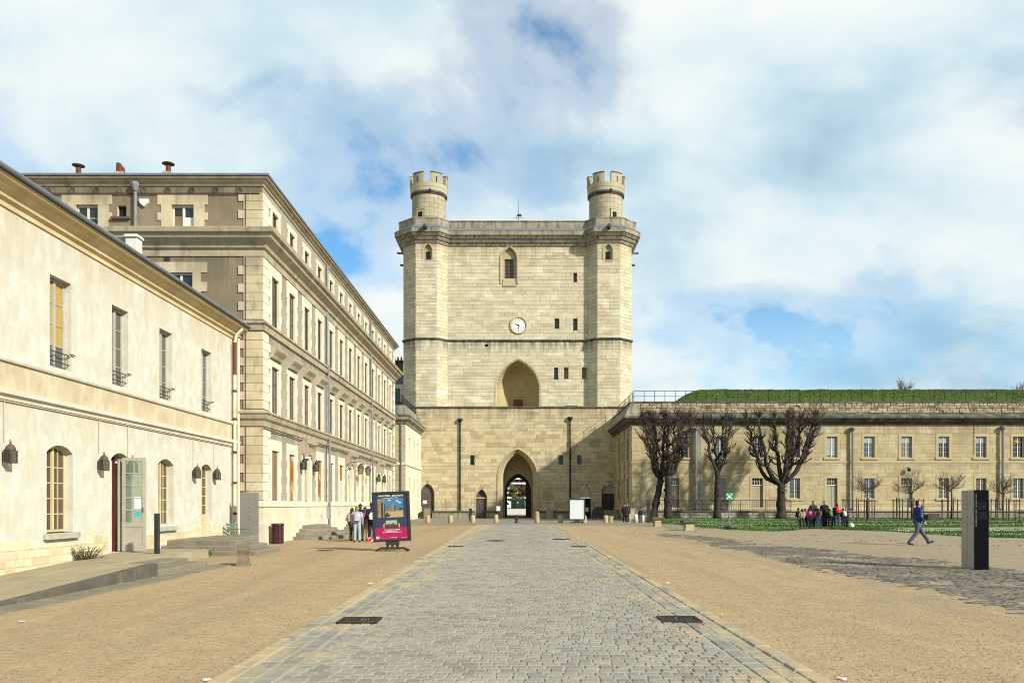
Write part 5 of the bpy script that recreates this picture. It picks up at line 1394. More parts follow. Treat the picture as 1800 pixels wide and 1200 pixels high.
# roof mound with grass
def mound():
    from mathutils import noise as mn
    def hz(x, y):
        a = min(1, max(0, (x - wx(1176)) / 4.2)); d = min(1, max(0, (y - 79.0) / 2.6))
        s = lambda t: t * t * (3 - 2 * t)
        n = mn.noise(Vector((x * .5, y * .7, 0))) * .10 + mn.noise(Vector((x * 2.3, y * 2, 5))) * .05
        return 11.55 + (1.75 * s(a) ** .8 * s(d) ** .8 + n * (1 if a > .1 else 0)) 
    nx, ny = 240, 14; mb = MB()
    X = [wx(1130) + (76 - wx(1130)) * i / nx for i in range(nx + 1)]; Y = [78.5 + 10 * (j / ny) ** 1.5 for j in range(ny + 1)]
    idx = mb.pts([(x, y, hz(x, y)) for y in Y for x in X])
    for j in range(ny):
        for i in range(nx): a = j * (nx + 1) + i; mb.face((a, a + 1, a + nx + 2, a + nx + 1))
    tag(mb.build('grass_mound', m_lawn, None, True), kind='structure')
    rr = random.Random(12); mb = MB(); m2 = MB(); m_dryblade = M('dry_dark_blade', (.075, .075, .022), (.05, .055, .016), .4, .85, 0, 20, .35)
    for _ in range(34000):
        x = rr.uniform(wx(1174), 56); y = 78.6 + 3.6 * rr.random()
        z = hz(x, y); 
        cl = mn.noise(Vector((x * .8, y * .8, 9)))
        h = rr.uniform(.04, .10) * (1.0 + 1.2 * max(0, cl)); a = rr.uniform(0, 6.28); w = .035
        (m2 if y > 79.7 + .6 * cl + rr.uniform(-.2, .2) and rr.random() < .45 else mb).poly([(x - w * math.cos(a), y - w * math.sin(a), z - .02), (x + w * math.cos(a), y + w * math.sin(a), z - .02), (x + rr.uniform(-.06, .06), y + rr.uniform(-.06, .06), z + h)])
    tag(mb.build('mound_grass', m_blade2), kind='stuff'); tag(m2.build('dry_mound_grass', m_dryblade), kind='stuff')
mound()
railing('long black iron railing along the grassy roof of the right wing', [(WX + .25, 91), (WX + .25, 78.15), (54, 78.15)], 11.66, 1.05, 1.02)
# terrace with retaining wall, ramp railing
TR = thing('terrace', 'stained raised stone terrace in front of the right wing under the iron balustrade', 'terrace', (WX, 76, 0))
ft = Fr(TR, 0, 75.6, 0, 0)
tx0, tx1 = PX(1146, 75.6), PX(1392, 75.6)
mb = MB(ft); mb.box(tx0, tx1, .02, 2.38, 0, .86); mb.build('retaining_wall', m_cornice, TR)
stones(TR, ft, lay(tx0, tx1, .05, .86, .27, (.5, 1.1)), M('stained_wall_stone', (0.36, 0.33, 0.26), (0.22, 0.20, 0.15), 1.2, .92, .4, 12, .15, (DIRT, .9, (1.5, 1.5, .6), .48, .62, .9)), 120, (.03, .05), .008, d0=.02)
mb = MB(ft); mb.bbox(tx0 - .05, tx1 + .05, -.08, 2.38, .862, .98, .02); mb.build('coping', m_darkstone, TR)
mb = MB(ft); mb.box(tx1 + .06, 75, .9, 2.3, .0, .90); mb.bbox(tx1 + .06, 75, .8, 2.3, .902, .99, .02); mb.build('long_step', m_apron, TR)
railing('black iron balustrade with thin bars along the terrace behind the pollarded trees', [(tx0 + .05, 75.75), (tx1 - .05, 75.75)], .98, 1.0, 1.25, None, .03, 7)
s3 = thing('terrace_stair', 'stone steps with a sloping handrail up to the right terrace', 'stairs', (PX(1135, 75.6), 75.6, 0))
fr = Fr(s3, PX(1146, 75.6), 75.6, 0, 90)
for k in range(5):
    mb = MB(Fr(s3, 0, 75.6, 0, 0)); mb.bbox(tx0 - .3 * (5 - k), tx0 - .06, .1, 1.9, .19 * k, .19 * (k + 1) - .004, .015); mb.build('step', m_step, s3)
mb = MB(Fr(s3, 0, 75.6, 0, 0)); mb.tube([(tx0 - 1.6, .05, .95), (tx0, .05, 1.95)], .03, 5); mb.tube([(tx0 - 1.55, .05, 0), (tx0 - 1.55, .05, .97)], .03, 5); mb.build('handrail', m_iron, s3)
# ================================================================== BEYOND: house behind the barracks, street through the gate
BH = thing('mansard_house', 'distant dark slate mansard house with a tall brick chimney between barracks and tower', 'house', (-22, 114, 0))
mb = MB(Fr(BH, 0, 0, 0, 0)); mb.box(-34, -14.4, 114, 124, 0, 15.8); mb.build('wall', m_plinth, BH)
mb = MB(Fr(BH, 0, 0, 0, 0)); mb.loft([[(-34.4, 113.6, 15.8), (-14.2, 113.6, 15.8), (-14.2, 124.4, 15.8), (-34.4, 124.4, 15.8)], [(-33.4, 115.6, 19.6), (-15.2, 115.6, 19.6), (-15.2, 122.5, 19.6), (-33.4, 122.5, 19.6)], [(-31, 119, 20.8), (-17, 119, 20.8), (-17, 119.1, 20.8), (-31, 119.1, 20.8)]], True, False, True); mb.build('roof', m_slate, BH)
mb = MB(Fr(BH, 0, 0, 0, 0)); mb.bbox(-18.6, -17.2, 117.5, 118.6, 19.4, 22.6, .04); mb.bbox(-18.75, -17.05, 117.35, 118.75, 22.6, 22.85, .04); c_ = mb.build('chimney', M('dark_red_brick', (0.14, 0.075, 0.05), (0.09, 0.05, 0.04), 3, .9, .3, 10), BH)
for k in range(3): mb = MB(Fr(BH, 0, 0, 0, 0)); mb.lathe([(.14, 22.8), (.12, 23.4)], 8, (-18.4 + k * .5, 118, 0)); mb.build('chimney_pot', m_piperust, c_)
for u in (-19.3, -17.3):
    mb = MB(Fr(BH, u, 113.55, 16.2, 0)); mb.panel(outline_with_feet(-.7, .7, 0, 2.4, [[(.4, 0), (.4, 1.9), (-.4, 1.9), (-.4, 0)]]), [], 0, 0); mb.box(-.7, .7, .02, 1.6, 2.35, 2.5); mb.box(-.7, -.6, .01, 1.5, 0, 2.35); mb.box(.6, .7, .01, 1.5, 0, 2.35); d_ = mb.build('dormer', m_dress, BH)
    mb = MB(Fr(BH, u, 113.6, 16.2, 0)); mb.box(-.4, .4, .02, .05, 0, 1.9); mb.build('pane', m_glass, d_)
    mb = MB(Fr(BH, u, 113.95, 12.6, 0)); mb.panel(outline_with_feet(-.75, .75, 0, 2.5, [[(.5, 0), (.5, 2.2), (-.5, 2.2), (-.5, 0)]]), [], 0); w_ = mb.build('window', m_dress, BH)
    mb = MB(Fr(BH, u, 113.97, 12.6, 0)); mb.box(-.5, .5, .0, .02, 0, 2.2); mb.build('pane', m_glass, w_)
# apartment block
AB = thing('apartment_block', 'white modern apartment block with stacked balconies seen through the gateway', 'building', (0, 480, 0))
fa = Fr(AB, 0, 480, 0, 0)
mb = MB(fa); mb.box(-26, 22, 0, 16, 0, 38); mb.build('wall', M('grey_block_wall', (0.12, 0.12, 0.125), (0.09, 0.09, 0.10), .5, .9, 0), AB)
for f in range(12):
    z = 2.2 + 2.9 * f
    mb = MB(fa); mb.box(-11 + 1.5 * (f % 2), 3.6 + 2.8 * (f % 3), -1.4, -.01, z - .1, z + .95); mb.build('balcony', m_white, AB)
    for k in range(8):
        mb = MB(fa); mb.box(-12 + 3.2 * k, -10 + 3.2 * k, -.06, .01, z + 1.0, z + 2.5); mb.build('window', m_glass, AB)
sheet('street', [(-60, 121), (60, 121), (60, 190), (-60, 190)], .014, M('asphalt', (0.06, 0.06, 0.06), (0.045, 0.045, 0.046), 1, .9, .2, 30))
def broadleaf(name, lab, loc, h, r, c1, c2, seed, n=2600):
    t = thing(name, lab, 'tree', loc); rr = random.Random(seed)
    mb = MB(); mb.tube([(0, 0, 0), (.05, 0, h * .4), (0, .05, h * .7)], [.16, .12, .05], 7)
    for k in range(6): a = k * 1.05; mb.tube([(.03, 0, h * .4), (r * .6 * math.cos(a), r * .6 * math.sin(a), h * .7)], [.07, .02], 5)
    mb.build('trunk', m_bark2, t)
    mb = MB()
    cl = [(rr.uniform(-1, 1) * r * .7, rr.uniform(-1, 1) * r * .7, h * (.45 + .45 * rr.random()), rr.uniform(.3, .6) * r) for _ in range(14)]
    for _ in range(n):
        c = rr.choice(cl); v = Vector((rr.gauss(0, 1), rr.gauss(0, 1), rr.gauss(0, 1))).normalized() * c[3] * rr.random() ** .4
        p = Vector(c[:3]) + v; u = Vector((rr.gauss(0, 1), rr.gauss(0, 1), rr.gauss(0, 1))).normalized(); w = u.orthogonal().normalized(); s = rr.uniform(.06, .13)
        mb.poly([p - u * s, p + w * s * .6, p + u * s, p - w * s * .6])
    mb.build('crown', M(name + '_leaf', c1, c2, 1, .7, 0, 20, .4), t); return t
broadleaf('street_tree', 'small yellow green street tree seen through the gateway', (-1.15, 150, 0), 5.8, 1.1, (.14, .15, .02), (.09, .09, .015), 3)
broadleaf('street_tree', 'small russet red street tree seen through the gateway', (.75, 152, 0), 5.6, 1.4, (.075, .03, .02), (.05, .022, .015), 4)
for k, x in enumerate((-.78, .42)):
    t = thing('box_hedge', 'dark green clipped hedge in a planter behind the white barrier, %s of two' % ('left' if k == 0 else 'right'), 'hedge', (x, 130, 0), 0, 'clipped hedges behind the barrier')
    mb = MB(); mb.bbox(-.55, .55, -.3, .3, 0, .9, .04); mb.build('planter', m_iron, t)
    rr = random.Random(k); mb = MB(); mb.box(-.45, .45, -.22, .22, .9, 2.2)
    for _ in range(900):
        p = Vector((rr.uniform(-.55, .55), rr.uniform(-.33, .33), rr.uniform(.9, 2.35))); u = Vector((rr.gauss(0, 1), rr.gauss(0, 1), rr.gauss(0, 1))).normalized(); w = u.orthogonal().normalized(); s = .07
        mb.poly([p - u * s, p + w * s * .6, p + u * s, p - w * s * .6])
    mb.build('crown', M('hedge_leaf%d' % k, (.018, .075, .04), (.012, .05, .03), 2, .6, 0, 20, .4), t)
BR = thing('white_barrier', 'low white barrier with a dark top rail across the far end of the gateway', 'barrier', (-.2, 117, 0))
mb = MB(); mb.bbox(-1.75, 1.55, -.08, .08, .12, .95, .02); mb.build('panel', m_white, BR)
mb = MB(); mb.box(-1.8, 1.6, -.1, .1, .96, 1.06); mb.build('top_rail', m_redwall, BR)
for x in (-1.6, 0, 1.4): MB().bbox(x - .06, x + .06, -.3, .3, 0, .14, .01).build('foot', m_iron, BR)
def car(lab, loc, rz, paint, hh=1.5, van=False):
    t = thing('parked_van' if van else 'parked_car', lab, 'van' if van else 'car', loc, rad(rz))
    L_, w = (5.0, .95) if van else (4.2, .86)
    mb = MB()
    pr = [(-L_ / 2, .35), (-L_ / 2, hh * .58), (-L_ * .30, hh * .64), (-L_ * (.36 if van else .18), hh * .97), (L_ * .25, hh), (L_ * .42, hh * .9), (L_ / 2, hh * .6), (L_ / 2, .35)]
    mb.loft([[(x, -w, z) for x, z in pr], [(x, -w * .96, z) for x, z in pr]], True, True, False); mb.prism(pr, -w * .96, w * .96); mb.build('body', paint, t)
    mb = MB()
    for s in (-1, 1): mb.loft([[(x, s * (w + .005), z) for x, z in ((-L_ * .25, hh * .66), (-L_ * .16, hh * .92), (L_ * .24, hh * .93), (L_ * .36, hh * .66))], [(x, s * (w - .03), z) for x, z in ((-L_ * .25, hh * .66), (-L_ * .16, hh * .92), (L_ * .24, hh * .93), (L_ * .36, hh * .66))]], True, True, True)
    mb.build('side_glass', m_glass, t)
    for x in (-L_ * .31, L_ * .31):
        for s in (-1, 1):
            mb = MB(); mb.loft([[(x + r * math.cos(a), s * d, .33 + r * math.sin(a)) for a in [2 * math.pi * k / 14 for k in range(14)]] for r, d in ((.33, w - .2), (.33, w + .01), (.2, w + .02), (.02, w + .02))], True, True, True); mb.build('wheel', m_iron, t)
    for s in (-1, 1): MB().ball((-L_ / 2, s * w * .7, hh * .5), .1, 6, 0, (.4, 1.4, .7)).build('headlight', m_white, t)
    return t
m_carw = M('white_car_paint', (.72, .73, .74), None, rough=.25, bump=0, spec=.5)
car('white van parked in the street beyond the left of the gateway', (-3.6, 140, .014), 20, m_carw, 2.3, True)
car('silver grey car parked in the street beyond the middle of the gateway', (.4, 160, .014), 0, M('grey_car_paint', (.3, .32, .34), None, rough=.3, bump=0, spec=.5))
t = thing('street_sign', 'pale blue and white rectangular street sign seen at the right of the gateway', 'sign', (1.75, 142, 0)); MB().tube([(0, 0, 0), (0, 0, 4.3)], .05, 6).build('pole', m_pipe, t); MB().bbox(-.4, .4, -.04, -.0, 3.65, 4.3, .01).build('plate', m_petal, t)

# ================================================================== LAWN
from mathutils import noise as mnoise
def lz(x, y): return .022 + max(0, min(1, (y - 48) / 27)) * .26 + .02 * mnoise.noise(Vector((x * .4, y * .4, 2)))
def inside(p, P_):
    c = False; n = len(P_)
    for i in range(n):
        (x0, y0_), (x1, y1_) = P_[i], P_[i - 1]
        if (y0_ > p[1]) != (y1_ > p[1]) and p[0] < (x1 - x0) * (p[1] - y0_) / (y1_ - y0_) + x0: c = not c
    return c
LA = [(11.6, 75.4), (12.2, 58), (13.2, 50.5), (14.6, 47.3), (16.5, 48.5), (19, 52.5), (24, 54.2), (40, 57), (76, 58), (76, 76.3), (27.2, 76.3), (27.0, 75.4)]
LBk = [(19.0, 52.6), (21.9, 47.5), (22.0, 41), (23.5, 37.8), (30, 36.8), (45, 36.5), (60, 44), (60, 49.5), (40, 49), (24.5, 48.8), (23.2, 52.5)]
def lawn(P_, nm, n, bands, seed):
    rr = random.Random(seed)
    xs = [p[0] for p in P_]; ys = [p[1] for p in P_]
    # subdivided ground
    bm = bmesh.new()
    st_ = 0.8; vd = {}
    nx = int((max(xs) - min(xs)) / st_) + 2; ny = int((max(ys) - min(ys)) / st_) + 2
    def V_(i, j):
        if (i, j) not in vd:
            x, y = min(xs) + i * st_, min(ys) + j * st_; e = 0.25 * mnoise.noise(Vector((x, y, 4)))
            vd[(i, j)] = bm.verts.new((x + e, y + e, lz(x, y)))
        return vd[(i, j)]
    for i in range(nx):
        for j in range(ny):
            if inside((min(xs) + (i + .5) * st_, min(ys) + (j + .5) * st_), P_): bm.faces.new([V_(i, j), V_(i + 1, j), V_(i + 1, j + 1), V_(i, j + 1)])
    for e in [e for e in bm.edges if len(e.link_faces) == 1]:
        for v in e.verts: v.co.z = min(v.co.z, .012 + (.0 if v.co.y < 60 else .0))
    me = bpy.data.meshes.new(nm); bm.to_mesh(me); bm.free(); me.materials.append(m_lawn); tag(link(nm, me), kind='structure')
    mb = MB(); md = MB(); c = 0
    while c < n:
        x = rr.uniform(min(xs), min(max(xs), 48)); y = rr.uniform(min(ys), max(ys))
        if x > .66 * y + 1 or not inside((x, y), P_): c += .2; continue
        c += 1
        cl = mnoise.noise(Vector((x * .6, y * .35, 7)))
        if cl < -.35 and rr.random() < .7: continue
        h = rr.uniform(.04, .10) * (1 + max(0, cl)); a = rr.uniform(0, 6.28); w = .03; z = lz(x, y)
        mb.poly([(x - w * math.cos(a), y - w * math.sin(a), z - .02), (x + w * math.cos(a), y + w * math.sin(a), z - .02), (x + rr.uniform(-.04, .04), y + rr.uniform(-.04, .04), z + h)])
        dn_ = max([0.06 * (mnoise.noise(Vector((x * .5, y * .5, 1))) > .1)] + [math.exp(-((y - (b0 + b1 * x)) / bw) ** 2) * ba for b0, b1, bw, ba in bands] + [0])
        for _ in range(3):
            if rr.random() < dn_ * .12:
                xx, yy = x + rr.uniform(-.3, .3), y + rr.uniform(-.3, .3); s = rr.uniform(.008, .015); zz = z + h * rr.uniform(.6, 1.1)
                md.poly([(xx - s, yy, zz), (xx, yy - s * .5, zz - s * .7), (xx + s, yy, zz), (xx, yy + s * .5, zz + s * .7)])
    tag(mb.build(nm + '_grass', m_blade), kind='stuff'); tag(md.build('daisies', m_petal), kind='stuff')
lawn(LA, 'lawn', 42000, [(57, .0, 1.2, 1.4), (70, 0, 1.0, 1.4), (62, .05, 1.2, 1.2), (52, -.02, 1.2, .9)], 2)
lawn(LBk, 'front_lawn', 24000, [(46.5, 0, 1.2, 1.5), (40.5, 0, .8, 1.0)], 5)
# dark tufts and tyre lines in the sand
def drytufts():
    rr = random.Random(9); mb = MB()
    lines = [(19, 31, 9, 36, 90), (7, 20.5, 8.5, 24, 80), (12, 42, 22, 39, 110), (13, 36, 24, 33.5, 110), (15, 30.5, 20, 31.2, 60), (6.6, 47, 7.4, 36, 60)]
    for xa, ya, xb, yb, n in lines:
        for _ in range(n):
            t = rr.random(); x = xa + (xb - xa) * t + rr.gauss(0, .12); y = ya + (yb - ya) * t + rr.gauss(0, .15)
            if mnoise.noise(Vector((x * 1.3, y * 1.3, 0))) < .05: continue
            for k in range(6):
                a = rr.random() * 6.28; r = rr.uniform(.02, .09)
                mb.poly([(x, y, 0.003), (x + .02, y, .003), (x + r * math.cos(a), y + r * math.sin(a), rr.uniform(.01, .04))])
    tag(mb.build('dry_grass', M('dry_grass', (.10, .085, .03), (.06, .065, .02), 1, .9, 0, 20, .4)), kind='stuff')
drytufts()

# ================================================================== TREES
def pollard(lab, loc, fork, rt, tops, top_z, seed, lean=(0, 0), low=0.0, twn=1.0):
    rr = random.Random(seed); t = thing('pollarded_tree', lab, 'tree', loc, 0, 'bare pollarded trees in front of the right wing')
    fx, fy = lean
    mb = MB(); n = 9; P_ = []; rad_ = []
    for i in range(n + 1):
        k = i / n; P_.append((fx * k + rr.gauss(0, .025), fy * k + rr.gauss(0, .025), fork * k)); rad_.append(rt * (1.25 - .75 * min(1, k * 5) * .45 - .18 * k) * rr.uniform(.94, 1.08))
    mb.tube(P_, rad_, 12)
    for _ in range(9):
        k = rr.uniform(.3, 1); a = rr.random() * 6.28; mb.ball((fx * k + rt * .8 * math.cos(a), fy * k + rt * .8 * math.sin(a), fork * k), rr.uniform(.07, .14), 6)
    mb.build('trunk', m_bark, t, True)
    mb = MB(); tw = MB()
    def twigs(p, d, m, ln):
        for _ in range(int(m)):
            v = (d * .5 + Vector((rr.gauss(0, .55), rr.gauss(0, .55), rr.uniform(.25, 1.0)))).normalized(); l = ln * rr.uniform(.5, 1.15)
            q = p + v * l * .5 + Vector((rr.gauss(0, .03), rr.gauss(0, .03), 0)); e = q + (v + Vector((0, 0, .35))).normalized() * l * .5
            tw.tube([p, q, e], [.011, .008, .004], 3, False)
    def branch(p, d, l, r, depth):
        n = 4; pts = [p]; v = d.normalized()
        for i in range(n):
            v = (v + Vector((rr.gauss(0, .2), rr.gauss(0, .2), .18 + rr.gauss(0, .12)))).normalized(); pts.append(pts[-1] + v * l / n)
        mb.tube(pts, [r, r * .85, r * .75, r * .7, r * .85], 5)
        mb.ball(pts[-1], r * 1.35, 5)
        twigs(pts[-1], v, rr.randint(3, 6) * twn * .8, .62)
        if depth:
            for i in (1, 2, 3):
                if rr.random() < .75:
                    s = (v * .4 + Vector((rr.gauss(0, .7), rr.gauss(0, .7), rr.uniform(0, .6)))).normalized()
                    branch(pts[i], s, l * rr.uniform(.4, .65), r * .62, depth - 1)
        else:
            for i in (1, 2, 3): twigs(pts[i], v, 1.0 * twn, .5)
    base = Vector((fx, fy, fork - .1))
    for (dx, dy, z0, pw) in tops:
        H = top_z - .75 - base.z - z0; n = 9; pts = []; rs = []
        r0 = rt * rr.uniform(.36, .50)
        for i in range(n + 1):
            k = i / n; o = k ** pw
            pts.append(base + Vector((dx * o + rr.gauss(0, .07) * (k > 0), dy * o + rr.gauss(0, .07) * (k > 0), H * (k ** 1.05)))); rs.append(r0 * (1 - .66 * k) * rr.uniform(.9, 1.12))
        mb.tube(pts, rs, 8)
        mb.ball(pts[-1], rs[-1] * 1.4, 6)
        for k in range(7): branch(pts[-1], Vector((rr.gauss(0, .6), rr.gauss(0, .6), .8)), rr.uniform(.3, .6), .045, 0)
        out = Vector((dx, dy, 0)); out = out.normalized() if out.length > .2 else Vector((0, 0, 0))
        for i in range(2, n):
            for _ in range(3 if i > 3 else 2):
                s = out * .8 + Vector((rr.gauss(0, .8), rr.gauss(0, .8), rr.uniform(.0, .7)))
                branch(pts[i].lerp(pts[i + 1], rr.random()), s, rr.uniform(.55, 1.25), rs[i] * .32 + .015, 1)
    for _ in range(int(5)):   # low side shoots
        a = rr.random() * 6.28; branch(base + Vector((0, 0, low + rr.uniform(0, .6))), Vector((math.cos(a), math.sin(a) * .6, .35)), rr.uniform(.8, 1.6), .06, 1)
    c_ = mb.build('branches', m_bark, t, True); tw.build('twigs', m_twig, c_)
    return t
TZ = 73.0
pollard('dark bare pollarded tree, the leaning trunk of the pair nearest the tower', (PX(1147, TZ), TZ, .2), 3.6, .36, [(-1.5, 0, 0, .6), (-.6, .6, 0, .7), (.3, -.4, 0, .8), (-1.1, -.8, 0, .6)], 10.1, 21, (.75, 0))
pollard('dark bare pollarded tree, the knotty upright trunk of the pair nearest the tower', (PX(1172, TZ), TZ - .6, .2), 4.0, .40, [(-1.2, .3, 0, .6), (0, .4, 0, 1), (1.2, 0, 0, .6), (2.0, -.2, 0, .5), (.6, -.8, 0, .7), (1.6, .9, 0, .55)], 10.0, 22)
pollard('slimmest dark bare pollarded tree, beside the green sign', (PX(1260, TZ), TZ, .2), 4.3, .34, [(-1.35, 0, 0, .65), (-.4, .5, 0, .8), (.5, -.3, 0, .8), (1.25, .1, 0, .65)], 9.9, 23, (.1, 0), 0, .9)
pollard('widest dark bare pollarded tree, its limbs spreading from a low fork', (PX(1375, TZ), TZ + .3, .2), 3.3, .47, [(-3.1, .2, 0, .42), (-2.4, -.8, 0, .45), (-.5, .4, 0, .9), (.9, 0, 0, .7), (2.0, .4, 0, .6), (2.9, -.4, 0, .55), (3.6, .3, -.2, .6), (.4, -.9, 0, .8), (1.6, 1.2, 0, .6)], 10.1, 24)
def young_tree(lab, loc, h, w, seed):
    rr = random.Random(seed); t = thing('young_tree', lab, 'tree', loc, 0, 'young bare trees inside stake fences')
    mb = MB(); mb.tube([(0, 0, 0), (rr.gauss(0, .05), 0, h * .3), (rr.gauss(0, .08), 0, h * .52)], [.085, .075, .07], 7); mb.build('trunk', m_bark2, t, True)
    mb = MB(); b0 = Vector((0, 0, h * .5))
    def br(p, v, l, r, dp):
        pts = [p]; v = v.normalized()
        for i in range(4): v = (v + Vector((rr.gauss(0, .22), rr.gauss(0, .2), rr.gauss(.06, .14)))).normalized(); pts.append(pts[-1] + v * l / 4)
        mb.tube(pts, [r, r * .8, r * .65, r * .5, r * .35], 4 if dp else 3, False)
        if dp:
            for i in (1, 2, 3, 4):
                for _ in range(2): br(pts[i], v + Vector((rr.gauss(0, .8), rr.gauss(0, .6), rr.uniform(-.2, .9))), l * rr.uniform(.4, .65), max(.009, r * .45), dp - 1)
    for k in range(9):
        s = rr.uniform(-1, 1); br(b0 + Vector((0, 0, rr.uniform(-.2, .3))), Vector((s * 1.5, rr.gauss(0, .5), rr.uniform(.25, 1.2))), w * rr.uniform(.5, .9), .032, 2)
    mb.build('branches', m_bark2, t); return t
def stake_fence(lab, x, y, w, seed):
    rr = random.Random(seed); t = thing('stake_fence', lab, 'fence', (x, y, lz(x, y) - .02), 0, 'stake fences around the young trees')
    n = 4; h = 1.85
    for i in range(n + 1):
        for j in (range(n + 1) if i in (0, n) else (0, n)):
            px_, py_ = -w / 2 + w * i / n + rr.gauss(0, .03), -w / 2 + w * j / n
            if rr.random() < .12: continue
            MB().tube([(px_, py_, 0), (px_ + rr.gauss(0, .04), py_ + rr.gauss(0, .02), h * rr.uniform(.95, 1.08))], .045, 6).build('stake', m_stake, t)
    for a, b in (((-w / 2 - .1, -w / 2), (w / 2 + .1, -w / 2)), ((-w / 2 - .1, w / 2), (w / 2 + .1, w / 2)), ((-w / 2, -w / 2), (-w / 2, w / 2)), ((w / 2, -w / 2), (w / 2, w / 2))):
        MB().tube([(a[0], a[1] - .06, h * .93), (b[0], b[1] - .06, h * .93)], .04, 6).build('rail', m_stake, t)
for k, (x, y, w, lab) in enumerate(((1508, 70, 1.95, 'next to the group of schoolchildren'), (1596, 71, 1.9, 'behind the walking man'), (1675, 70.5, 1.8, 'left of the tall dark stele'), (1762, 70, 1.85, 'right of the tall dark stele'))):
    xx = PX(x, y); tx = PX((1525, 1603, 1672, 1764)[k], y)
    stake_fence('square fence of rough wooden stakes around a young tree, ' + lab, xx, y, w, 30 + k)
    young_tree('young bare crooked tree in a stake fence, ' + lab, (tx, y, lz(tx, y) - .02), (4.9, 4.6, 4.9, 4.7)[k], (1.75, 1.9, 1.7, 1.7)[k], 41 + k)
for k, (x, h) in enumerate(((1585, 4.9), (1797, 4.3))):
    o = young_tree('tiny bare tree on the skyline of the grassy roof, ' + ('above the walking man' if k == 0 else 'at the far right edge'), (PX(x, 96), 96, 12.6), h, 1.3, 60 + k); o['group'] = 'bare trees behind the grassy roof'

# ================================================================== OBJECTS IN THE COURT
GBL = 'stone bollards in a row before the gate'
blx = [(752, 'leftmost stone bollard of the row, beside the stair to the wooden door'), (792, 'stone bollard between the stair and the left drain pipe'), (831, 'stone bollard in front of the black post'), (872, 'stone bollard left of the gateway'), (944, 'stained taller stone bollard right of the gateway'), (985, 'stone bollard left of the blank white board'), (1027, 'stone bollard half hidden behind the blank white board'), (1065, 'stone bollard by the shaded steps on the right')]
def bollard_mesh(h, r): return MB().lathe([(r * 1.05, 0), (r, .1), (r * .95, h * .75), (r * .84, h * .93), (r * .5, h), (0.001, h * 1.01)], 14).mesh('stone_bollard', m_bollard, True)
bm_ = bollard_mesh(.66, .21)
for x, lab_ in blx:
    o = link('stone_bollard', bm_); o.location = (PX(x, 68), 68, .01); tag(o, lab_, 'bollard', GBL)
    if x == 944: o.scale = (1.0, 1.0, 1.5)
    if x == 872: o.scale = (.95, .95, 1.1)
o = MB().lathe([(.16, 0), (.2, .08), (.12, .16), (.1, .3), (.15, .36), (.18, .44), (.1, .52), (0.001, .54)], 12).build('iron_bollard', m_iron, None, True); o.location = (PX(908, 68), 68, .01); tag(o, 'short dark iron bollard in the middle of the gateway axis', 'bollard')
o = MB().lathe([(.17, 0), (.22, .3), (.26, .48), (.27, .55), (.2, .56), (.19, .5), (0.001, .5)], 12).build('stone_planter', m_bollard); o.location = (PX(1074, 69), 69.4, .01); tag(o, 'small brown stone planter beside the bollard at the right steps', 'planter')
for k, x in enumerate((1107, 1120.5, 1132)):
    o = MB().lathe([(.19, 0), (.19, .62), (.14, .72), (0.001, .74)], 12).build('white_bollard', m_white, None, True); o.location = (PX(x, 68.5), 69.5, .01)
    tag(o, 'white painted bollard ' + ('beside the two walkers in dark coats', 'left of the child in the blue jacket', 'right of the child in the blue jacket')[k], 'bollard', 'white bollards before the right wing')
def post(lab, x, y, z, w, h, d=None):
    o = MB().bbox(-w / 2, w / 2, -(d or w) / 2, (d or w) / 2, 0, h, .01).build('black_post', m_iron); o.location = (x, y, z); return tag(o, lab, 'post')
post('square black metal post standing on the ramp landing by the open door', PX(276, 21.7), 21.7, .255, .115, 1.1)
post('slim black post in front of the wall left of the pointed wooden door', PX(827, 76), 76, .01, .26, 1.2)
post('tall black pylon post beside the leaning tree trunk', PX(1140, 68), 68, .01, .28, 1.95)
o = MB().bbox(-.42, .42, -.08, .08, 0, 1.05, .02).build('stone_slab', m_concrete); o.location = (PX(967, 90), 91.4, 0); tag(o, 'upright grey stone slab standing against the bench of the gate wall', 'slab')
t = thing('small_sign', 'small white notice on a thin post left of the gateway', 'sign', (PX(876, 86), 86, 0)); MB().tube([(0, 0, 0), (0, 0, 1.0)], .03, 6).build('pole', m_iron, t); MB().bbox(-.2, .2, -.03, .0, .9, 1.4, .005).build('plate', m_petal, t)
# hourglass bollard
o = MB().loft([[(-a, -a, z), (a, -a, z), (a, a, z), (-a, a, z)] for a, z in ((.17, 0), (.165, .03), (.115, .24), (.105, .28), (.115, .31), (.135, .36), (.15, .40), (.15, .54), (.135, .56))], True, True, True).build('waisted_bollard', M('brown_bollard_stone', (.21, .17, .115), (.14, .112, .075), 5, .9, .4, 20)); o.location = (PX(428, 20.8), 20.8, 0); o.rotation_euler = (0, 0, .2)
tag(o, 'square waisted stone bollard in front of the door steps', 'bollard')
# bin
t = thing('litter_bin', 'dark maroon slatted litter bin against the barracks plinth', 'bin', (PX(488, 32.4), 32.4, 0))
m_bin = M('maroon_paint', (.065, .018, .02), (.045, .014, .016), 4, .5, .05, 20)
MB().lathe([(.2, .02), (.21, .72), (.2, .74)], 14).build('body', m_iron, t)
sm_ = MB().bbox(-.045, .045, -.012, .012, .05, .72, .005).mesh('slat', m_bin)
for k in range(14):
    a = 2 * math.pi * k / 14; o = link('slat', sm_, t); o.location = (.225 * math.cos(a), .225 * math.sin(a), 0); o.rotation_euler = (0, 0, a + math.pi / 2)
MB().lathe([(.25, .73), (.26, .77), (.25, .81), (.2, .83), (.19, .78)], 16).build('rim', m_bin, t); MB().lathe([(.235, .02), (.235, .07)], 14).build('foot_ring', m_bin, t); MB().lathe([(.238, .38), (.238, .42)], 14).build('band', m_bin, t)
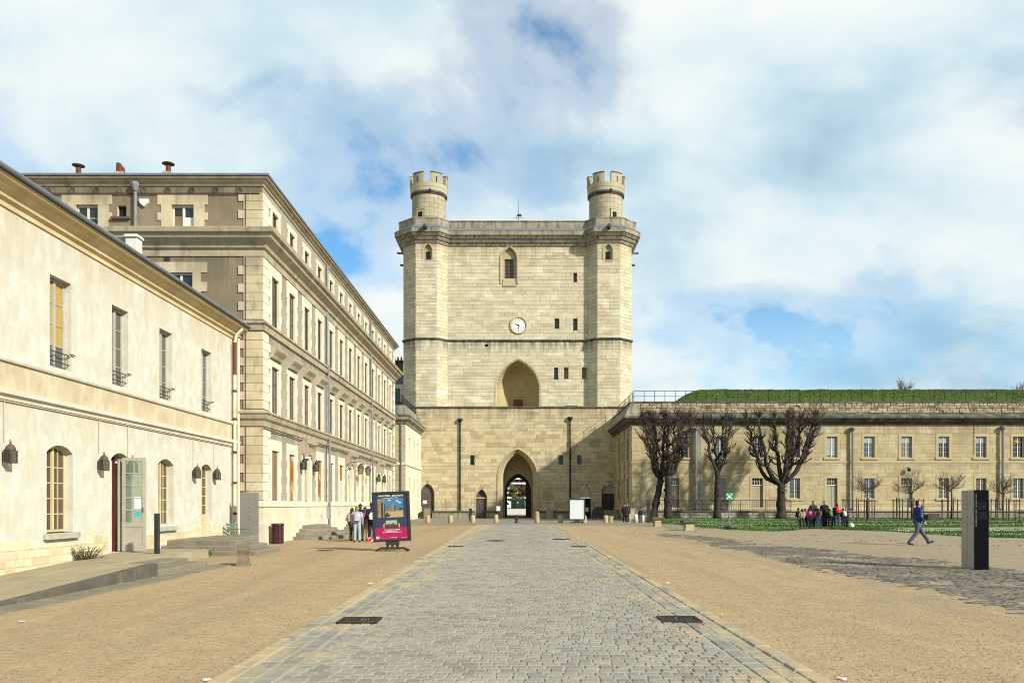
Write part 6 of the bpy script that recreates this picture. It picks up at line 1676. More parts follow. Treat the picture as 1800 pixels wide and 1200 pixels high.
# grey folding panel and green chair
t = thing('metal_panel', 'tall grey galvanised folding panel standing at the barracks corner', 'panel', (PX(436.5, 30.6), 30.7, .0))
m_galv = M('galvanised_panel', (.235, .225, .195), (.19, .18, .155), 1.2, .6, .03, 20, spec=.4)
for s in (-1, 1): MB(Fr(None, s * .185, 0, 0, 0)).bbox(-.178, .178, -.02, .02, .16, 2.05, .006).build('panel', m_galv, t)
mb = MB()
for k in range(9): mb.box(-.03 + .02 * (k % 2), .0 + .02 * (k % 2), -.03, -.0205, .5 + k * .16, .56 + k * .16)
mb.build('hinges', m_pipe, t); MB().bbox(-.3, .3, -.25, .25, .0, .16, .02).build('base', m_iron, t)
def chair(lab, loc, rz, col):
    t = thing('garden_chair', lab, 'chair', loc, rad(rz)); w = .24
    for sx in (-1, 1):
        MB().tube([(sx * w, -.24, 0), (sx * w, -.2, .45)], .014, 6).build('leg', col, t); MB().tube([(sx * w, .26, 0), (sx * w, .2, .45)], .014, 6).build('leg', col, t)
        MB().tube([(sx * w, .2, .45), (sx * w, .32, .9)], .014, 6).build('back_post', col, t); MB().tube([(sx * w, -.2, .45), (sx * w, -.22, .66), (sx * w, .24, .66)], .014, 6).build('armrest', col, t)
    for k in range(6): MB().bbox(-w, w, -.21 + k * .07, -.155 + k * .07, .44, .455, .004).build('seat_slat', col, t)
    for k in range(3): MB().box(-w, w, .235 + k * .033, .25 + k * .033, .56 + k * .115, .64 + k * .115).build('back_slat', col, t)
    return t
m_green = M('green_chair_paint', (.045, .13, .075), (.035, .1, .06), 4, .5, 0)
chair('green metal garden chair on the landing in front of the grey panel', (PX(417, 30.3), 30.3, .0), 60, M('faded_green_paint', (.12, .19, .14), (.09, .15, .11), 4, .6, 0))
chair('green metal garden chair at the far right edge before the wing', (PX(1795, 73), 73, .2), -30, m_green)
# benches of stone
def stone_bench(lab, x, y, w, h, sw):
    t = thing('stone_bench', lab, 'bench', (x, y, 0), .15); MB().loft([[(-a, -b, z), (a, -b, z), (a, b, z), (-a, b, z)] for a, b, z in ((sw / 2, .2, 0), (sw / 2 * .9, .19, h * .6), (sw / 2 * 1.05, .2, h - .15))], True, True, True).build('pedestal', m_bollard, t)
    MB().bbox(-w / 2, w / 2, -.3, .3, h - .148, h, .04).build('seat', m_darkstone, t); MB().bbox(-w / 2 + .1, w / 2 - .1, -.24, .24, h - .19, h - .15, .015).build('seat_edge', m_darkstone, t)
stone_bench('small stone bench on a pale pedestal near the pair of trees', PX(1155.5, 58), 58, 1.0, .66, .52); stone_bench('larger stone bench on a pale pedestal at the lawn corner', PX(1211, 48.7), 48.7, .98, .62, .58)
# assembly point sign
t = thing('assembly_sign', 'green square assembly point sign on a thin pole by the lawn', 'sign', (PX(1282, 51), 51, .0))
m_sg = M('sign_green', (.01, .27, .11), None, rough=.4, bump=0)
MB().tube([(0, 0, .1), (0, 0, 2.3)], .03, 8).build('pole', m_pipe, t)
pl_ = MB().bbox(-.23, .23, -.045, -.03, 1.88, 2.34, .004).build('plate', m_sg, t)
mb = MB()
def disc(mb, cx, cz, r, y, n=12): mb.poly([(cx + r * math.cos(2 * math.pi * k / n), y, cz + r * math.sin(2 * math.pi * k / n)) for k in range(n)])
for sx in (-1, 1):
    for sz in (-1, 1):
        a, b = sx * .17, 2.11 + sz * .17
        mb.poly([(a, -.048, b), (a - sx * .10, -.048, b), (a, -.048, b - sz * .10)])
        mb.poly([(a - sx * .02, -.049, b - sz * .065), (a - sx * .065, -.049, b - sz * .02), (a - sx * .10, -.049, b - sz * .065), (a - sx * .065, -.049, b - sz * .10)])
for dx, hh in ((-.055, 0), (0, .02), (.055, 0)):
    disc(mb, dx, 2.15 + hh, .022, -.0485, 8); mb.poly([(dx - .032, -.0475, 2.04), (dx + .032, -.0475, 2.04), (dx + .025, -.0475, 2.12 + hh), (dx - .025, -.0475, 2.12 + hh)])
mb.build('pictogram', m_petal, pl_)
mb = MB(); mb.loft([[(.18 + a * .44 * math.cos(2 * math.pi * k / 14), a * .3 * math.sin(2 * math.pi * k / 14), z) for k in range(14)] for a, z in ((.7, .0), (.75, .1), (1, .12), (1.02, .2), (.9, .27), (.2, .29))], True, True, True); mb.build('base', m_darkstone, t)
# stele
t = thing('information_stele', 'tall grey and black information stele standing on the old cobbles at right', 'stele', (PX(1731, 19.35), 19.5, 0), rad(-3))
m_sgrey = M('stele_grey_panel', (.36, .35, .32), (.31, .30, .275), 1.6, .55, .03, 10, spec=.4); m_sblk = M('stele_black_panel', (.005, .005, .008), (.004, .004, .006), .8, .6, 0, 10, spec=.03)
MB().bbox(-.165, .165, -.0, .62, 0, 1.95, .008).build('body', m_sgrey, t)
MB().bbox(-.168, .168, -.03, -.002, 0.002, 1.952, .004).build('black_panel', m_sblk, t)
for (ya, yb) in ((.01, .305), (.315, .61)): MB().box(-.172, -.1655, ya, yb, .02, 1.93).build('side_panel', m_sgrey, t)
mb = MB(); rr = random.Random(3); z = 1.86
for k in range(26):
    if rr.random() < .12: z -= .03; continue
    mb.box(-.148, -.122, -.033, -.0305, z - .028, z - .006 - rr.uniform(0, .008)); mb.box(-.140, -.130, -.0335, -.0312, z - .020, z - .012, 1); z -= .031
mb.build('lettering', [M('stele_letter_grey', (.22, .22, .22), None, bump=0), m_sblk], t)['kind'] = 'stuff'
mb = MB()
for k in range(18):
    z = 1.66 - k * .022 - (.06 if k > 8 else 0)
    x = -.09
    while x < .13:
        w = rr.uniform(.012, .04)
        if x + w < .13 and rr.random() < .9: mb.box(x, x + w, -.033, -.0305, z, z + .007)
        x += w + .008
mb.build('small_print', M('faint_print', (.035, .035, .04), None, bump=0), t)['kind'] = 'stuff'
# poster stand
def text(s, size, x, z, y, mt, parent, bold=0.0):
    c = bpy.data.curves.new('lettering', 'FONT'); c.body = s; c.size = size; c.align_x = 'CENTER'; c.offset = bold; c.extrude = .0008
    o = bpy.data.objects.new('tmp', c); COL.objects.link(o); bpy.context.view_layer.update()
    me = bpy.data.meshes.new_from_object(o.evaluated_get(bpy.context.evaluated_depsgraph_get())); bpy.data.objects.remove(o)
    me.materials.clear(); me.materials.append(mt)
    r = link('lettering', me, parent); r['kind'] = 'stuff'; r.location = (x, y, z); r.rotation_euler = (rad(90), 0, 0); return r
def flat(nm, c): return M(nm, c, None, rough=.35, bump=0, spec=.5)
def stand(lab, loc, w, z0, z1, roll, yaw, front):
    t = thing('poster_stand', lab, 'sign', loc, rad(yaw))
    bd = MB(); hh = z1 - z0; fw_ = .075
    bd.box(-w / 2, -w / 2 + fw_, -.05, .04, 0, hh); bd.box(w / 2 - fw_, w / 2, -.05, .04, 0, hh); bd.box(-w / 2 + fw_, w / 2 - fw_, -.05, .04, 0, fw_); bd.box(-w / 2 + fw_, w / 2 - fw_, -.05, .04, hh - fw_, hh)
    bd.box(-w / 2 + fw_, w / 2 - fw_, .0, .035, fw_, hh - fw_)
    b = bd.build('board', m_iron, t); b.location = (0, 0, z0); b.rotation_euler = (0, rad(roll), 0)
    MB().bbox(-w * .18, w * .18, -.05, .05, z0 - .12, z0 + .05, .01).build('mount', m_iron, t)
    for k in (-1, 0, 1): MB().tube([(k * w * .13, 0, .1), (k * w * .13, 0, z0 - .06)], .045, 8).build('leg', m_iron, t)
    mb = MB(); mb.tube([(-w * .42, -.22, .02), (-w * .32, -.05, .10), (w * .32, -.05, .10), (w * .42, -.22, .02)], .035, 8); mb.tube([(-w * .42, .32, .02), (-w * .32, .12, .10), (w * .32, .12, .10), (w * .42, .32, .02)], .035, 8)
    mb.box(-w * .2, w * .2, -.08, .15, .06, .12); mb.build('base', m_iron, t)
    front(b, w - 2 * fw_, hh - 2 * fw_, fw_)
    return t
def front1(b, w, h, o):
    Y = -.004
    navy, mag, wht = flat('poster_navy', (.020, .036, .070)), flat('poster_magenta', (.33, .006, .075)), flat('poster_white', (.78, .78, .76))
    sky_, tan, stn, dk, skin = flat('picture_sky', (.05, .16, .29)), flat('picture_sand', (.40, .28, .15)), M('picture_stone', (.34, .24, .13), (.16, .11, .06), 14, .4, 0), flat('picture_shadow', (.03, .025, .02)), flat('picture_hand', (.45, .27, .17))
    P = lambda x0, x1, z0, z1, y, mt, nm: MB().box(-w / 2 + x0 * w, -w / 2 + x1 * w, y, y + .0035, o + z0 * h, o + z1 * h).build(nm, mt, b)
    P(0, 1, .262, 1, Y, navy, 'poster'); P(0, 1, 0, .26, Y, mag, 'poster_band')
    p = P(.09, .86, .48, .90, Y - .004, sky_, 'poster_picture')
    def S_(pts, mt, y): mb = MB(); mb.prism([(-w / 2 + x * w, o + z * h) for x, z in pts], y, y + .002); mb.build('picture_shape', mt, p)
    S_([(.30, .481), (.86, .481), (.86, .62), (.30, .64)], tan, Y - .007)
    S_([(.30, .62), (.36, .66), (.45, .645), (.6, .65), (.7, .64), (.86, .655), (.86, .615), (.30, .615)], stn, Y - .0095)
    S_([(.50, .615), (.50, .75), (.52, .79), (.60, .79), (.63, .76), (.63, .615)], stn, Y - .012); S_([(.60, .62), (.60, .76), (.63, .745), (.63, .62)], dk, Y - .0145)
    S_([(.72, .64), (.75, .68), (.82, .69), (.86, .65)], dk, Y - .0125)
    S_([(.09, .48), (.10, .84), (.14, .905), (.18, .87), (.24, .86), (.27, .90), (.31, .86), (.32, .481)], stn, Y - .012)
    S_([(.20, .482), (.20, .82), (.255, .83), (.25, .482)], dk, Y - .0145); S_([(.29, .482), (.30, .80), (.325, .80), (.325, .482)], dk, Y - .0145)
    S_([(.32, .52), (.37, .60), (.42, .58), (.40, .55), (.50, .54), (.42, .50), (.33, .488)], dk, Y - .0150)
    for k, (x, z) in enumerate(((.45, .86), (.68, .84), (.75, .80))): S_([(x - .05, z), (x, z + .012), (x + .06, z + .006), (x + .02, z - .012)], wht, Y - .0095)
    t2 = P(.29, .70, .268, .43, Y - .004, dk, 'tablet')
    P(.32, .66, .285, .418, Y - .007, flat('tablet_sky', (.30, .36, .33)), 'tablet_screen')
    mb = MB(); mb.prism([(-w / 2 + x * w, o + z * h) for x, z in ((.32, .286), (.32, .32), (.40, .345), (.47, .33), (.54, .36), (.66, .31), (.66, .286))], Y - .010, Y - .0085); mb.build('picture_shape', flat('tablet_trees', (.06, .065, .02)), b)
    for s in (0, 1):
        mb = MB(); xs = [(.24, .263), (.24, .32), (.275, .37), (.285, .36), (.285, .263)]; xs = [(x if s == 0 else .985 - x, z) for x, z in xs]
        mb.prism([(-w / 2 + x * w, o + z * h) for x, z in xs], Y - .006, Y - .004); mb.build('picture_shape', skin, b)
    text('BILLETTERIE - BOUTIQUE', .074, 0, o + .942 * h, Y - .004, wht, b, .0012)
    rr = random.Random(4)
    def scrawl(x0, x1, z, hh, mt):
        mb = MB(); x = x0
        while x < x1:
            ww = rr.uniform(.012, .03)
            mb.box(-w / 2 + x * w, -w / 2 + (x + ww) * w, Y - .006, Y - .003, o + z * h, o + (z + hh * rr.uniform(.7, 1)) * h); x += ww + .012
        mb.build('small_print', mt, b)['kind'] = 'stuff'
    scrawl(.26, .72, .905, .014, wht); scrawl(.27, .72, .205, .015, wht); scrawl(.34, .66, .178, .015, wht); scrawl(.22, .78, .15, .015, wht); scrawl(.42, .62, .035, .010, wht); scrawl(.76, .95, .035, .006, wht); scrawl(.14, .38, .03, .010, flat('poster_pink', (.5, .12, .2)))
    P(.02, .11, .02, .075, Y - .004, flat('poster_badge', (.68, .60, .42)), 'badge')
def front2(b, w, h, o):
    MB().box(-w / 2, w / 2, -.006, -.001, o, o + h).build('white_sheet', M('white_poster_back', (.66, .70, .68), (.60, .64, .62), 1.5, .3, .02, 4, spec=.5), b)
stand('framed advertising poster on a black stand, navy above a magenta band', (PX(690, 27.3), 27.3, 0), 1.28, .33, 2.04, -2.4, 4, front1)
stand('blank white board in a dark frame on a black stand near the gate', (PX(1014.5, 67), 67, 0.012), 1.36, .28, 2.06, 0, -2, front2)
# dark covered stand
t = thing('covered_stand', 'black covered folding stand between the two shaded doors', 'stand', (PX(1051, 84), 84, 0))
mb = MB(); mb.loft([[(-.75, -.4, .25), (.7, -.4, .2), (.75, .4, .2), (-.7, .4, .25)], [(-.5, -.25, 1.1), (.5, -.25, 1.15), (.5, .25, 1.15), (-.5, .25, 1.1)], [(-.25, -.12, 1.35), (.22, -.12, 1.42), (.2, .12, 1.4), (-.25, .12, 1.35)]], True, False, True); mb.build('cover', m_iron, t)
for x in (-.6, .6):
    for y in (-.35, .35): MB().tube([(x, y, 0), (x * .9, y, .3)], .03, 5).build('leg', m_iron, t)
# traffic cone on the terrace, planter box
t = thing('traffic_cone', 'red traffic cone on the terrace behind the iron balustrade', 'cone', (PX(1269, 76.6), 76.6, .98)); mr = flat('cone_red', (.45, .02, .01)); MB().bbox(-.2, .2, -.2, .2, 0, .04, .01).build('base', mr, t); MB().lathe([(.15, .04), (.09, .28)], 12).build('body', mr, t); MB().lathe([(.09, .28), (.065, .42)], 12).build('band', m_white, t); MB().lathe([(.065, .42), (.03, .62)], 12).build('tip', mr, t)
t = thing('plank_planter', 'wooden plank planter box behind the walking man', 'planter', (PX(1637.5, 69), 69, .2)); MB().box(-.48, .48, -.38, .38, 0, .55).build('box', m_stake, t)
for k in range(6): MB().bbox(-.5 + k * .167, -.34 + k * .167, -.42, -.385, 0, .62, .008).build('plank', m_stake, t)
# drains and manholes
m_drain = M('rusty_cast_iron', (.035, .024, .018), (.022, .016, .013), 4, .6, .1, 20, 0, ((.12, .08, .04), 3, (1, 1, 1), .55, .7, .5))
def drain(lab, x, y, w, d):
    t = thing('drain_grate', lab, 'drain', (x, y, .036), 0, 'cast iron drains in the cobbled road'); n = 11
    mb = MB(); mb.box(-w / 2, w / 2, -d / 2, d / 2, -.028, -.016); mb.build('pit', m_void, t)
    mb = MB()
    for s in (-1, 1): mb.box(s * w / 2 - .02, s * w / 2 + .02, -d / 2, d / 2, -.03, .006); mb.box(-w / 2 + .02, w / 2 - .02, s * d / 2 - .02, s * d / 2 + .02, -.03, .005)
    mb.build('rim', m_drain, t)
    for k in range(n):
        x_ = -w / 2 + .045 + (w - .09) * k / (n - 1); mb = MB(); mb.loft([[(x_ - .013, -d / 2 + .02, z), (x_ - .013, 0, z - .012), (x_ - .013, d / 2 - .02, z), (x_ + .013, d / 2 - .02, z), (x_ + .013, 0, z - .012), (x_ + .013, -d / 2 + .02, z)] for z in (-.02, .003)], True, False, True); mb.build('bar', m_drain, t)
    mb = MB(); mb.box(-w / 2 + .02, w / 2 - .02, -.02, .02, -.025, -.004); mb.build('cross_bar', m_drain, t)
drain('cast iron drain grate in the left gutter of the cobbled road, nearest the viewer', PX(632, 10.8), 10.8, .50, .52); drain('cast iron drain grate in the right gutter of the cobbled road, nearest the viewer', PX(1194, 10.9), 10.9, .50, .52)
drain('small far drain grate in the left gutter of the cobbled road', PX(801, 29.8), 29.8, .5, .55); drain('small far drain grate in the right gutter of the cobbled road', PX(1018, 29.8), 29.8, .5, .55)
for k, (x, y) in enumerate(((872, 34.5), (987, 36))):
    o = MB().lathe([(.42, 0), (.42, .02), (.36, .024), (0.01, .024)], 20).build('manhole_cover', m_drain); o.location = (PX(x, y), y, .02); tag(o, 'round iron manhole cover far up the cobbled road, %s of two' % ('left' if k == 0 else 'right'), 'manhole', 'manhole covers')
o = MB().lathe([(.3, 0), (.3, .01), (.01, .012)], 16).build('manhole_cover', m_drain); o.location = (PX(534, 24.9), 27.6, .0); tag(o, 'flat dark manhole cover in the sand left of the poster stand', 'manhole')
# litter
rr = random.Random(5)
for k, (x, y, lab) in enumerate(((1268, 1085, 'white paper scrap on the sand edge right of the near drain'), (1480, 1194, 'crumpled white paper at the bottom of the sand, right'), (365, 1196, 'small white scrap at the bottom left of the sand'), (650, 1028, 'white scrap on the left road edge'), (38, 1093, 'white scrap on the sand below the ramp'), (1173, 1027, 'white scrap on the right road edge'), (118, 996, 'white scrap on the sand by the gutter'))):
    Z = FPX * 1.6 / (y - 886) if y > 1000 else 20; r = .045
    mb = MB(); mb.loft([[(r * math.cos(a) * rr.uniform(.6, 1.2), r * .7 * math.sin(a) * rr.uniform(.6, 1.2), z + rr.uniform(0, .006)) for a in [2 * math.pi * j / 7 for j in range(7)]] for z in (.001, .012)], True, True, True)
    o = mb.build('paper_scrap', m_petal); o.location = (PX(x, Z), Z, .004 if not -480 < x - 912 < 420 else .03); tag(o, lab, 'litter', 'paper scraps on the ground')

# ================================================================== PEOPLE
def blob(segs, vox, mt, name, parent, extra=None, smooth_it=3):
    mb = MB()
    for s in segs:
        p, q, r1, r2 = Vector(s[0]), Vector(s[1]), s[2], s[3]
        d = (q - p); l = d.length
        if l < 1e-5: mb.ball(p, r1, 10); continue
        d /= l; P_ = []; rs = []
        for k in range(4): a = math.pi / 2 * (1 - k / 4); P_.append(p - d * r1 * math.sin(a)); rs.append(max(.002, r1 * math.cos(a)))
        for k in range(4): P_.append(p + d * l * k / 3); rs.append(r1 + (r2 - r1) * k / 3)
        for k in range(1, 5): a = math.pi / 2 * k / 4; P_.append(q + d * r2 * math.sin(a)); rs.append(max(.002, r2 * math.cos(a)))
        mb.tube(P_, rs, 10)
    o = mb.build(name, mt)
    m = o.modifiers.new('r', 'REMESH'); m.mode = 'VOXEL'; m.voxel_size = vox; m.use_smooth_shade = True
    m = o.modifiers.new('s', 'SMOOTH'); m.iterations = smooth_it; m.factor = .5
    bpy.context.view_layer.update()
    me = bpy.data.meshes.new_from_object(o.evaluated_get(bpy.context.evaluated_depsgraph_get()))
    bpy.data.objects.remove(o)
    me.polygons.foreach_set('use_smooth', [True] * len(me.polygons))
    me.name = name
    if not me.materials: me.materials.append(mt)
    if extra:
        bm = bmesh.new(); bm.from_mesh(me); nb = len(bm.faces)
        for (xm, idx) in extra:
            t_ = bpy.data.meshes.new('t'); t_.from_pydata(xm.v, [], xm.f); k0 = len(bm.faces); bm.from_mesh(t_); bm.faces.ensure_lookup_table()
            for f in bm.faces[k0:]: f.material_index = idx; f.smooth = True
            bpy.data.meshes.remove(t_)
        bm.to_mesh(me); bm.free()
    return link(name, me, parent)
def hand_mesh(w, d, side, up):
    """palm and five curled fingers; w wrist, d direction of the hand, side = towards the thumb"""
    mb = MB(); d = d.normalized(); s = (side - d * side.dot(d)).normalized(); nrm = d.cross(s)
    pc = w + d * .05
    mb.loft([[w + d * t + s * (a * math.cos(2 * math.pi * k / 8)) + nrm * (b * math.sin(2 * math.pi * k / 8)) for k in range(8)] for t, a, b in ((-.01, .022, .018), (.02, .034, .018), (.06, .040, .016), (.088, .036, .012))], True, True, True)
    for k, l in enumerate((.068, .078, .073, .056)):
        b = w + d * .082 + s * (.027 - .018 * k); m = b + d * l * .55 + nrm * .010; e = m + (d * .7 + nrm * .7).normalized() * l * .5
        mb.tube([b, m, e], [.0095, .009, .006], 6)
    b = w + d * .03 + s * .03; m = b + (d * .6 + s * .8).normalized() * .035; e = m + (d + s * .15 + nrm * .2).normalized() * .03
    mb.tube([b, m, e], [.012, .0105, .007], 6)
    return mb
V3 = Vector
def person(lab, px_, Z, face, h, top, bot, skin, hair, arms=('down', 'down'), legs='stand', shoe=None, zg=0.0, vox=.022, lean=0.0, hat=None, group=None, hairstyle='short', coat=0.0, off=(0, 0), headturn=0.0):
    t = thing('person', lab, 'person', (PX(px_, Z) + off[0], Z + off[1], zg), rad(face), group); k = h / 1.75; t.scale = (k, k, k)
    ln = lambda v: V3((v[0], v[1] - lean * max(0, v[2] - .9), v[2]))
    LG = {}
    if legs == 'stand': LG = {1: [(.09, 0, .92), (.105, -.02, .50), (.11, .01, .085), (.125, -.14, .035)], -1: [(-.09, 0, .92), (-.11, -.015, .50), (-.12, .02, .085), (-.15, -.13, .035)]}
    elif legs == 'walk': LG = {1: [(.085, -.02, .91), (.09, -.24, .51), (.09, -.50, .135), (.09, -.66, .145)], -1: [(-.085, .02, .91), (-.09, .06, .49), (-.09, .35, .13), (-.09, .22, .035)]}
    elif legs == 'step': LG = {1: [(.085, -.01, .92), (.09, -.12, .5), (.095, -.16, .09), (.1, -.31, .04)], -1: [(-.085, .01, .92), (-.09, .02, .5), (-.09, .18, .11), (-.09, .05, .035)]}
    AR = {}
    for i, s in ((0, 1), (1, -1)):
        a = arms[i]
        if a == 'down': J = [(s * .2, 0, 1.40), (s * .26, .03, 1.13), (s * .27, -.05, .88)]
        elif a == 'fwd': J = [(s * .2, 0, 1.40), (s * .27, .03, 1.14), (s * .21, -.20, 1.0)]
        elif a == 'cross': J = [(s * .2, 0, 1.40), (s * .27, -.06, 1.15), (-s * .04, -.20, 1.20 + .03 * s)]
        elif a == 'mouth': J = [(s * .2, 0, 1.40), (s * .22, -.22, 1.20), (s * .06, -.19, 1.50)]
        elif a == 'hip': J = [(s * .2, 0, 1.40), (s * .26, .02, 1.13), (s * .20, -.17, .93)]
        elif a == 'swing': J = [(s * .2, 0, 1.40), (s * .25, .10, 1.14), (s * .25, .06, .90)]
        AR[s] = [ln(v) for v in J]
    hd = ln((0, -.02, 1.62)); hd = hd + V3((headturn, 0, 0))
    seg = [(hd + V3((0, .012, .028)), hd + V3((0, -.005, -.02)), .092, .085), (hd + V3((0, -.03, -.05)), hd + V3((0, -.04, -.075)), .062, .05), (hd + V3((0, -.085, 0)), hd + V3((0, -.10, -.025)), .013, .018),
           (hd + V3((.083, .01, .0)), hd + V3((.088, .012, -.025)), .016, .013), (hd + V3((-.083, .01, .0)), hd + V3((-.088, .012, -.025)), .016, .013), (hd + V3((0, .015, -.07)), ln((0, .01, 1.42)), .055, .062),
           (ln((.09, 0, 1.36)), ln((.07, 0, 1.0)), .10, .095), (ln((-.09, 0, 1.36)), ln((-.07, 0, 1.0)), .10, .095), (ln((-.15, 0, 1.40)), ln((.15, 0, 1.40)), .06, .06)]
    for s in (1, -1):
        a = AR[s]; seg += [(a[0], a[1], .047, .038), (a[1], a[2], .038, .026)]
        l = [V3(v) for v in LG[s]]; seg += [(l[0], l[1], .082, .056), (l[1], l[2], .055, .038), (l[2], l[3], .04, .035)]
    ex = []
    for s in (1, -1):
        a = AR[s]; d = (a[2] - a[1]).normalized(); side = V3((-s * .3, -1, 0)) if abs(d.z) > .5 else V3((0, 0, 1)); ex.append((hand_mesh(a[2] + d * .005, d, side, s), 0))
    e = MB()
    for s in (1, -1): e.ball(hd + V3((s * .034, -.083, .012)), .011, 6)
    e.tube([hd + V3((-.024, -.098, -.058)), hd + V3((0, -.103, -.060)), hd + V3((.024, -.098, -.058))], .006, 4); ex.append((e, 1))
    b = blob(seg, vox, skin, 'body', t, ex); b.data.materials.append(m_iron) if len(b.data.materials) < 2 else None
    hs = [(hd + V3((0, .02, .045)), hd + V3((0, .035, .02)), .096, .092)]
    if hairstyle == 'short': hs += [(hd + V3((0, .05, -.02)), hd + V3((0, .05, -.04)), .075, .06)]
    elif hairstyle == 'long': hs += [(hd + V3((0, .05, 0)), hd + V3((0, .07, -.17)), .09, .06), (hd + V3((.06, .03, 0)), hd + V3((.07, .05, -.12)), .05, .04), (hd + V3((-.06, .03, 0)), hd + V3((-.07, .05, -.12)), .05, .04)]
    elif hairstyle == 'bun': hs += [(hd + V3((0, .06, .10)), hd + V3((0, .07, .12)), .05, .045), (hd + V3((0, .05, -.02)), hd + V3((0, .05, -.04)), .07, .06)]
    elif hairstyle == 'thin': hs = [(hd + V3((0, .03, .04)), hd + V3((0, .05, -.03)), .090, .075)]
    blob(hs, vox * .8, hat or hair, 'hat' if hat else 'hair', t)
    zb = .93 - coat
    ts = [(ln((.095, 0, 1.34)), ln((.085, 0, zb)), .122, .115), (ln((-.095, 0, 1.34)), ln((-.085, 0, zb)), .122, .115), (ln((-.16, .0, 1.395)), ln((.16, 0, 1.395)), .078, .078), (ln((0, -.02, 1.2)), ln((0, -.02, 1.0)), .135, .13), (ln((0, .01, 1.40)), ln((0, .01, 1.47)), .09, .072)]
    for s in (1, -1):
        a = AR[s]; ts += [(a[0], a[1], .072, .06), (a[1], a[1].lerp(a[2], .93), .060, .045)]
    blob(ts, vox, top, 'jacket', t)
    bs = [((-.07, 0, .95), (.07, 0, .95), .118, .118)]
    for s in (1, -1):
        l = [V3(v) for v in LG[s]]; bs += [(l[0], l[1], .105, .078), (l[1], l[2] + V3((0, 0, .0)), .076, .066)]
    blob(bs, vox, bot, 'trousers', t)
    for s in (1, -1):
        l = [V3(v) for v in LG[s]]; blob([(l[2] + V3((0, .03, -.035)), l[3] + V3((0, 0, .005)), .052, .042), (l[2], l[2] + V3((0, 0, .03)), .05, .052)], vox * .8, shoe or m_iron, 'shoe', t)
    return t
cl = lambda nm, a: M(nm, a, tuple(v * .75 for v in a), 6, .9, .15, 18)
skinA, skinB = M('light_skin', (.50, .30, .21), (.44, .25, .17), 8, .6, 0), M('dark_skin', (.10, .052, .034), (.08, .04, .026), 8, .6, 0)
hblk, hblond, hbrown, hgrey = cl('black_hair', (.012, .01, .009)), cl('blond_hair', (.34, .20, .06)), cl('brown_hair', (.06, .035, .02)), cl('short_dark_hair', (.035, .025, .02))
navy, black, jeans, ljeans, beige, pink, gjean, blue, dgrey, rose, olive, white_c = cl('navy_cloth', (.012, .018, .045)), cl('black_cloth', (.012, .012, .014)), cl('denim', (.045, .075, .14)), cl('light_denim', (.36, .43, .50)), cl('beige_cloth', (.38, .30, .20)), cl('dusty_pink', (.36, .115, .10)), cl('worn_grey_denim', (.095, .10, .13)), cl('royal_blue_jumper', (.012, .035, .16)), cl('dark_grey_cloth', (.035, .035, .04)), cl('rose_jacket', (.40, .10, .14)), cl('olive_cloth', (.06, .06, .03)), cl('white_cloth', (.62, .62, .60))
def blue_pattern():
    m = M('blue_white_print', (.03, .08, .20), (.60, .62, .66), 26, .9, 0); return m
bpat = blue_pattern()
def backpack(lab, px_, Z, face, h, col, d=.17, off=(0, 0), z=1.0, zg=0.0, sc=1.0):
    """worn on the back of a person at the same place"""
    k = h / 1.75; t = thing('backpack', lab, 'backpack', (PX(px_, Z) + off[0], Z + off[1], zg), rad(face)); t.scale = (k, k, k)
    y = .12
    mb = MB(); mb.loft([[(x * w, yy, zz) for x, yy in ((-1, y), (1, y), (1, y + dd * .7), (.7, y + dd), (-.7, y + dd), (-1, y + dd * .7))] for w, dd, zz in ((.13, d * .7, z), (.155 * sc, d, z + .06), (.155 * sc, d, z + .28), (.13, d * .8, z + .40), (.07, d * .4, z + .44))], True, True, True); mb.build('bag', col, t, True)
    mb = MB(); mb.bbox(-.11, .11, y + d - .01, y + d + .05, z + .05, z + .22, .02); mb.build('pocket', col, t)
    for s in (-1, 1): MB().tube([(s * .11, y + .02, z + .08), (s * .16, -.09, z + .12), (s * .13, -.15, z + .30), (s * .11, -.05, z + .47), (s * .10, y + .02, z + .38)], .018, 5).build('strap', col, t)
    return t
def shopping_bag(lab, loc, col):
    t = thing('bag', lab, 'bag', loc, .3); mb = MB(); mb.loft([[(-.2, -.12, 0), (.2, -.12, 0), (.2, .12, 0), (-.2, .12, 0)], [(-.23, -.14, .18), (.22, -.13, .2), (.23, .13, .2), (-.22, .14, .18)], [(-.15, -.05, .30), (.15, -.06, .31), (.15, .06, .30), (-.15, .05, .31)]], True, True, True); mb.build('body', col, t); MB().tube([(-.08, 0, .29), (-.05, 0, .38), (.05, 0, .38), (.08, 0, .29)], .012, 5).build('handle', col, t); return t
# walking man
person('man in a blue jumper and grey jeans walking right with one hand at his mouth', 1612, 31.1, 90, 1.76, blue, gjean, skinA, hgrey, ('mouth', 'hip'), 'walk', dgrey, 0, .013, .05, None, None, 'thin')
# left group
G1 = 'visitors waiting at the barracks door'
person('blond child in a blue printed jacket and pale jeans carrying a lilac backpack', 627.5, 33.9, 188, 1.52, bpat, ljeans, skinA, hblond, ('down', 'down'), 'stand', navy, 0, .016, 0, None, G1, 'bun')
backpack('pale lilac backpack worn by the blond child in pale jeans', 627.5, 33.9, 188, 1.52, cl('lilac_canvas', (.50, .44, .48)))
person('child in a dark top standing behind the blond child, leftmost of the group', 619, 34.9, 150, 1.45, black, olive, skinA, hbrown, ('down', 'down'), 'stand', None, 0, .02, 0, None, G1, 'long')
backpack('dusty pink backpack on the leftmost child of the left group', 619, 34.9, 110, 1.45, cl('pink_canvas', (.42, .24, .20)))
person('child in a dusty pink top and beige trousers with arms folded', 641.5, 35.2, -8, 1.48, pink, beige, skinB, hblk, ('cross', 'cross'), 'stand', dgrey, 0, .016, 0, None, G1)
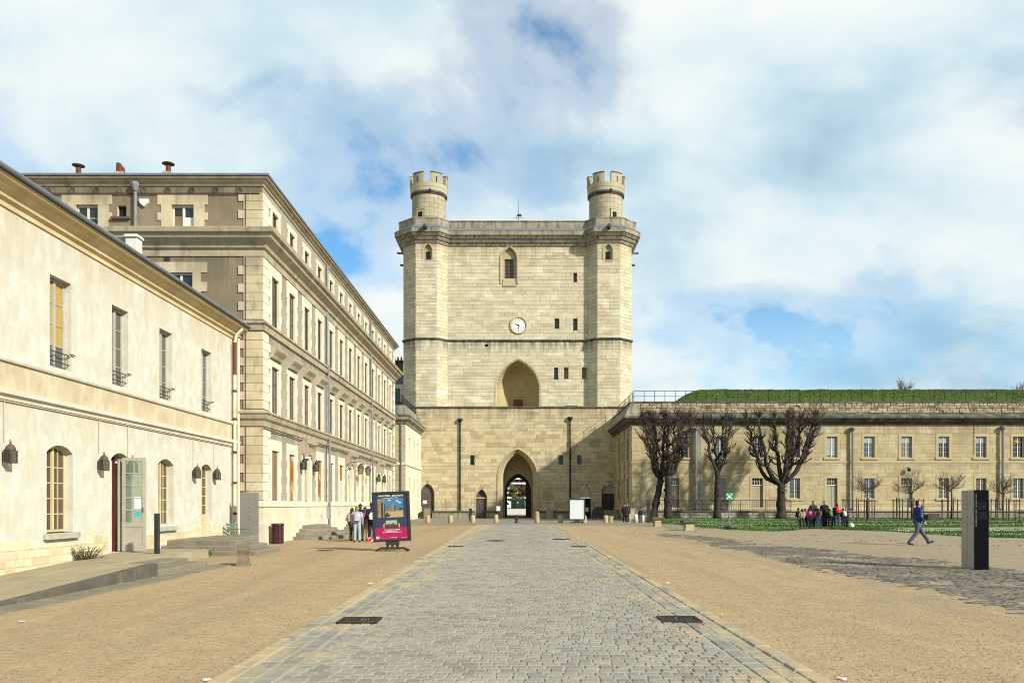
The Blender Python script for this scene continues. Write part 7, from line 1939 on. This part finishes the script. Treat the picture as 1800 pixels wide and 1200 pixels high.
person('teenager in a dark jacket standing behind the child in pink', 633.5, 36.4, 20, 1.62, navy, black, skinB, hblk, ('down', 'fwd'), 'stand', None, 0, .02, 0, None, G1)
person('tall teenager in a navy jacket and trousers beside the poster', 653.5, 34.6, 40, 1.68, navy, navy, skinB, hblk, ('down', 'fwd'), 'stand', black, 0, .018, 0, None, G1, 'short', .05)
shopping_bag('white shoulder bag on the hip of the tall teenager in navy', (PX(658, 34.3), 34.25, .95), white_c)
shopping_bag('red and white bag on the ground between the group and the poster', (PX(655, 34), 33.6, 0), M('red_white_bag', (.40, .02, .02), (.30, .02, .02), 5, .5, 0, 20, 0, ((.6, .55, .5), 9, (1, 1, 1), .56, .6, .9))).scale = (.62, .62, .72)
# right group of schoolchildren
G2 = 'school group on the lawn'
ZG = .02
person('adult with brown hair and dark jacket facing the schoolchildren, left of the two', 1429, 55, 10, 1.78, dgrey, black, skinA, hbrown, ('fwd', 'fwd'), 'stand', None, .06, .02, .05, None, G2)
person('adult with a dark jacket facing the schoolchildren, right of the two', 1449, 55.2, -8, 1.78, black, black, skinA, hbrown, ('fwd', 'fwd'), 'stand', None, .06, .02, .05, None, G2)
for (lab, x, Z, f, h, tp, bt, sk, hr, ar, hs, hat) in (
    ('child in a dark jacket and grey trousers at the left end of the school group', 1404, 53.2, 200, 1.42, black, cl('grey_cloth', (.16, .15, .14)), skinA, hblk, ('fwd', 'down'), 'short', None),
    ('child with a beige scarf in the school group', 1410.5, 52.8, 170, 1.36, beige, olive, skinA, hblk, ('fwd', 'fwd'), 'long', None),
    ('child in a bright pink jacket in the school group', 1422, 53.0, 190, 1.38, flat('fuchsia_cloth', (.45, .03, .16)), jeans, skinA, hblk, ('fwd', 'down'), 'long', None),
    ('child in navy standing in front of the left adult', 1427.5, 53.6, 175, 1.34, navy, navy, skinA, hblk, ('down', 'fwd'), 'short', None),
    ('child in a rose jacket and blue jeans bending forward', 1438, 52.6, 165, 1.40, rose, jeans, skinA, hblk, ('fwd', 'fwd'), 'long', None),
    ('child in a dark top with a headband in front of the right adult', 1451, 53.4, 185, 1.40, black, dgrey, skinA, hbrown, ('fwd', 'down'), 'long', None),
    ('child in black with a green backpack in the school group', 1459, 52.9, 185, 1.36, black, black, skinA, hblk, ('fwd', 'fwd'), 'short', None),
    ('tall youth in a dark jacket and cap with a red backpack', 1471.5, 52.8, 178, 1.72, black, jeans, skinA, hblk, ('fwd', 'fwd'), 'short', black),
    ('child in a dark blue jacket at the right end of the school group', 1482.5, 52.9, 190, 1.38, navy, navy, skinA, hblk, ('fwd', 'down'), 'short', None),
    ('child in a dark coat half hidden behind the pink jacket', 1416, 53.9, 185, 1.38, dgrey, black, skinA, hbrown, ('fwd', 'down'), 'short', None),
    ('child in black standing in the second row behind the rose jacket', 1434, 54.0, 180, 1.42, black, navy, skinA, hblk, ('down', 'fwd'), 'long', None),
    ('child in dark grey at the centre of the huddle', 1444, 53.5, 188, 1.36, dgrey, jeans, skinA, hbrown, ('fwd', 'fwd'), 'short', None),
    ('child in navy between the green and the red backpacks', 1465.5, 53.7, 180, 1.44, navy, black, skinA, hblk, ('fwd', 'down'), 'short', None),
    ('child in black crouched low beside the white helmet', 1489, 53.1, 215, 1.15, black, black, skinA, hblk, ('fwd', 'fwd'), 'short', None)):
    person(lab, x, Z, f, h * .95, tp, bt, sk, hr, ar, 'stand', None, ZG, .024, .22 if 'bend' in lab else .08, hat, G2, hs)
backpack('bright pink backpack on a schoolchild', 1422, 53.0, 190, 1.38, flat('pink_nylon', (.60, .04, .22)), zg=ZG)
backpack('navy and rose backpack on the bending schoolchild', 1438, 52.6, 165, 1.40, navy, off=(0, -.03), zg=ZG)
backpack('small green backpack on a schoolchild in black', 1459, 52.9, 185, 1.36, flat('green_nylon', (.07, .20, .04)), zg=ZG)
backpack('bright red backpack on the tall youth with the cap', 1471.5, 52.8, 178, 1.72, flat('red_nylon', (.62, .02, .01)), zg=ZG)
backpack('white backpack on the child at the right end of the group', 1482.5, 52.9, 190, 1.38, white_c, zg=ZG)
o = MB().ball((0, 0, .17), .18, 12).build('helmet', m_petal, None, True); o.location = (PX(1494.5, 52.8), 52.6, ZG); tag(o, 'round white helmet on the grass at the right end of the group', 'helmet')
# walkers by the right steps
G3 = 'people walking before the right wing'
person('person in a long black coat and white shoes walking towards the viewer', 1098, 68, 5, 1.62, black, black, skinA, hgrey, ('down', 'down'), 'step', white_c, .012, .03, 0, None, G3, 'short', .15)
person('person in a dark hooded jacket walking close beside the long coat', 1102.5, 68.7, -5, 1.68, dgrey, black, skinA, hblk, ('down', 'down'), 'step', white_c, .012, .03, 0, None, G3, 'short', .08)
person('child in a blue jacket and grey trousers walking between white bollards', 1126.5, 68, 10, 1.28, navy, cl('mid_grey_cloth', (.13, .13, .13)), skinA, hblk, ('down', 'down'), 'step', None, .012, .03, 0, None, G3)
